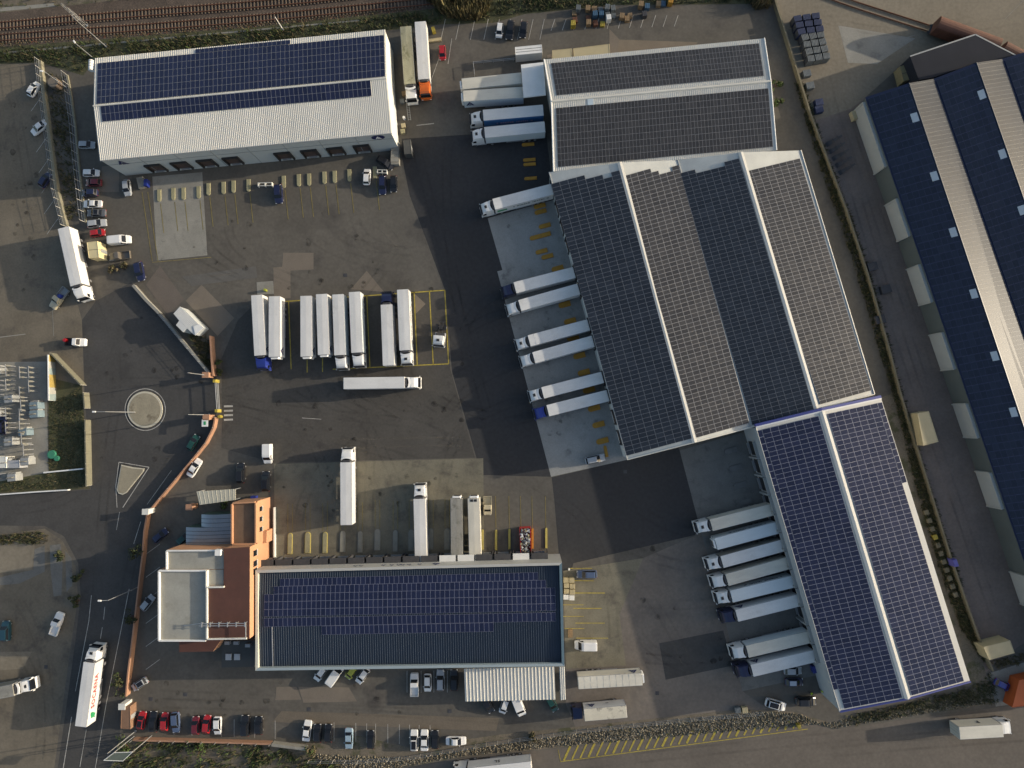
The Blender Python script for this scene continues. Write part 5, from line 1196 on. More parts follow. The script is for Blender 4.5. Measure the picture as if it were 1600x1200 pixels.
# scrap skip
q = WP([(811.5, 825), (829, 824), (830.5, 871), (813.5, 872)], 1.7); c = sum(q, Vector())/4; T = thing('scrap_skip', 'red open skip heaped with pale scrap by the docks', 'skip', (c.x, c.y, 0)); rd = mat('skip_red', (0.42, 0.03, 0.03), 0.5, 0.15)
mb = MB(); mb.prism([p.xy for p in q], 0.05, .5); mb.build('floor', [rd], T)
for i in range(4):
    a, e = q[i], q[(i+1) % 4]; d = e-a; mid = (a+e)/2; inn = (c-mid).normalized()*.06; mb = MB(); mb.box((mid.x+inn.x, mid.y+inn.y, 1.1), (d.length-(.14 if i % 2 else 0), .1, 1.2), 0, math.atan2(d.y, d.x)); mb.build('side', [rd], T)
mb = MB()
for k in range(170):
    u, v = RND.uniform(.08, .92), RND.uniform(.04, .96); p = lerp(lerp(q[0], q[1], u), lerp(q[3], q[2], u), v); s = RND.uniform(.12, .34)
    mb.box((p.x, p.y, 1.25+RND.uniform(0, .5)), (s*1.6, s, s*.6), RND.randrange(4), RND.uniform(0, 3.1))
o = mb.build('scrap', [WHITE, STEEL, CHASS, BEIGEC], T, raw=True); o['kind'] = 'stuff'

# ------------------------------------------------------------------ railway
def track(name, label, px, n_sl, wide=1.25, sl_parts=True):
    P = [W(x, y, 0) for x, y in px]; c = P[len(P)//2]; T = thing(name, label, 'railway', (c.x, c.y, 0), 0, 'railway tracks'); seg = [0]
    for i in range(1, len(P)): seg.append(seg[-1]+(P[i]-P[i-1]).length)
    def at(s):
        for i in range(1, len(P)):
            if s <= seg[i] or i == len(P)-1:
                u = (s-seg[i-1])/(seg[i]-seg[i-1]); d = (P[i]-P[i-1]).normalized(); return lerp(P[i-1], P[i], u), d
    tot = seg[-1]; me = boxm('sleeper', [((0, 0, .1), (.3, 2.5, .18), 0)], [mat('concrete_sleeper', (0.125, 0.095, 0.07), 0.9, 0.2, 1.0)], .02)
    if sl_parts:
        st = tot/n_sl
        for k in range(n_sl):
            p, d = at((k+.5)*st); put('sleeper', me, T, (p.x-c.x, p.y-c.y, .03), math.atan2(d.y, d.x))
    for s in (-1, 1):
        mb = MB(); last = None; N = max(2, int(tot/4)); R_ = []
        for k in range(N+1):
            p, d = at(tot*k/N); n = Vector((-d.y, d.x, 0))*.75*s; e = Vector((-d.y, d.x, 0))*.06
            R_.append([p+n-e+Vector((0, 0, .06)), p+n+e+Vector((0, 0, .06)), p+n+e+Vector((0, 0, .38)), p+n-e+Vector((0, 0, .38))])
        mb.loft(R_, 0); mb.build('rail', [RUST], T)
track('railway_track', 'upper railway track along the top edge', [(-40, 44), (0, 41), (100, 32), (250, 19.5), (375, 10), (470, 1.5), (560, -8)], 110)
track('railway_track', 'lower railway track with brown sleepers above the white warehouse', [(-40, 63), (0, 60), (250, 42), (400, 30), (560, 14), (662, 4), (760, -8)], 150)
track('railway_track', 'rusty siding running to the brown wagons at upper right', [(1236, -28), (1325, 5), (1390, 26), (1453, 46), (1530, 76), (1600, 112), (1700, 170)], 2, sl_parts=False)
def wagon(a_px, b_px, label):
    a, e = W(*a_px, 4.2), W(*b_px, 4.2); a.z = e.z = 0; d = (e-a); L = d.length; T = thing('freight_wagon', label, 'wagon', a, math.atan2(d.y, d.x), 'freight wagons'); mb = MB(); n = 9
    prof = [(-1.45, 1.1), (1.45, 1.1)]+[(1.45*math.cos(math.pi*i/n), 3.3+.95*math.sin(math.pi*i/n)) for i in range(n+1)]
    mb.loft([[(x, y, z) for y, z in prof] for x in (0, L)], 0); put('body', mb.mesh('wagon_body', [mat('wagon_brown', (0.125, 0.05, 0.03), 0.75, 0.25, 0.5, fine=0.1)]), T)
    put('frame', boxm('wagon_frame', [((L/2, 0, .95), (L+.6, 2.4, .25), 0), ((-.4, .8, .98), (.5, .3, .3), 0), ((-.4, -.8, .98), (.5, .3, .3), 0), ((L+.4, .8, .98), (.5, .3, .3), 0), ((L+.4, -.8, .98), (.5, .3, .3), 0)], [CHASS]), T)
    for x in (1.6, 3.4, L-3.4, L-1.6):
        for s in (-1, 1): put('wheel', WH_T, T, (x, s*.75, .85))
    for k in range(1, int(L/1.5)):
        put('side_rib', boxm('side_rib', [((0, 1.47, 2.2), (.08, .06, 2.2), 0), ((0, -1.47, 2.2), (.08, .06, 2.2), 0)], [RUST]), T, (k*1.5, 0, 0))
wagon((1470, 31), (1566, 66), 'brown covered wagon at the end of the siding'); wagon((1573, 70), (1680, 128), 'orange brown wagon cut by the right edge')

# ------------------------------------------------------------------ walls and fences
def path_frames(px, z=0):
    P = [W(x, y, z) for x, y in px]; return P
def wall_run(name, label, px, h, th, m, cap=None, post=None, pitch=2.6, cat='wall', panels_=True, posth=0.5, lean=0, wire=False, colors=None, seg=None):
    """A boundary wall: separate panels between piers, coping, and posts if asked."""
    P = path_frames(px); c = P[0]; T = thing(name, label, cat, (c.x, c.y, 0)); pts = []
    for i in range(len(P)-1):
        L = (P[i+1]-P[i]).length; n = max(1, int(round(L/(seg or pitch))))
        for k in range(n): pts.append(lerp(P[i], P[i+1], k/n))
    pts.append(P[-1])
    for i in range(len(pts)-1):
        a, e = pts[i], pts[i+1]; d = e-a; ang = math.atan2(d.y, d.x); mid = (a+e)/2; mm = m if not colors else colors[i % len(colors)]
        if h > 0:
            mb = MB(); mb.box((mid.x, mid.y, h/2), (d.length-.012, th, h), 0, ang); mb.build('wall_panel', [mm], T)
            if cap: mb = MB(); mb.box((mid.x, mid.y, h+.05), (d.length-.012, th+.1, .1), 0, ang); mb.build('coping', [cap], T)
        if wire:
            mb = MB()
            for zz in (h+.3, h+.9, h+posth-.1): mb.cyl(a+Vector((0, 0, zz)), e+Vector((0, 0, zz)), .025, n=4, cap=False)
            mb.build('wire', [STEEL], T)
    if post:
        for p in pts:
            mb = MB(); mb.box((p.x, p.y, (h+posth)/2), (.085, .085, h+posth)); mb.build('post', [post], T)
    return T
OW = mat('salmon_wall', (0.36, 0.20, 0.125), 0.85, 0.08, 0.6, fine=0.05)
wall_run('boundary_wall', 'salmon wall curving from the gate along the roundabout road', [(341, 652), (338, 668), (326, 692), (306, 717), (281, 747), (243, 792)], 1.35, .22, OW, OW, STEEL, 2.6, posth=.55)
wall_run('boundary_wall', 'salmon wall running down the road beside the office', [(236, 801), (231, 830), (229, 862), (224, 902), (214, 987), (206, 1050), (203, 1084)], 1.35, .22, OW, OW, None, 5.0)
wall_run('boundary_wall', 'salmon wall along the bottom row of cars', [(212, 1152), (300, 1154), (426, 1158)], 1.2, .22, OW, OW, STEEL, 3.0, posth=.9)
wall_run('boundary_wall', 'pale block wall continuing right of the bottom salmon wall', [(428, 1159), (482, 1166)], 1.2, .5, CONC, CONC, None, 3.0)
GW = mat('grey_wall', (0.24, 0.235, 0.21), 0.85, 0.12, 0.6, fine=0.06)
wall_run('boundary_wall', 'grey wall slanting from the pickup to the gatehouse', [(212, 447), (232, 470), (253, 491)], 1.0, .5, GW, GW, None, 3.0)
wall_run('boundary_wall', 'grey fenced wall slanting past the gatehouse to the gate', [(254, 492), (290, 535), (333, 586)], .9, .35, GW, GW, STEEL, 2.2, posth=1.2, wire=True)
wall_run('boundary_wall', 'short salmon wall beside the gatehouse garden', [(334, 526), (336, 560), (338, 588)], 1.5, .3, OW, OW, None, 3.0)
wall_run('boundary_fence', 'pale fenced kerb at the far left beside slanted cars', [(66, 98), (72, 150), (82, 225), (92, 300), (106, 355)], .9, .8, mat('kerb_olive', (0.21, 0.195, 0.14), 0.9, 0.15), None, WPAINT, 2.2, cat='fence', posth=1.5, wire=True)
wall_run('boundary_fence', 'second left fence beside the column of cars', [(106, 118), (112, 150), (119, 200), (124, 255), (129, 300), (135, 348)], .35, .4, MATS['kerb_olive'], None, WPAINT, 2.3, cat='fence', posth=1.9, wire=True)
wall_run('boundary_wall', 'long beige wall between the central warehouses and the right lane', [(1206, 0), (1225, 60), (1245, 125), (1262, 180), (1290, 255), (1320, 335), (1352, 432), (1385, 548), (1402, 615), (1440, 740), (1480, 870), (1520, 985), (1545, 1045)], 1.2, .25, WALLB, WALLB, None, 4.0)
wall_run('boundary_fence', 'low post fence along the stony verge at the bottom', [(484, 1186), (560, 1187), (640, 1181), (760, 1160), (900, 1140), (1060, 1123), (1190, 1112)], 0, .2, WPAINT, None, WPAINT, 2.5, cat='fence', posth=1.6, wire=True)
YC = [mat('panel_yellow', (0.30, 0.22, 0.06), 0.7, 0.15), mat('panel_grey', (0.30, 0.30, 0.27), 0.8, 0.1), mat('panel_teal', (0.20, 0.25, 0.25), 0.8, 0.1), MATS['panel_yellow'] if 'panel_yellow' in MATS else None]
wall_run('painted_fence', 'yellow and grey painted panel fence at the substation corner', [(86, 556), (87, 626)], 2.0, .2, GW, WHITE, WHITE, 1.45, cat='fence', posth=.15, colors=YC)
OLV = mat('olive_panel', (0.15, 0.145, 0.105), 0.85, 0.12, 0.8, fine=0.06)
wall_run('panel_fence', 'olive panel fence slanting from the painted fence to the road', [(88, 553), (135, 602)], 1.7, .2, OLV, OLV, WPAINT, 2.0, cat='fence', posth=.2)
wall_run('panel_fence', 'olive panel fence along the road beside the grass plot', [(139, 614), (141, 638)], 1.7, .2, OLV, OLV, WPAINT, 2.4, cat='fence', posth=.2)
wall_run('panel_fence', 'olive panel fence along the road below the dark gap', [(141.5, 656), (143.5, 758)], 1.7, .2, OLV, OLV, WPAINT, 2.4, cat='fence', posth=.2)
wall_run('low_wall', 'white low wall crossing the bottom of the grass plot', [(72, 738), (133, 732)], .8, .3, WHITE, None, None, 9)
wall_run('low_wall', 'white low wall along the road under the grass plot', [(-20, 774), (60, 768), (110, 765)], .8, .25, WHITE, None, None, 9)
wall_run('low_wall', 'pale wall beside the left end of the olive apron', [(430.5, 792), (430.5, 882)], .9, .3, WALLW, None, None, 4)
for nm, px in (('pale gate pier at the lower left corner, beside the brown shelter', (202, 1096)), ('pale gate pier where the salmon wall bends', (238, 797)), ('orange pier above the vaulted office roof', (305, 790)), ('pier with white board at the main gate', (331, 652)), ('orange pier at the top of the main gate', (330, 587))):
    q = W(*px, 0); T = thing('gate_pier', nm, 'gate pier', q); m_ = OW if 'orange' in nm or 'board' in nm else WALLW
    mb = MB(); mb.box((q.x, q.y, 1.2), (1.3, 1.1, 2.4)); mb.build('shaft', [m_], T, bevel=.03); mb = MB(); mb.box((q.x, q.y, 2.47), (1.5, 1.3, .14)); mb.build('cap', [m_], T)
    if 'board' in nm:
        mb = MB(); mb.box((q.x-.2, q.y-1.3, 2.5), (1.4, 1.6, .08)); mb.build('board', [WHITE], T); mb = MB(); mb.box((q.x-.2, q.y-1.3, 2.56), (.5, .8, .04)); mb.build('emblem', [GREENL], T)
# sliding gate
T = thing('sliding_gate', 'yellow-ended steel sliding gate at the main entrance', 'gate', W(342, 620, 0)); a, e = W(341, 596, 0), W(344, 642, 0)
for zz in (.15, .8, 1.5):
    mb = MB(); mb.cyl(a+Vector((0, 0, zz)), e+Vector((0, 0, zz)), .07, n=6); mb.build('rail', [STEEL], T)
for k in range(24):
    p = lerp(a, e, (k+.5)/24); mb = MB(); mb.cyl(p+Vector((0, 0, .15)), p+Vector((0, 0, 1.5)), .03, n=5); mb.build('bar', [STEEL], T)
for p in (a, e): mb = MB(); mb.box((p.x, p.y, .9), (.6, .7, 1.8)); mb.build('end_post', [YEL], T)

# ------------------------------------------------------------------ lamps, masts, poles
def pole(name, label, base, h, arm=None, head=True, m=STEEL, r=.09, cat='lamp post', lattice=False):
    q = W(*base, 0); T = thing(name, label, cat, q); mb = MB()
    if lattice:
        for s in ((-.3, -.3), (.3, -.3), (.3, .3), (-.3, .3)): mb.cyl(q+Vector((*s, 0)), q+Vector((s[0]*.5, s[1]*.5, h)), .035, n=4)
        for k in range(int(h/.9)):
            z = k*.9; mb.cyl(q+Vector((-.3, -.3, z)), q+Vector((.3, -.3, z+.9)), .03, n=4); mb.cyl(q+Vector((-.3, .3, z)), q+Vector((-.3, -.3, z+.9)), .03, n=4)
        mb.build('lattice', [m], T)
    else: mb.cyl(q, q+Vector((0, 0, h)), r*1.4, r*.8, n=8); mb.build('shaft', [m], T)
    if arm:
        t = q+Vector((0, 0, h)); e = t+Vector((arm[0], arm[1], .25)); mb = MB(); mb.cyl(t-Vector((0, 0, .1)), e, r*.7, n=6); mb.build('arm', [m], T)
        if head:
            mb = MB(); mb.box((e.x, e.y, e.z), (.75, .34, .16), 0, math.atan2(arm[1], arm[0])); mb.build('lamp_head', [LAMPW], T, bevel=.04)
    mb = MB(); mb.cyl(q, q+Vector((0, 0, .12)), r*3, n=8); mb.build('base_plate', [m], T)
pole('street_lamp', 'street lamp rising from the round traffic island', (212, 644), 10, (-2.2, 0)); pole('street_lamp', 'street lamp leaning over the left road beside the salmon wall', (217, 917), 10, (-1.6, 0))
pole('street_lamp', 'lamp beside the round brown tank', (103, 136), 6.2, (-.6, .1)); pole('gate_pole', 'upper pole at the main gate', (328, 587), 9, cat='pole'); pole('gate_pole', 'lower pole at the main gate', (327, 648), 8.5, cat='pole')
pole('catenary_mast', 'tall pole leaning over the railway near the upper left', (166, 73), 10, (-.5, .6), False, cat='mast'); pole('catenary_mast', 'pole at the left end of the white warehouse', (146, 91), 5.4, (-.3, .4), True, cat='mast')
pole('signal_post', 'short white signal post beside the lower track', (442, 46), 4.4, None, cat='signal', m=WHITE); pole('lattice_mast', 'steel lattice mast between the tracks', (136, 40), 6.0, None, cat='mast', lattice=True)
pole('lattice_mast', 'left steel lattice mast above the tracks', (126, 33), 6.0, None, cat='mast', lattice=True)
pole('flood_pole', 'pole with sign net at the lower left corner', (212, 1142), 9, None, cat='pole')
q = WP([(162, 1188), (178, 1176), (207, 1175), (192, 1189)], 6.5); c = sum(q, Vector())/4; T = thing('sign_board', 'grey-green board beside the road at the lower left corner', 'board', (c.x, c.y, 0)); mb = MB(); slab3(mb, q, .08); mb.build('panel', [mat('net_green', (0.10, 0.12, 0.10), 0.8, 0.1)], T)
for i in range(4): mb = MB(); mb.cyl(q[i], q[(i+1) % 4], .07, n=5); mb.build('edge', [WHITE], T)
for p in (q[1], q[2]): mb = MB(); mb.cyl(Vector((p.x, p.y, 0)), p, .1, n=6); mb.build('leg', [STEEL], T)

# ------------------------------------------------------------------ traffic islands and kerb islands
def kerb_poly(name, label, px, h, top, kerb, th=.3, cat='traffic island'):
    q = WP(px, 0); c = sum(q, Vector())/len(q); T = thing(name, label, cat, (c.x, c.y, 0)); mb = MB(); mb.prism([p.xy for p in q], 0, h); mb.build('kerb', [kerb], T)
    inn = [p+(c-p).normalized()*th for p in q]; mb = MB(); mb.prism([p.xy for p in inn], h, h+.03, bottom=False); mb.build('infill', [top], T); return T
SANDI = mat('island_gravel', (0.27, 0.24, 0.175), 0.95, 0.14, 0.5, fine=0.15, stain=((0.14, 0.115, 0.08), 0.35, 0.55, 0.72)); KERB = mat('pale_kerb', (0.48, 0.45, 0.36), 0.8, 0.1)
kerb_poly('traffic_island', 'round gravel traffic island on the left road', [(227+27.5*math.cos(a*math.pi/18), 640+28.5*math.sin(a*math.pi/18)) for a in range(36)], .16, SANDI, KERB, .42)
kerb_poly('traffic_island', 'triangular gravel traffic island below the round one', [(190, 726), (208, 730), (226, 732), (225, 736), (198, 770), (192, 773), (186, 771), (183, 765)], .16, SANDI, KERB, .3)
KY = mat('kerb_yellowed', (0.30, 0.28, 0.17), 0.85, 0.14, 0.8, fine=0.08); KG = mat('kerb_grey', (0.23, 0.225, 0.19), 0.85, 0.14, 0.8, fine=0.08); KO = mat('kerb_orange', (0.40, 0.205, 0.025), 0.75, 0.18, 0.9, fine=0.1)
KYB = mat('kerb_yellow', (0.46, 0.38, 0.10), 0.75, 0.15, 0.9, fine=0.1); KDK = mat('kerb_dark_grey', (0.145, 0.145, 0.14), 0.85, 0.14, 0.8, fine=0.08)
def kerb_island(label, px, ang, L, w, m, group, h=.22, paint_m=None):
    q = W(*px, 0); T = thing('kerb_island', label, 'kerb', q, ang, group); n = 6
    key = ('ki', L, w, m.name)
    if key not in _vm:
        P = [(-L/2, -w/2), (L/2-w/2, -w/2)]+[(L/2-w/2+w/2*math.sin(math.pi*i/n), -w/2*math.cos(math.pi*i/n)) for i in range(1, n)]+[(L/2-w/2, w/2), (-L/2, w/2)]
        mb = MB(); mb.prism(P, 0, h*.8); k = mb.mesh('kerb_edge', [paint_m or m]); mb = MB(); mb.prism([(x*.965, y*.8) for x, y in P], h*.8, h, bottom=False); _vm[key] = (k, mb.mesh('kerb_top', [m]))
    put('kerb_edge', _vm[key][0], T); put('kerb_top', _vm[key][1], T)
px_nw = [(249, 306), (271, 303.5), (287, 303), (310.5, 301), (326, 296), (349.5, 294), (365, 292), (388.5, 290), (443.5, 284.5), (467, 282), (483, 281), (507, 278), (523, 276.7), (546, 274.3), (586, 270)]
for k, p in enumerate(px_nw): kerb_island('pale yellow kerb island, %s from left below the white warehouse docks' % ORD[k], p, -math.pi/2+.04, 2.9, .95, KY, 'kerb islands below the white warehouse')
px_s = [(453.4, 849), (481, 847.5), (508, 847.5), (535.6, 845.8), (562.8, 846.6), (589.9, 843), (617.9, 844.9), (643, 844), (673.3, 842), (699, 842)]
for k, p in enumerate(px_s): kerb_island('rounded kerb island, %s from left on the olive apron' % ORD[k], p, math.pi/2, 4.7, 1.35 if k % 2 else 1.1, KY if k < 3 else KG, 'kerb islands on the olive apron', paint_m=KYB if k < 3 else None)
for k, p in enumerate([(753.7, 843), (775.2, 843.7), (796, 842), (832, 841.3), (853.4, 840.5)]): kerb_island('narrow yellow kerb strip, %s from left near the red skip' % ORD[k], p, math.pi/2, 4.5, .5, KYB if k != 3 else KO, 'narrow yellow kerb strips')
for k, p in enumerate([(825, 226), (827, 250), (827.5, 257), (829, 279)]): kerb_island('orange kerb on dark asphalt, %s from top left of the gable warehouse' % ORD[k], p, math.pi+.07, 2.9, .75, KO, 'orange kerbs on dark asphalt')
px_c = [(843, 322), (844.5, 331), (851, 353), (844, 369), (846, 393), (855, 401), (871, 420), (882, 476), (890.5, 502), (895, 528), (905, 556), (912, 582), (920, 609.5), (928, 638), (935, 663.5), (941, 689)]
for k, p in enumerate(px_c): kerb_island('orange kerb island, %s from top on the central dock apron' % ORD[k], p, math.pi+.26, 5.0 if k == 3 else 2.8, 1.0 if k < 6 else 1.25, KO, 'orange kerb islands on the central apron')
kerb_island('orange kerb strip set crosswise near the silver car on the central apron', (946.5, 705), math.pi/2+.2, 2.6, .7, KO, 'orange kerb islands on the central apron')
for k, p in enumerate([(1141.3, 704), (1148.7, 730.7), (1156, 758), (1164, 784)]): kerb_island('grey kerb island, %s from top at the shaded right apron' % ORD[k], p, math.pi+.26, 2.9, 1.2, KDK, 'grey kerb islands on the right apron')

# ------------------------------------------------------------------ painted markings
def marks(name, lines, m, z=.13):
    mb = MB()
    for (a, e, w) in lines: stripe_mb(mb, W(*a), W(*e), w, z*.2)
    z0 = z; o = put(name, mb.raw(name, [m])); o['kind'] = 'structure'; return o
gy = [((446, 471), (695, 453.5)), ((520, 577), (701, 568.5)), ((451, 471), (455, 577)), ((573, 461), (578, 574)), ((647, 456), (652, 571)), ((671, 455), (677, 570)), ((695, 453.5), (701, 568.5)), ((480, 560), (480, 582)), ((504, 558), (504, 581))]
marks('bay_marking', [(a, e, .24) for a, e in gy], YEL)
ln = []
for (x, y) in px_nw:
    ln.append(((x+2, y+12), (x+7, y+58), .16))
marks('bay_marking', ln+[((222, 300), (238, 408), .15), ((231, 300), (247, 408), .15), ((238, 410), (330, 402), .12)], YELF, .135)
ln = []
for (x, y) in px_s: ln += [((x-3.6, y-18), (x-3.6, y-62), .12), ((x+3.6, y-18), (x+3.6, y-62), .12)]
for x in (775, 796, 814, 832, 853): ln.append(((x, 825), (x-1, 775), .12))
marks('bay_marking', ln, YELF, .14)
ln = [((890, 888), (925, 888), .14), ((890, 907), (928, 907.5), .16), ((896, 926.5), (945, 926.5), .2), ((896, 950.5), (940, 950.5), .18), ((880, 945), (912, 945), .12), ((880, 963), (912, 963), .12), ((899, 973.5), (945, 973.5), .16), ((882, 982), (913, 982), .12), ((900, 997), (950, 997), .14)]
marks('bay_marking', ln, YEL, .145)
z_ = []
for k in range(4): y = 635+k*7; z_.append(((350, y), (364, y-.5), .42))
marks('crossing_marking', z_, WPAINT, .13)
ln = []
for k in range(9): x = 690+k*23 if k < 3 else 757+(k-3)*17.5; ln.append(((x+6, 30), (x-1, 62), .12))
for k in range(12): x = 862+k*17.5; ln.append(((x+5, 24 if k > 3 else 30), (x-1, 48-.6*k), .12))
marks('bay_marking', ln, WPAINT, .15)
ln = [((690, 80), (672, 130), .12), ((706, 60), (700, 100), .12)]
for k in range(6): ln.append(((228, 1046-k*36), (250, 1030-k*36), .1))
for k in range(7): y = 150+k*32; x = 48+y*.13-14; ln.append(((x-5, y+24), (x+12, y), .1))
for x in (272, 300, 346, 366, 398, 430, 490, 522, 556, 573, 587, 606, 624, 640, 655, 672): ln.append(((x, 1121+(x-270)*.03), (x, 1148+(x-270)*.04), .1))
for x in (636, 658, 678, 699): ln.append(((x, 1048), (x, 1082), .1))
ln += [((470, 163), (478, 166), .1), ((651, 196), (678, 193), .2), ((472, 653), (502, 655), .1)]
marks('bay_marking', ln, WPAINT, .155)
ln = [((164, 948), (162, 968), .13), ((160, 980), (157, 998), .13), ((135, 1140), (125, 1198), .13), ((143, 930), (139, 970), .13), ((139, 970), (118, 1080), .13), ((112, 1120), (99, 1200), .16), ((202, 920), (186, 1000), .13), ((186, 1000), (166, 1100), .13), ((166, 1100), (149, 1200), .13),
      ((186, 722), (233, 730), .16), ((233, 730), (192, 793), .16), ((186, 722), (181, 760), .16), ((181, 760), (183, 793), .16), ((187, 800), (182, 828), .12), ((268, 735), (230, 788), .1), ((220, 815), (209, 850), .12)]
ring = [(227+31.5*math.cos(a*math.pi/24), 640+32.5*math.sin(a*math.pi/24)) for a in range(49)]
ln += [(ring[i], ring[i+1], .16) for i in range(48)]
marks('road_marking', ln, WPAINT, .16)
ln = [((875, 1190), (1262, 1139), .16), ((872, 1171), (876, 1190), .12)]
for k in range(29):
    u = k/28; x = 881+u*358; yb = 1188-u*50; ln.append(((x, yb), (x+10, yb-22+u*4), .34 if k % 3 else .46))
marks('hatch_marking', ln, YEL, .16)
marks('lane_marking', [((1570, 30), (1600, 0), .1), ((1430, 55), (1340, 78), .12), ((0, 527), (40, 522), .2), ((82, 480), (84, 525), .12)], CONC, .15)

# ------------------------------------------------------------------ loose things in the yards
def crate(name, label, cat, px, d, m, group, rz=0.0, slats=True, z0=0.0):
    q = W(*px, 0); T = thing(name, label, cat, (q.x, q.y, z0), rz, group); key = ('cr', d, m.name, slats)
    if key not in _vm:
        b = MB(); b.box((0, 0, d[2]/2), (d[0]*.96, d[1]*.96, d[2]*.94)); s = MB()
        n = max(3, int(d[0]/.28))
        for i in range(n):
            x = -d[0]/2+d[0]*(i+.5)/n; s.box((x, 0, d[2]*.985), (d[0]/n*.68, d[1], .04))
            for y in (-d[1]/2, d[1]/2): s.box((x, y, d[2]*.5), (d[0]/n*.68, .04, d[2]*.9))
        _vm[key] = (b.mesh('load', [CHASS if slats == 'open' else m]), s.mesh('slats', [m]))  # open stacks: dark inner block paints the shade behind the slats
    put('load', _vm[key][0], T); put('slats', _vm[key][1], T)
BLUEC = mat('crate_blue', (0.020, 0.032, 0.085), 0.6, 0.2); GRYC = mat('crate_grey', (0.13, 0.145, 0.15), 0.6, 0.25); TEALC = mat('drum_blue', (0.05, 0.11, 0.18), 0.5, 0.15)
cl = [(897, 20, WOOD), (903, 16, GRYC), (918, 15, WOOD), (928, 15, WOOD), (938, 15, GRYC), (948, 15, GRYC), (957, 15, GRYC), (898, 32, RUST), (919, 28, RUST), (929, 25, TEALC), (939, 23, TEALC), (949, 24, GRYC), (958, 24, GRYC), (895, 40, YEL), (919, 37, WOOD), (930, 37, RUST), (941, 37, YEL), (950, 31, WHITE), (971, 27, WOOD), (979, 30, WOOD), (984, 24, WOOD), (1000, 10, WOOD), (1010, 12, TEALC), (1028, 7, WOOD), (1036, 5, TEALC), (1046, 5, KO), (1006, 24, CHASS)]
for k, (x, y, m) in enumerate(cl):
    nm = {'pallet_wood': 'wooden', 'crate_grey': 'grey', 'rusty_steel': 'rusty', 'drum_blue': 'blue', 'yellow_paint': 'yellow', 'white_panel': 'white', 'kerb_orange': 'orange', 'chassis_grey': 'black'}[m.name]
    rowi = 0 if y < 21 else (1 if y < 31 else 2); rowk = sum(1 for j, c_ in enumerate(cl) if j <= k and c_[2] is m)
    crate('pallet_stack', '%s pallet load, %s %s one counted in the upper yard clutter' % (nm, ORD[rowk-1], nm), 'pallet', (x, y+2), (1.1, 1.2, .5+.35*((k*7) % 4)), m, 'pallet loads in the upper yard', RND.uniform(-.15, .15))
for r in range(3):
    for k in range(3):
        crate('crate_stack', 'blue crate stack, %s column and %s row of the blue block at upper right' % (ORD[k], ORD[r]), 'crates', (1240+k*14+r*3, 38+r*10-k*2), (1.75, 1.3, 2.2), BLUEC, 'blue crate stacks', .15+RND.uniform(-.1, .1), 'open')
for r in range(4):
    for k in range(3):
        crate('crate_stack', 'grey crate stack, %s column and %s row of the grey block at upper right' % (ORD[k], ORD[r]), 'crates', (1252+k*12+r*3, 66+r*11-k*2), (1.6, 1.4, 2.0), GRYC, 'grey crate stacks', .15+RND.uniform(-.12, .12), 'open')
for k, (x, y) in enumerate(((1258, 118), (1263, 137), (1277, 163), (1277, 174))): crate('pallet_stack', 'dark stack against the beige wall, %s from the top' % ORD[k], 'pallet', (x, y), (1.8, 1.5, 1.1), GRYC if k < 2 else BLUEC, 'stacks against the beige wall', .2)
for k in range(11):
    u = k/10; crate('stone_block', 'pale block in the alley of the right warehouse, %s from the top' % ORD[k], 'block', (1445+u*45, 800+u*128), (1.0, 1.0, .7), WALLB if k != 3 else YEL, 'blocks in the right alley', .3)
for k, (x, y) in enumerate(((884, 905), (893, 905), (885, 913), (894, 914), (885, 922), (894, 923), (884, 931), (893, 932))): crate('pallet_stack', 'pale pallet load, %s from the top beside the dark roof corner' % ORD[k], 'pallet', (x, y), (1.15, 1.0, 1.1), BEIGEC if k < 6 else WHITE, 'pallets beside the dark roof', 0)
crate('pallet_stack', 'stack of brown planks near the white van right of the dark roof', 'pallet', (891, 989), (1.0, 1.7, .5), WOOD, 'pallets beside the dark roof', 0)
for k, (x, y, m) in enumerate(((632, 148, WOOD), (629, 160, GRYC), (631, 198, BEIGEC), (630, 207, KY))): crate('pallet_stack', 'pallet beside the right end of the white warehouse, %s from the top' % ORD[k], 'pallet', (x, y), (1.0, 1.0, .7), m, 'pallets by the white end wall', .2)
for k, (x, y) in enumerate(((1151, 1107), (1162, 1107))): crate('pallet_stack', 'pale box on the verge, %s of two' % ('left', 'right')[k], 'box', (x, y), (1.2, 1.2, .9), BEIGEC if k else GRYC, 'boxes on the verge', .1)
for k, (x, y) in enumerate(((1360, 418), (1381, 453), (1372, 500))): crate('pallet_stack', 'dark stack on the right lane, %s from the top' % ORD[k], 'pallet', (x, y), (2.2, 1.8, 1.0), CHASS, 'stacks on the right lane', .25)
crate('waste_bin', 'bright blue bin at the left foot of the white warehouse', 'bin', (232, 288), (.8, 1.6, 1.2), CARC['blue'], 'bins', 0, False)
crate('waste_bin', 'bright blue bin beside the lowest docks at right', 'bin', (1269, 1043), (.9, 1.5, 1.2), CARC['blue'], 'bins', .2, False)
crate('waste_bin', 'blue bin above the office upper wing', 'bin', (399, 777), (1.3, .8, 1.1), CARC['blue'], 'bins', 0, False)
crate('waste_bin', 'yellow bin by the orange truck', 'bin', (678, 50), (.8, 1.2, 1.1), YEL, 'bins', .3, False)
crate('waste_bin', 'yellow bin at the end of the hatched road strip', 'bin', (1246, 1132), (.7, .8, 1.0), YEL, 'bins', .3, False)
crate('waste_bin', 'purple blue panel on the beige wall in the alley', 'panel', (1482, 876), (.9, 1.5, 2.3), mat('violet_panel', (0.10, 0.10, 0.36), 0.5, 0), 'bins', .3, False)
crate('cable_ramp', 'grey loading ramp beside the blue bin at the white warehouse', 'ramp', (223, 287), (1.6, 2.6, .8), CONC, 'ramps', .25, False)
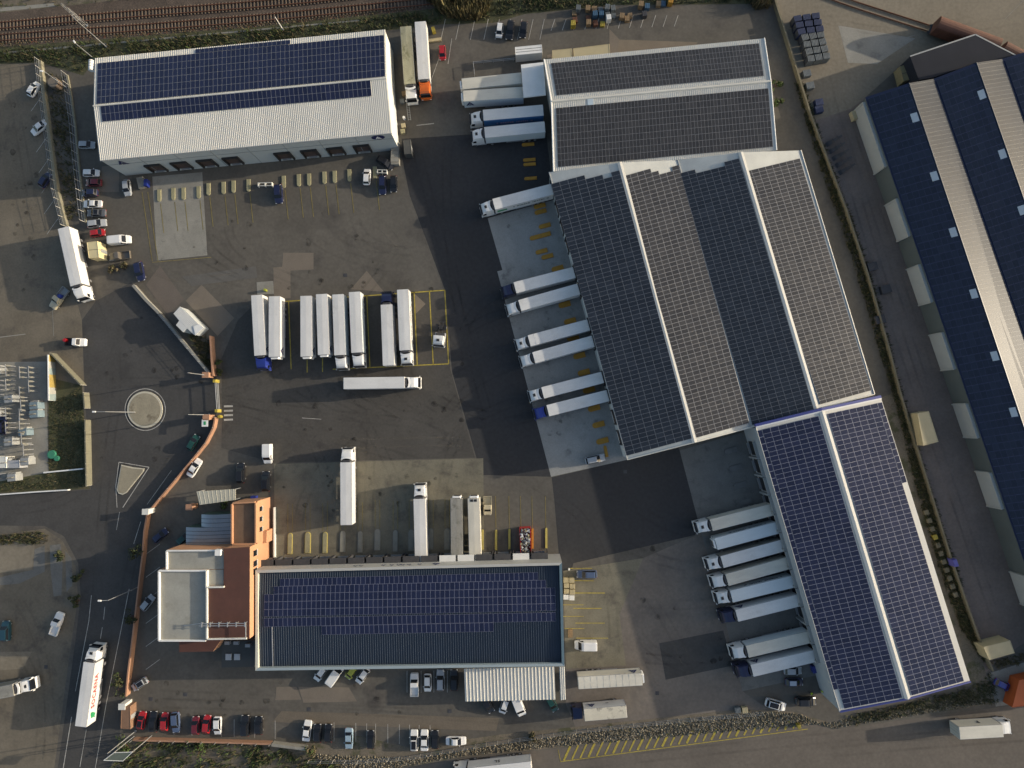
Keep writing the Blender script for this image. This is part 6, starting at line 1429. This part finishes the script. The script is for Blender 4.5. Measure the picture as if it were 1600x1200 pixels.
crate('flat_trailer', 'row of pale boxes right of the orange truck', 'pallet', (680, 64), (3.0, .7, .5), BEIGEC, 'bins', .12)
def barrel(label, px, m, z0=0.0, h=1.0, r=.42):
    q = W(*px, z0); T = thing('drum', label, 'drum', q, 0, 'drums'); mb = MB(); mb.cyl((0, 0, 0), (0, 0, h), r, n=14); mb.cyl((0, 0, h*.33), (0, 0, h*.36), r*1.04, n=14); mb.cyl((0, 0, h*.66), (0, 0, h*.69), r*1.04, n=14); put('shell', mb.mesh('drum_shell', [m]), T); mb = MB(); mb.cyl((0, 0, h), (0, 0, h+.03), r*.85, n=14); put('lid', mb.mesh('drum_lid', [m]), T)
barrel('blue drum on the battered flatbed', (97, 464), CARC['blue'], .7, .9, .5); barrel('red drum on the white pickup bed', (104.5, 532), CARC['red'], .7, .8, .4)
barrel('large green manhole drum on the grass plot', (83, 710), mat('tank_green', (0.04, 0.20, 0.12), 0.6, 0.1), 0, .6, .95); barrel('small green manhole drum on the grass plot', (90.5, 716), MATS['tank_green'], 0, .5, .6)
barrel('yellow round bollard on the pale square patch', (416, 454), CARC['lime'], 0, .9, .3); barrel('white round cap on the dark asphalt corner', (889, 889), WHITE, 0, .5, .22); barrel('white drum by the white end wall', (632, 186), WHITE, 0, .9, .3)
barrel('yellow red bollard by the crossing at the gate', (346, 651), YEL, 0, 1.1, .35)
def barrier(label, px, rz, L):
    q = W(*px, 0); T = thing('barrier_frame', label, 'barrier', q, rz, 'barriers')
    for y in (-.35, .35): mb = MB(); mb.box((0, y, .8), (L, .12, .14)); put('rail', mb.mesh('rail', [WALLW]), T)
    for x in (-L/2, 0, L/2): mb = MB(); mb.box((x, 0, .4), (.14, .95, .8)); put('foot', mb.mesh('foot', [WALLW]), T)
barrier('white barrier frame left of the dark blue car with long shadow', (416, 290), .02, 3.2); barrier('white barrier frame above the dark blue and black cars', (598, 270), -.05, 2.2)
# long ladder and cages beside white wall
T = thing('ladder', 'long ladder lying beside the right end of the white warehouse', 'ladder', W(638, 165, 0)); a, e = W(635, 145, .15), W(640, 188, .15)
for s in (-.3, .3): mb = MB(); mb.cyl(a+Vector((s, 0, 0)), e+Vector((s, 0, 0)), .06, n=5); mb.build('stile', [STEEL], T)
for k in range(16): p = lerp(a, e, (k+.5)/16); mb = MB(); mb.cyl(p-Vector((.3, 0, 0)), p+Vector((.3, 0, 0)), .04, n=5); mb.build('rung', [STEEL], T)
# dock railing near the canopy
T = thing('dock_railing', 'steel railing above the beige trailers', 'railing', W(780, 105, 0)); pr = [(742, 120), (740, 101), (805, 95)]
for i in range(2):
    a, e = W(*pr[i], 0), W(*pr[i+1], 0)
    for zz in (.6, 1.1): mb = MB(); mb.cyl(a+Vector((0, 0, zz)), e+Vector((0, 0, zz)), .05, n=5); mb.build('rail', [STEEL], T)
    for k in range(5): p = lerp(a, e, k/4.2); mb = MB(); mb.cyl(p, p+Vector((0, 0, 1.15)), .05, n=5); mb.build('post', [STEEL], T)
# dark steel racks on the right lane
for k in range(5):
    q = W(1300+k*5, 222+k*11, 0); T = thing('steel_rack', 'dark angled steel rack on the right lane, %s from the top' % ORD[k], 'rack', q, .5, 'steel racks')
    for s in (-.5, .5): mb = MB(); mb.cyl((-1.6, s, .1), (1.7, s*.3, 1.6), .07, n=5); put('beam', mb.mesh('beam', [CHASS]), T)
    for x in (-1.2, -.2, .8): mb = MB(); mb.box((x, 0, .3+(x+1.6)*.45), (.12, 1.1, .1)); mb.box((x, 0, (.3+(x+1.6)*.45)/2), (.1, .1, .3+(x+1.6)*.45)); put('strut', mb.mesh('strut', [CHASS]), T)
    mb = MB(); mb.face([(-1.6, -.5, .12), (1.7, -.15, 1.62), (1.7, .15, 1.62), (-1.6, .5, .12)]); put('plate', mb.mesh('plate', [CHASS]), T)
def forklift(label, px, rz):
    q = W(*px, 0); T = thing('forklift', label, 'forklift', q, rz, 'forklifts')
    put('chassis', boxm('chassis', [((-.3, 0, .75), (1.9, 1.15, .7), 0), ((-1.0, 0, 1.1), (.55, 1.1, .5), 0)], [mat('forklift_dark', (0.035, 0.045, 0.045), 0.5, 0.1)], .06), T)
    put('guard', boxm('guard', [((-.2, 0, 2.1), (1.2, 1.05, .06), 0)]+[((x, y, 1.6), (.07, .07, 1.0), 0) for x in (-.75, .35) for y in (-.5, .5)], [BLACK]), T)
    put('mast', boxm('mast', [((.85, .35, 1.2), (.12, .12, 2.3), 0), ((.85, -.35, 1.2), (.12, .12, 2.3), 0), ((.85, 0, 2.2), (.1, .8, .1), 0)], [CHASS]), T)
    for s in (-.3, .3): put('fork', boxm('fork', [((1.45, s, .12), (1.1, .12, .06), 0)], [STEEL]), T)
    for x, s in ((.5, .55), (.5, -.55), (-.9, .5), (-.9, -.5)): put('wheel', WH_C, T, (x, s, .31))
forklift('dark forklift at the white doors of the saw-tooth warehouse, upper one', (1352, 202), 1.2); forklift('dark forklift at the white doors of the saw-tooth warehouse, middle one', (1357, 226), 2.0); forklift('dark forklift at the white doors of the saw-tooth warehouse, lower one', (1364, 247), 2.0)
crate('pallet_stack', 'tan box beside the forklifts at the saw-tooth warehouse', 'box', (1333, 183), (1.6, 2.0, 1.2), BEIGEC, 'stacks on the right lane', .3)
# substation equipment
def equip(label, px, kind, rz=0.0):
    q = W(*px, 0); T = thing('switchgear', label, 'switchgear', q, rz, 'substation equipment')
    if kind == 0:
        for k in (-1.1, 0, 1.1):
            mb = MB(); mb.cyl((0, k, 0), (0, k, 1.6), .12, n=6); put('post', mb.mesh('post', [STEEL]), T)
            mb = MB()
            for i in range(5): mb.cyl((0, k, 1.6+i*.22), (0, k, 1.72+i*.22), .24, .12, n=8)
            put('insulator', mb.mesh('insulator', [mat('porcelain', (0.19, 0.185, 0.16), 0.4, 0.1)]), T)
        put('busbar', boxm('busbar', [((0, 0, 2.75), (.1, 2.8, .1), 0)], [STEEL]), T)
    else:
        put('tank', boxm('tank', [((0, 0, 1.1), (2.0, 1.6, 2.0), 0)], [mat('transformer_blue', (0.15, 0.205, 0.24), 0.5, 0.1) if kind == 1 else GREYM], .06), T)
        for k in range(7): put('fin', boxm('fin', [((-.8+k*.27, .98, 1.1), (.08, .36, 1.5), 0)], [GREYM]), T)
        for k in (-.5, 0, .5):
            mb = MB(); mb.cyl((k, 0, 2.1), (k, 0, 2.8), .14, .07, n=8); put('bushing', mb.mesh('bushing', [MATS['porcelain']]), T)
eq = [((46, 583), 0), ((60, 583), 0), ((46, 614), 0), ((60, 604), 0), ((64, 634), 1), ((64, 647), 1), ((48, 634), 0), ((46, 648), 0), ((46, 662), 0), ((47, 675), 1), ((49, 685), 0), ((52, 702), 0), ((50, 720), 2), ((20, 722), 2), ((30, 745), 2), ((8, 740), 0)]
for k, (p, kd) in enumerate(eq): equip('%s in the left substation yard, %s from the top' % (('insulator stand', 'blue transformer box', 'grey transformer box')[kd], ORD[k]), p, kd, .1)
for r_ in range(6):
    for k in range(2): equip('small insulator stand, %s row and %s column in the left part of the substation' % (ORD[r_], ORD[k]), (6+k*19, 580+r_*22), 0 if (r_+k) % 3 else 2, .12)
cabin('switch_house', 'white-edged low switch house at the left substation', 'hut', [(-8, 714), (9, 714), (10, 731), (-8, 731)], 2.4, WALLW, 0); cabin('switch_house', 'grey low switch house beside the white one', 'hut', [(12, 720), (30, 719), (31, 731), (12, 731)], 2.2, mat('switch_grey', (0.32, 0.33, 0.35), 0.6, 0.06), 0)
car('suv', 3, 664, U, 'navy', 'dark blue vehicle in the substation yard at the left edge')

# ------------------------------------------------------------------ people
def worker(label, px, rz, vest):
    q = W(*px, 0); T = thing('person', label, 'person', q, rz, 'workers in high-visibility jackets')
    V = [(0, 0, .98), (0, 0, 1.2), (0, 0, 1.42), (0, 0, 1.53), (0, .1, .93), (.06, .12, .52), (0, .12, .08), (.14, .13, .04), (0, -.1, .93), (-.08, -.12, .5), (-.12, -.12, .08), (.02, -.13, .04),
         (0, .2, 1.42), (.05, .26, 1.12), (.25, .2, 1.0), (0, -.2, 1.42), (.02, -.27, 1.12), (.2, -.22, .95)]
    R_ = [.15, .15, .15, .07, .1, .075, .05, .045, .1, .075, .05, .045, .085, .06, .045, .085, .06, .045]
    E = [(0, 1), (1, 2), (2, 3), (0, 4), (4, 5), (5, 6), (6, 7), (0, 8), (8, 9), (9, 10), (10, 11), (2, 12), (12, 13), (13, 14), (2, 15), (15, 16), (16, 17)]
    me = bpy.data.meshes.new('body'); me.from_pydata(V, E, []); o = bpy.data.objects.new('body', me); COL.objects.link(o)
    md = o.modifiers.new('skin', 'SKIN'); 
    for i, r in enumerate(R_): me.skin_vertices[0].data[i].radius = (r, r)
    me.skin_vertices[0].data[0].use_root = True
    o.modifiers.new('sub', 'SUBSURF').levels = 1
    dg = bpy.context.evaluated_depsgraph_get(); m2 = bpy.data.meshes.new_from_object(o.evaluated_get(dg)); bpy.data.objects.remove(o)
    m2.materials.clear(); m2.materials.append(mat('trouser_navy', (0.02, 0.024, 0.04), 0.9, 0)); m2.materials.append(vest)
    for p in m2.polygons: p.material_index = 1 if p.center.z > .95 else 0
    put('body', m2, T)
    mb = MB(); n = 10; rings = []
    for k in range(7):
        t = math.pi*(k+.3)/7; rings.append([(.10*math.sin(t)*math.cos(2*math.pi*i/n)*1.1, .085*math.sin(t)*math.sin(2*math.pi*i/n), 1.68-.14*math.cos(t)) for i in range(n)])
    mb.loft(rings, 0); mb.box((.11, 0, 1.66), (.04, .03, .05)); put('head', mb.mesh('head', [mat('skin', (0.32, 0.19, 0.13), 0.6, 0)]), T)
    mb = MB(); mb.loft([[(.112*math.sin(t)*math.cos(2*math.pi*i/n)-.015, .098*math.sin(t)*math.sin(2*math.pi*i/n), 1.69+.145*math.cos(t)) for i in range(n)] for t in (.25, .7, 1.1, 1.5)], 0); put('hair', mb.mesh('hair', [DARKM]), T)
HV = mat('hi_vis_yellow', (0.55, 0.66, 0.05), 0.7, 0.05)
worker('worker in yellow jacket above the black car at lower right', (1264, 1080), -.6, HV); worker('worker in yellow jacket against the right warehouse wall', (1281, 1076), 2.4, HV)

# ------------------------------------------------------------------ vegetation and stones
G1 = mat('leaf_dark', (0.030, 0.042, 0.014), 0.9, 0.3, 2.0); G2 = mat('leaf_olive', (0.052, 0.053, 0.02), 0.9, 0.3, 2.0); G3 = mat('dry_grass', (0.12, 0.094, 0.05), 0.9, 0.3, 2.0); G4 = mat('leaf_green', (0.048, 0.078, 0.018), 0.9, 0.3, 2.0)
G5 = mat('reed_straw', (0.21, 0.175, 0.075), 0.9, 0.3, 2.0)
def blades(mb, x, y, z, h, sp, n, ms):
    for _ in range(n):
        a = RND.uniform(0, 6.28); dx, dy = math.cos(a), math.sin(a); l = RND.uniform(.3, 1)*sp; w = RND.uniform(.05, .14)*max(.6, sp); hh = h*RND.uniform(.5, 1)
        px, py = -dy*w, dx*w; m = RND.choice(ms)
        mb.face([(x-px, y-py, z), (x+px, y+py, z), (x+dx*l+px*.3, y+dy*l+py*.3, z+hh), (x+dx*l-px*.3, y+dy*l-py*.3, z+hh*.95)], m)
def scrub(name, label, px, N, h, sp, ms, nb=4, clump=True, z=0.0):
    mb = MB(); cs = [rand_in(px) for _ in range(max(1, N//14))]
    for k in range(N):
        if clump and RND.random() < .7:
            c = RND.choice(cs); x, y = c[0]+RND.gauss(0, 6), c[1]+RND.gauss(0, 3)
            if not inpoly(x, y, px): x, y = rand_in(px)
        else: x, y = rand_in(px)
        w = W(x, y, 0); s = RND.uniform(.5, 1.4); blades(mb, w.x, w.y, z, h*s, sp*s, nb, ms)
    o = put(name, mb.raw(name, [G1, G2, G3, G4, G5])); tag(o, label, 'vegetation', None, 'stuff')
scrub('embankment_grass', 'dark scrub along the railway embankment', [(-60, 82), (0, 78), (400, 46), (664, 19), (830, -5), (1200, -30), (1205, 5), (960, 7), (820, 20), (760, 34), (690, 36), (600, 46), (380, 72), (147, 92), (130, 112), (62, 96), (0, 98), (-60, 104)], 3600, .7, .75, [0, 0, 1, 1, 2, 3])
scrub('far_bank_scrub', 'scrub above the railway tracks', [(-60, 25), (300, -9), (500, -26), (500, -60), (-60, -20)], 500, .6, .7, [0, 1, 2])
scrub('reed_bed', 'tall dry yellow reeds above the white and orange truck', [(664, 0), (690, -20), (770, -20), (762, 22), (745, 34), (700, 30)], 1100, 3.2, 1.1, [4, 4, 2, 1], 3, False)
scrub('reed_bed', 'dry shrubs above the gable warehouse right corner', [(1165, -5), (1195, -12), (1200, 14), (1178, 16)], 260, 2.2, 1.0, [1, 2, 2], 3, False)
scrub('strip_weeds', 'weeds between the two left fences', [(68, 112), (100, 120), (112, 200), (122, 300), (124, 340), (108, 345), (96, 300), (86, 225), (76, 150)], 700, .5, .6, [0, 1, 1, 2])
scrub('plot_grass', 'rough grass of the substation plot', [(78, 592), (86, 628), (126, 606), (138, 700), (140, 760), (60, 764), (0, 768), (0, 756), (76, 740)], 2200, .28, .4, [0, 0, 1, 1, 2], 3, False)
scrub('verge_scrub', 'green and brown scrub below the bottom salmon wall', [(192, 1158), (300, 1160), (430, 1164), (470, 1180), (560, 1196), (480, 1215), (300, 1260), (175, 1260), (178, 1195)], 1700, .9, .8, [0, 1, 1, 2, 3, 3])
scrub('wall_weeds', 'weeds along the beige wall on the right', [(1240, 130), (1252, 128), (1296, 255), (1328, 335), (1360, 432), (1408, 612), (1446, 740), (1540, 1040), (1500, 980), (1470, 900), (1430, 760), (1396, 620), (1372, 545), (1340, 436), (1308, 338), (1280, 258)], 4600, .75, .7, [0, 0, 1, 1, 2])
scrub('corner_scrub', 'dark scrub below the blue-fascia warehouse', [(1320, 1118), (1420, 1098), (1520, 1070), (1548, 1050), (1560, 1098), (1500, 1100), (1330, 1132)], 900, .5, .6, [0, 0, 1, 2])
scrub('corner_scrub', 'dry scrub behind the beige corner container', [(1546, 1034), (1600, 1020), (1640, 1010), (1640, 1026), (1560, 1044)], 250, .5, .6, [1, 2])
scrub('hedge_strip', 'scrub on the corner left of the road below', [(-20, 838), (60, 830), (80, 836), (72, 850), (0, 850), (-20, 852)], 300, .7, .6, [0, 1, 2])
scrub('garden_scrub', 'shrubs in the gatehouse garden', [(296, 524), (312, 522), (332, 532), (334, 580), (318, 565)], 260, .9, .7, [0, 1, 1, 2])
scrub('track_weeds', 'sparse weeds on the track ballast', [(-60, 70), (400, 38), (650, 12), (650, 16), (400, 43), (-60, 80)], 300, .3, .5, [1, 2])
def stones(name, label, px, N, s0, s1, ms):
    mb = MB()
    for _ in range(N):
        x, y = rand_in(px); w = W(x, y, 0); s = RND.uniform(s0, s1); b_ = len(mb.v)
        mb.v += [(w.x+s*RND.uniform(.7, 1.2), w.y, .02), (w.x, w.y+s*RND.uniform(.6, 1.1), .02), (w.x-s*RND.uniform(.7, 1.2), w.y, .02), (w.x, w.y-s*RND.uniform(.6, 1.1), .02), (w.x+s*.2, w.y, .06+s*RND.uniform(.4, .9))]
        m = RND.randrange(len(ms))
        for i in range(4): mb.f.append((b_+i, b_+(i+1) % 4, b_+4)); mb.m.append(m)
    o = put(name, mb.raw(name, ms)); tag(o, label, 'rubble', None, 'stuff')
ST = [mat('stone_pale', (0.25, 0.22, 0.165), 0.95, 0.15), mat('stone_tan', (0.17, 0.145, 0.10), 0.95, 0.15), mat('stone_dark', (0.075, 0.065, 0.045), 0.95, 0.15)]
stones('verge_stones', 'stony verge between the yard fence and the hatched road', [(480, 1178), (640, 1185), (760, 1166), (900, 1146), (1060, 1127), (1190, 1112), (1250, 1116), (1280, 1130), (870, 1166), (720, 1181), (560, 1210)], 5200, .10, .34, ST)
stones('verge_stones', 'stony verge below the blue-fascia warehouse', [(1270, 1130), (1300, 1128), (1420, 1106), (1520, 1085), (1540, 1100), (1300, 1138)], 1100, .10, .3, ST)
stones('ballast_stones', 'loose ballast beside the lower railway track', [(-60, 66), (400, 33), (662, 8), (662, 14), (400, 42), (-60, 75)], 2200, .08, .2, [RUST, ST[1], ST[2]])
def shrub(label, px, r, h, ms, N=240):
    q = W(*px, 0); T = thing('shrub', label, 'shrub', q, 0, 'shrubs'); mb = MB()
    for k in range(4): a = k*1.6; mb.cyl((0, 0, 0), (math.cos(a)*r*.5, math.sin(a)*r*.5, h*.6), .07, .03, n=5)
    put('trunk', mb.mesh('trunk', [RUST]), T); mb = MB(); cl_ = [(RND.gauss(0, r*.5), RND.gauss(0, r*.5), h*RND.uniform(.45, .85), r*RND.uniform(.3, .55)) for _ in range(8)]
    for _ in range(N):
        c = RND.choice(cl_); v = Vector((RND.gauss(0, 1), RND.gauss(0, 1), RND.gauss(0, 1))).normalized()*c[3]*RND.uniform(.6, 1.05); p = Vector(c[:3])+v; s = RND.uniform(.1, .22)
        t = Vector((RND.gauss(0, 1), RND.gauss(0, 1), RND.gauss(0, .6))).normalized(); u = v.cross(t).normalized(); t = u.cross(v).normalized()+v.normalized()*.4
        mb.face([p-u*s-t*s*.5, p+u*s-t*s*.5, p+u*s*.6+t*s, p-u*s*.6+t*s], RND.choice(ms))
    put('crown', mb.raw('crown', [G1, G2, G3, G4]), T)
shrub('dark shrub spilling over the salmon wall above the office bays', (218, 863), 1.9, 2.4, [0, 0, 1]); shrub('dark shrub on the salmon wall beside the silver car', (211, 962), 1.3, 2.4, [0, 0, 1]); shrub('olive shrub outside the salmon wall near the lower left gate', (190, 1068), 1.9, 2.0, [0, 1, 1, 3]); shrub('dark shrub above the office upper wing', (357, 783), 1.3, 2.6, [0, 0, 3])
shrub('round shrub at the top of the sliding gate', (345, 582), .7, 1.1, [1, 1, 3]); shrub('round shrub right of the gate pier', (345, 567), .7, 1.1, [1, 1, 3]); shrub('dry bush at the kerb near the cream cabin', (193, 418), 1.3, 1.0, [2, 2, 1]); shrub('dry bush on the kerb by the battered flatbed', (178, 421), 1.0, .9, [2, 2, 1])
shrub('dark bush at the bottom left, right of the sign board', (200, 1166), 2.0, 1.6, [0, 3, 3]); shrub('green bush at the bottom edge below the red cars', (312, 1172), 2.2, 1.7, [0, 3, 3]); shrub('yellow green bush below the pale block wall', (487, 1175), 1.5, 1.5, [1, 2, 3]); shrub('small tree pit bush on the bottom verge', (831, 1148), 1.2, 1.0, [1, 2])
shrub('green bush along the right end of the gable warehouse', (1212, 135), 1.4, 1.8, [1, 3, 3]); shrub('second green bush along the right end of the gable warehouse', (1214, 160), 1.3, 1.7, [1, 3, 3]); shrub('dark bush at the road corner below the substation', (96, 868), 1.2, 1.3, [0, 0, 1]); shrub('dark bush left of the road, middle one', (122, 902), 1.1, 1.3, [0, 0, 1]); shrub('dark bush left of the road, lower one', (124, 938), 1.1, 1.3, [0, 0, 1])
# blurred tyre marks and manholes
for k, (x, y) in enumerate(((290, 1085), (483, 1108), (703, 1111), (1027, 1083), (977, 737), (236, 1092), (72, 1042), (540, 430))):
    q = W(x, y, 0); mb = MB(); mb.box((q.x, q.y, .02), (.8, .8, .04)); mb.box((q.x, q.y, .035), (.6, .6, .03)); o = mb.build('manhole_cover', [CHASS]); o['kind'] = 'structure'

# ------------------------------------------------------------------ tyre marks and oil drips on the paving
def film(name, col, amount, scale):
    m = bpy.data.materials.new(name); m.use_nodes = True; N, L = m.node_tree.nodes, m.node_tree.links; P = N['Principled BSDF']
    P.inputs['Base Color'].default_value = (*col, 1); P.inputs['Roughness'].default_value = .85; P.inputs['Specular IOR Level'].default_value = .2
    tc = N.new('ShaderNodeTexCoord'); n = N.new('ShaderNodeTexNoise'); n.inputs['Scale'].default_value = scale; n.inputs['Detail'].default_value = 5; L.new(tc.outputs['Object'], n.inputs['Vector'])
    mr = N.new('ShaderNodeMapRange'); mr.inputs[1].default_value = .38; mr.inputs[2].default_value = .72; mr.inputs[3].default_value = 0; mr.inputs[4].default_value = amount; L.new(n.outputs['Fac'], mr.inputs[0]); L.new(mr.outputs[0], P.inputs['Alpha'])
    return m
TYRE = film('tyre_rubber', (0.03, 0.029, 0.028), .15, .12); DUST = film('pale_dust', (0.24, 0.21, 0.165), .2, .12)
def tyre(path, m, z, w=.5, gap=1.9):
    P = [W(*p) for p in path]; mb = MB(); n = 22; pts = []
    for k in range(n+1):                                     # quadratic curve through three picture points
        t = k/n; pts.append(P[0]*(1-t)**2+P[1]*2*t*(1-t)+P[2]*t*t)
    for s in (-1, 1):
        L_ = []
        for k in range(n+1):
            d = (pts[min(k+1, n)]-pts[max(k-1, 0)]); d.z = 0; d.normalize(); nn = Vector((-d.y, d.x, 0)); L_.append((pts[k]+nn*(gap/2*s-w/2), pts[k]+nn*(gap/2*s+w/2)))
        for k in range(n): mb.face([(a.x, a.y, z) for a in (L_[k][0], L_[k+1][0], L_[k+1][1], L_[k][1])])
    o = put('tyre_marks', mb.raw('tyre_marks', [m])); o['kind'] = 'structure'
RT_ = random.Random(5); TZ = [0.034]
def T_(a, c, e, m=TYRE): TZ[0] += .0004; tyre((a, c, e), m, TZ[0])
for (x, y) in px_nw[1::2]: T_((x+8, y+60), (x+10, y+110), (x+RT_.uniform(40, 150), y+RT_.uniform(110, 150)))
for x in (430, 480, 505, 530, 560, 610, 636, 680): T_((x, 575), (x+RT_.uniform(-5, 10), 620), (x+RT_.uniform(60, 140), 650))
for (x, y) in px_s[::2]: T_((x+13, y-30), (x+14, y-90), (x+RT_.uniform(-90, 110), y-RT_.uniform(140, 190)))
for y in (440, 470, 525, 552, 607, 635): T_((800+(y-440)*.27, y+12), (740, y+30), (700+RT_.uniform(-20, 30), y+RT_.uniform(60, 120)))
for y in (825, 880, 935, 1020, 1050): T_((1110+(y-825)*.27, y+2), (1060, y+16), (1000+RT_.uniform(-40, 10), y-RT_.uniform(-10, 70)))
T_((342, 622), (420, 640), (640, 660)); T_((342, 615), (460, 600), (600, 420)); T_((344, 628), (520, 690), (800, 760)); T_((640, 660), (760, 700), (900, 800)); T_((900, 800), (960, 860), (960, 1020)); T_((700, 230), (690, 350), (730, 560)); T_((650, 230), (700, 420), (760, 640))
T_((160, 470), (190, 540), (180, 640)); T_((330, 610), (260, 590), (170, 600)); T_((180, 640), (160, 760), (150, 960)); T_((290, 690), (220, 770), (190, 960)); T_((10, 795), (120, 800), (170, 720)); T_((170, 960), (160, 1080), (130, 1200))
T_((960, 1140), (700, 1110), (250, 1098)); T_((880, 1128), (600, 1100), (240, 1085)); T_((900, 1195), (1200, 1160), (1590, 1125)); T_((1300, 1175), (1450, 1160), (1600, 1150)); T_((20, 150), (50, 300), (70, 440)); T_((10, 1000), (80, 1050), (60, 1190)); T_((30, 940), (90, 1030), (75, 1190))
T_((1290, 120), (1330, 300), (1430, 600)); T_((1310, 150), (1370, 330), (1450, 580)); T_((1430, 600), (1480, 740), (1560, 980)); T_((1290, 30), (1400, 70), (1590, 30), DUST)
T_((240, 420), (300, 450), (380, 430), DUST); T_((560, 320), (640, 380), (650, 440), DUST); T_((450, 700), (560, 690), (720, 690), DUST); T_((980, 900), (1050, 960), (1080, 1060), DUST)
OIL = film('oil_drips', (0.02, 0.019, 0.018), .55, .8)
for k in range(150):
    zs = RT_.choice(([(420, 420), (690, 470)], [(240, 330), (620, 420)], [(440, 730), (750, 830)], [(770, 350), (900, 720)], [(1000, 850), (1150, 1060)], [(430, 560), (740, 700)], [(20, 160), (60, 460)], [(150, 480), (330, 760)], [(240, 1060), (760, 1120)]))
    x, y = RT_.uniform(zs[0][0], zs[1][0]), RT_.uniform(zs[0][1], zs[1][1]); q = W(x, y); r_ = RT_.uniform(.25, .8); mb = MB(); TZ[0] += .0001
    mb.face([(q.x+r_*(.7+.5*RT_.random())*math.cos(i*.6283), q.y+r_*(.7+.5*RT_.random())*math.sin(i*.6283), TZ[0]) for i in range(10)])
    o = put('oil_stain', mb.raw('oil_stain', [OIL])); o['kind'] = 'structure'
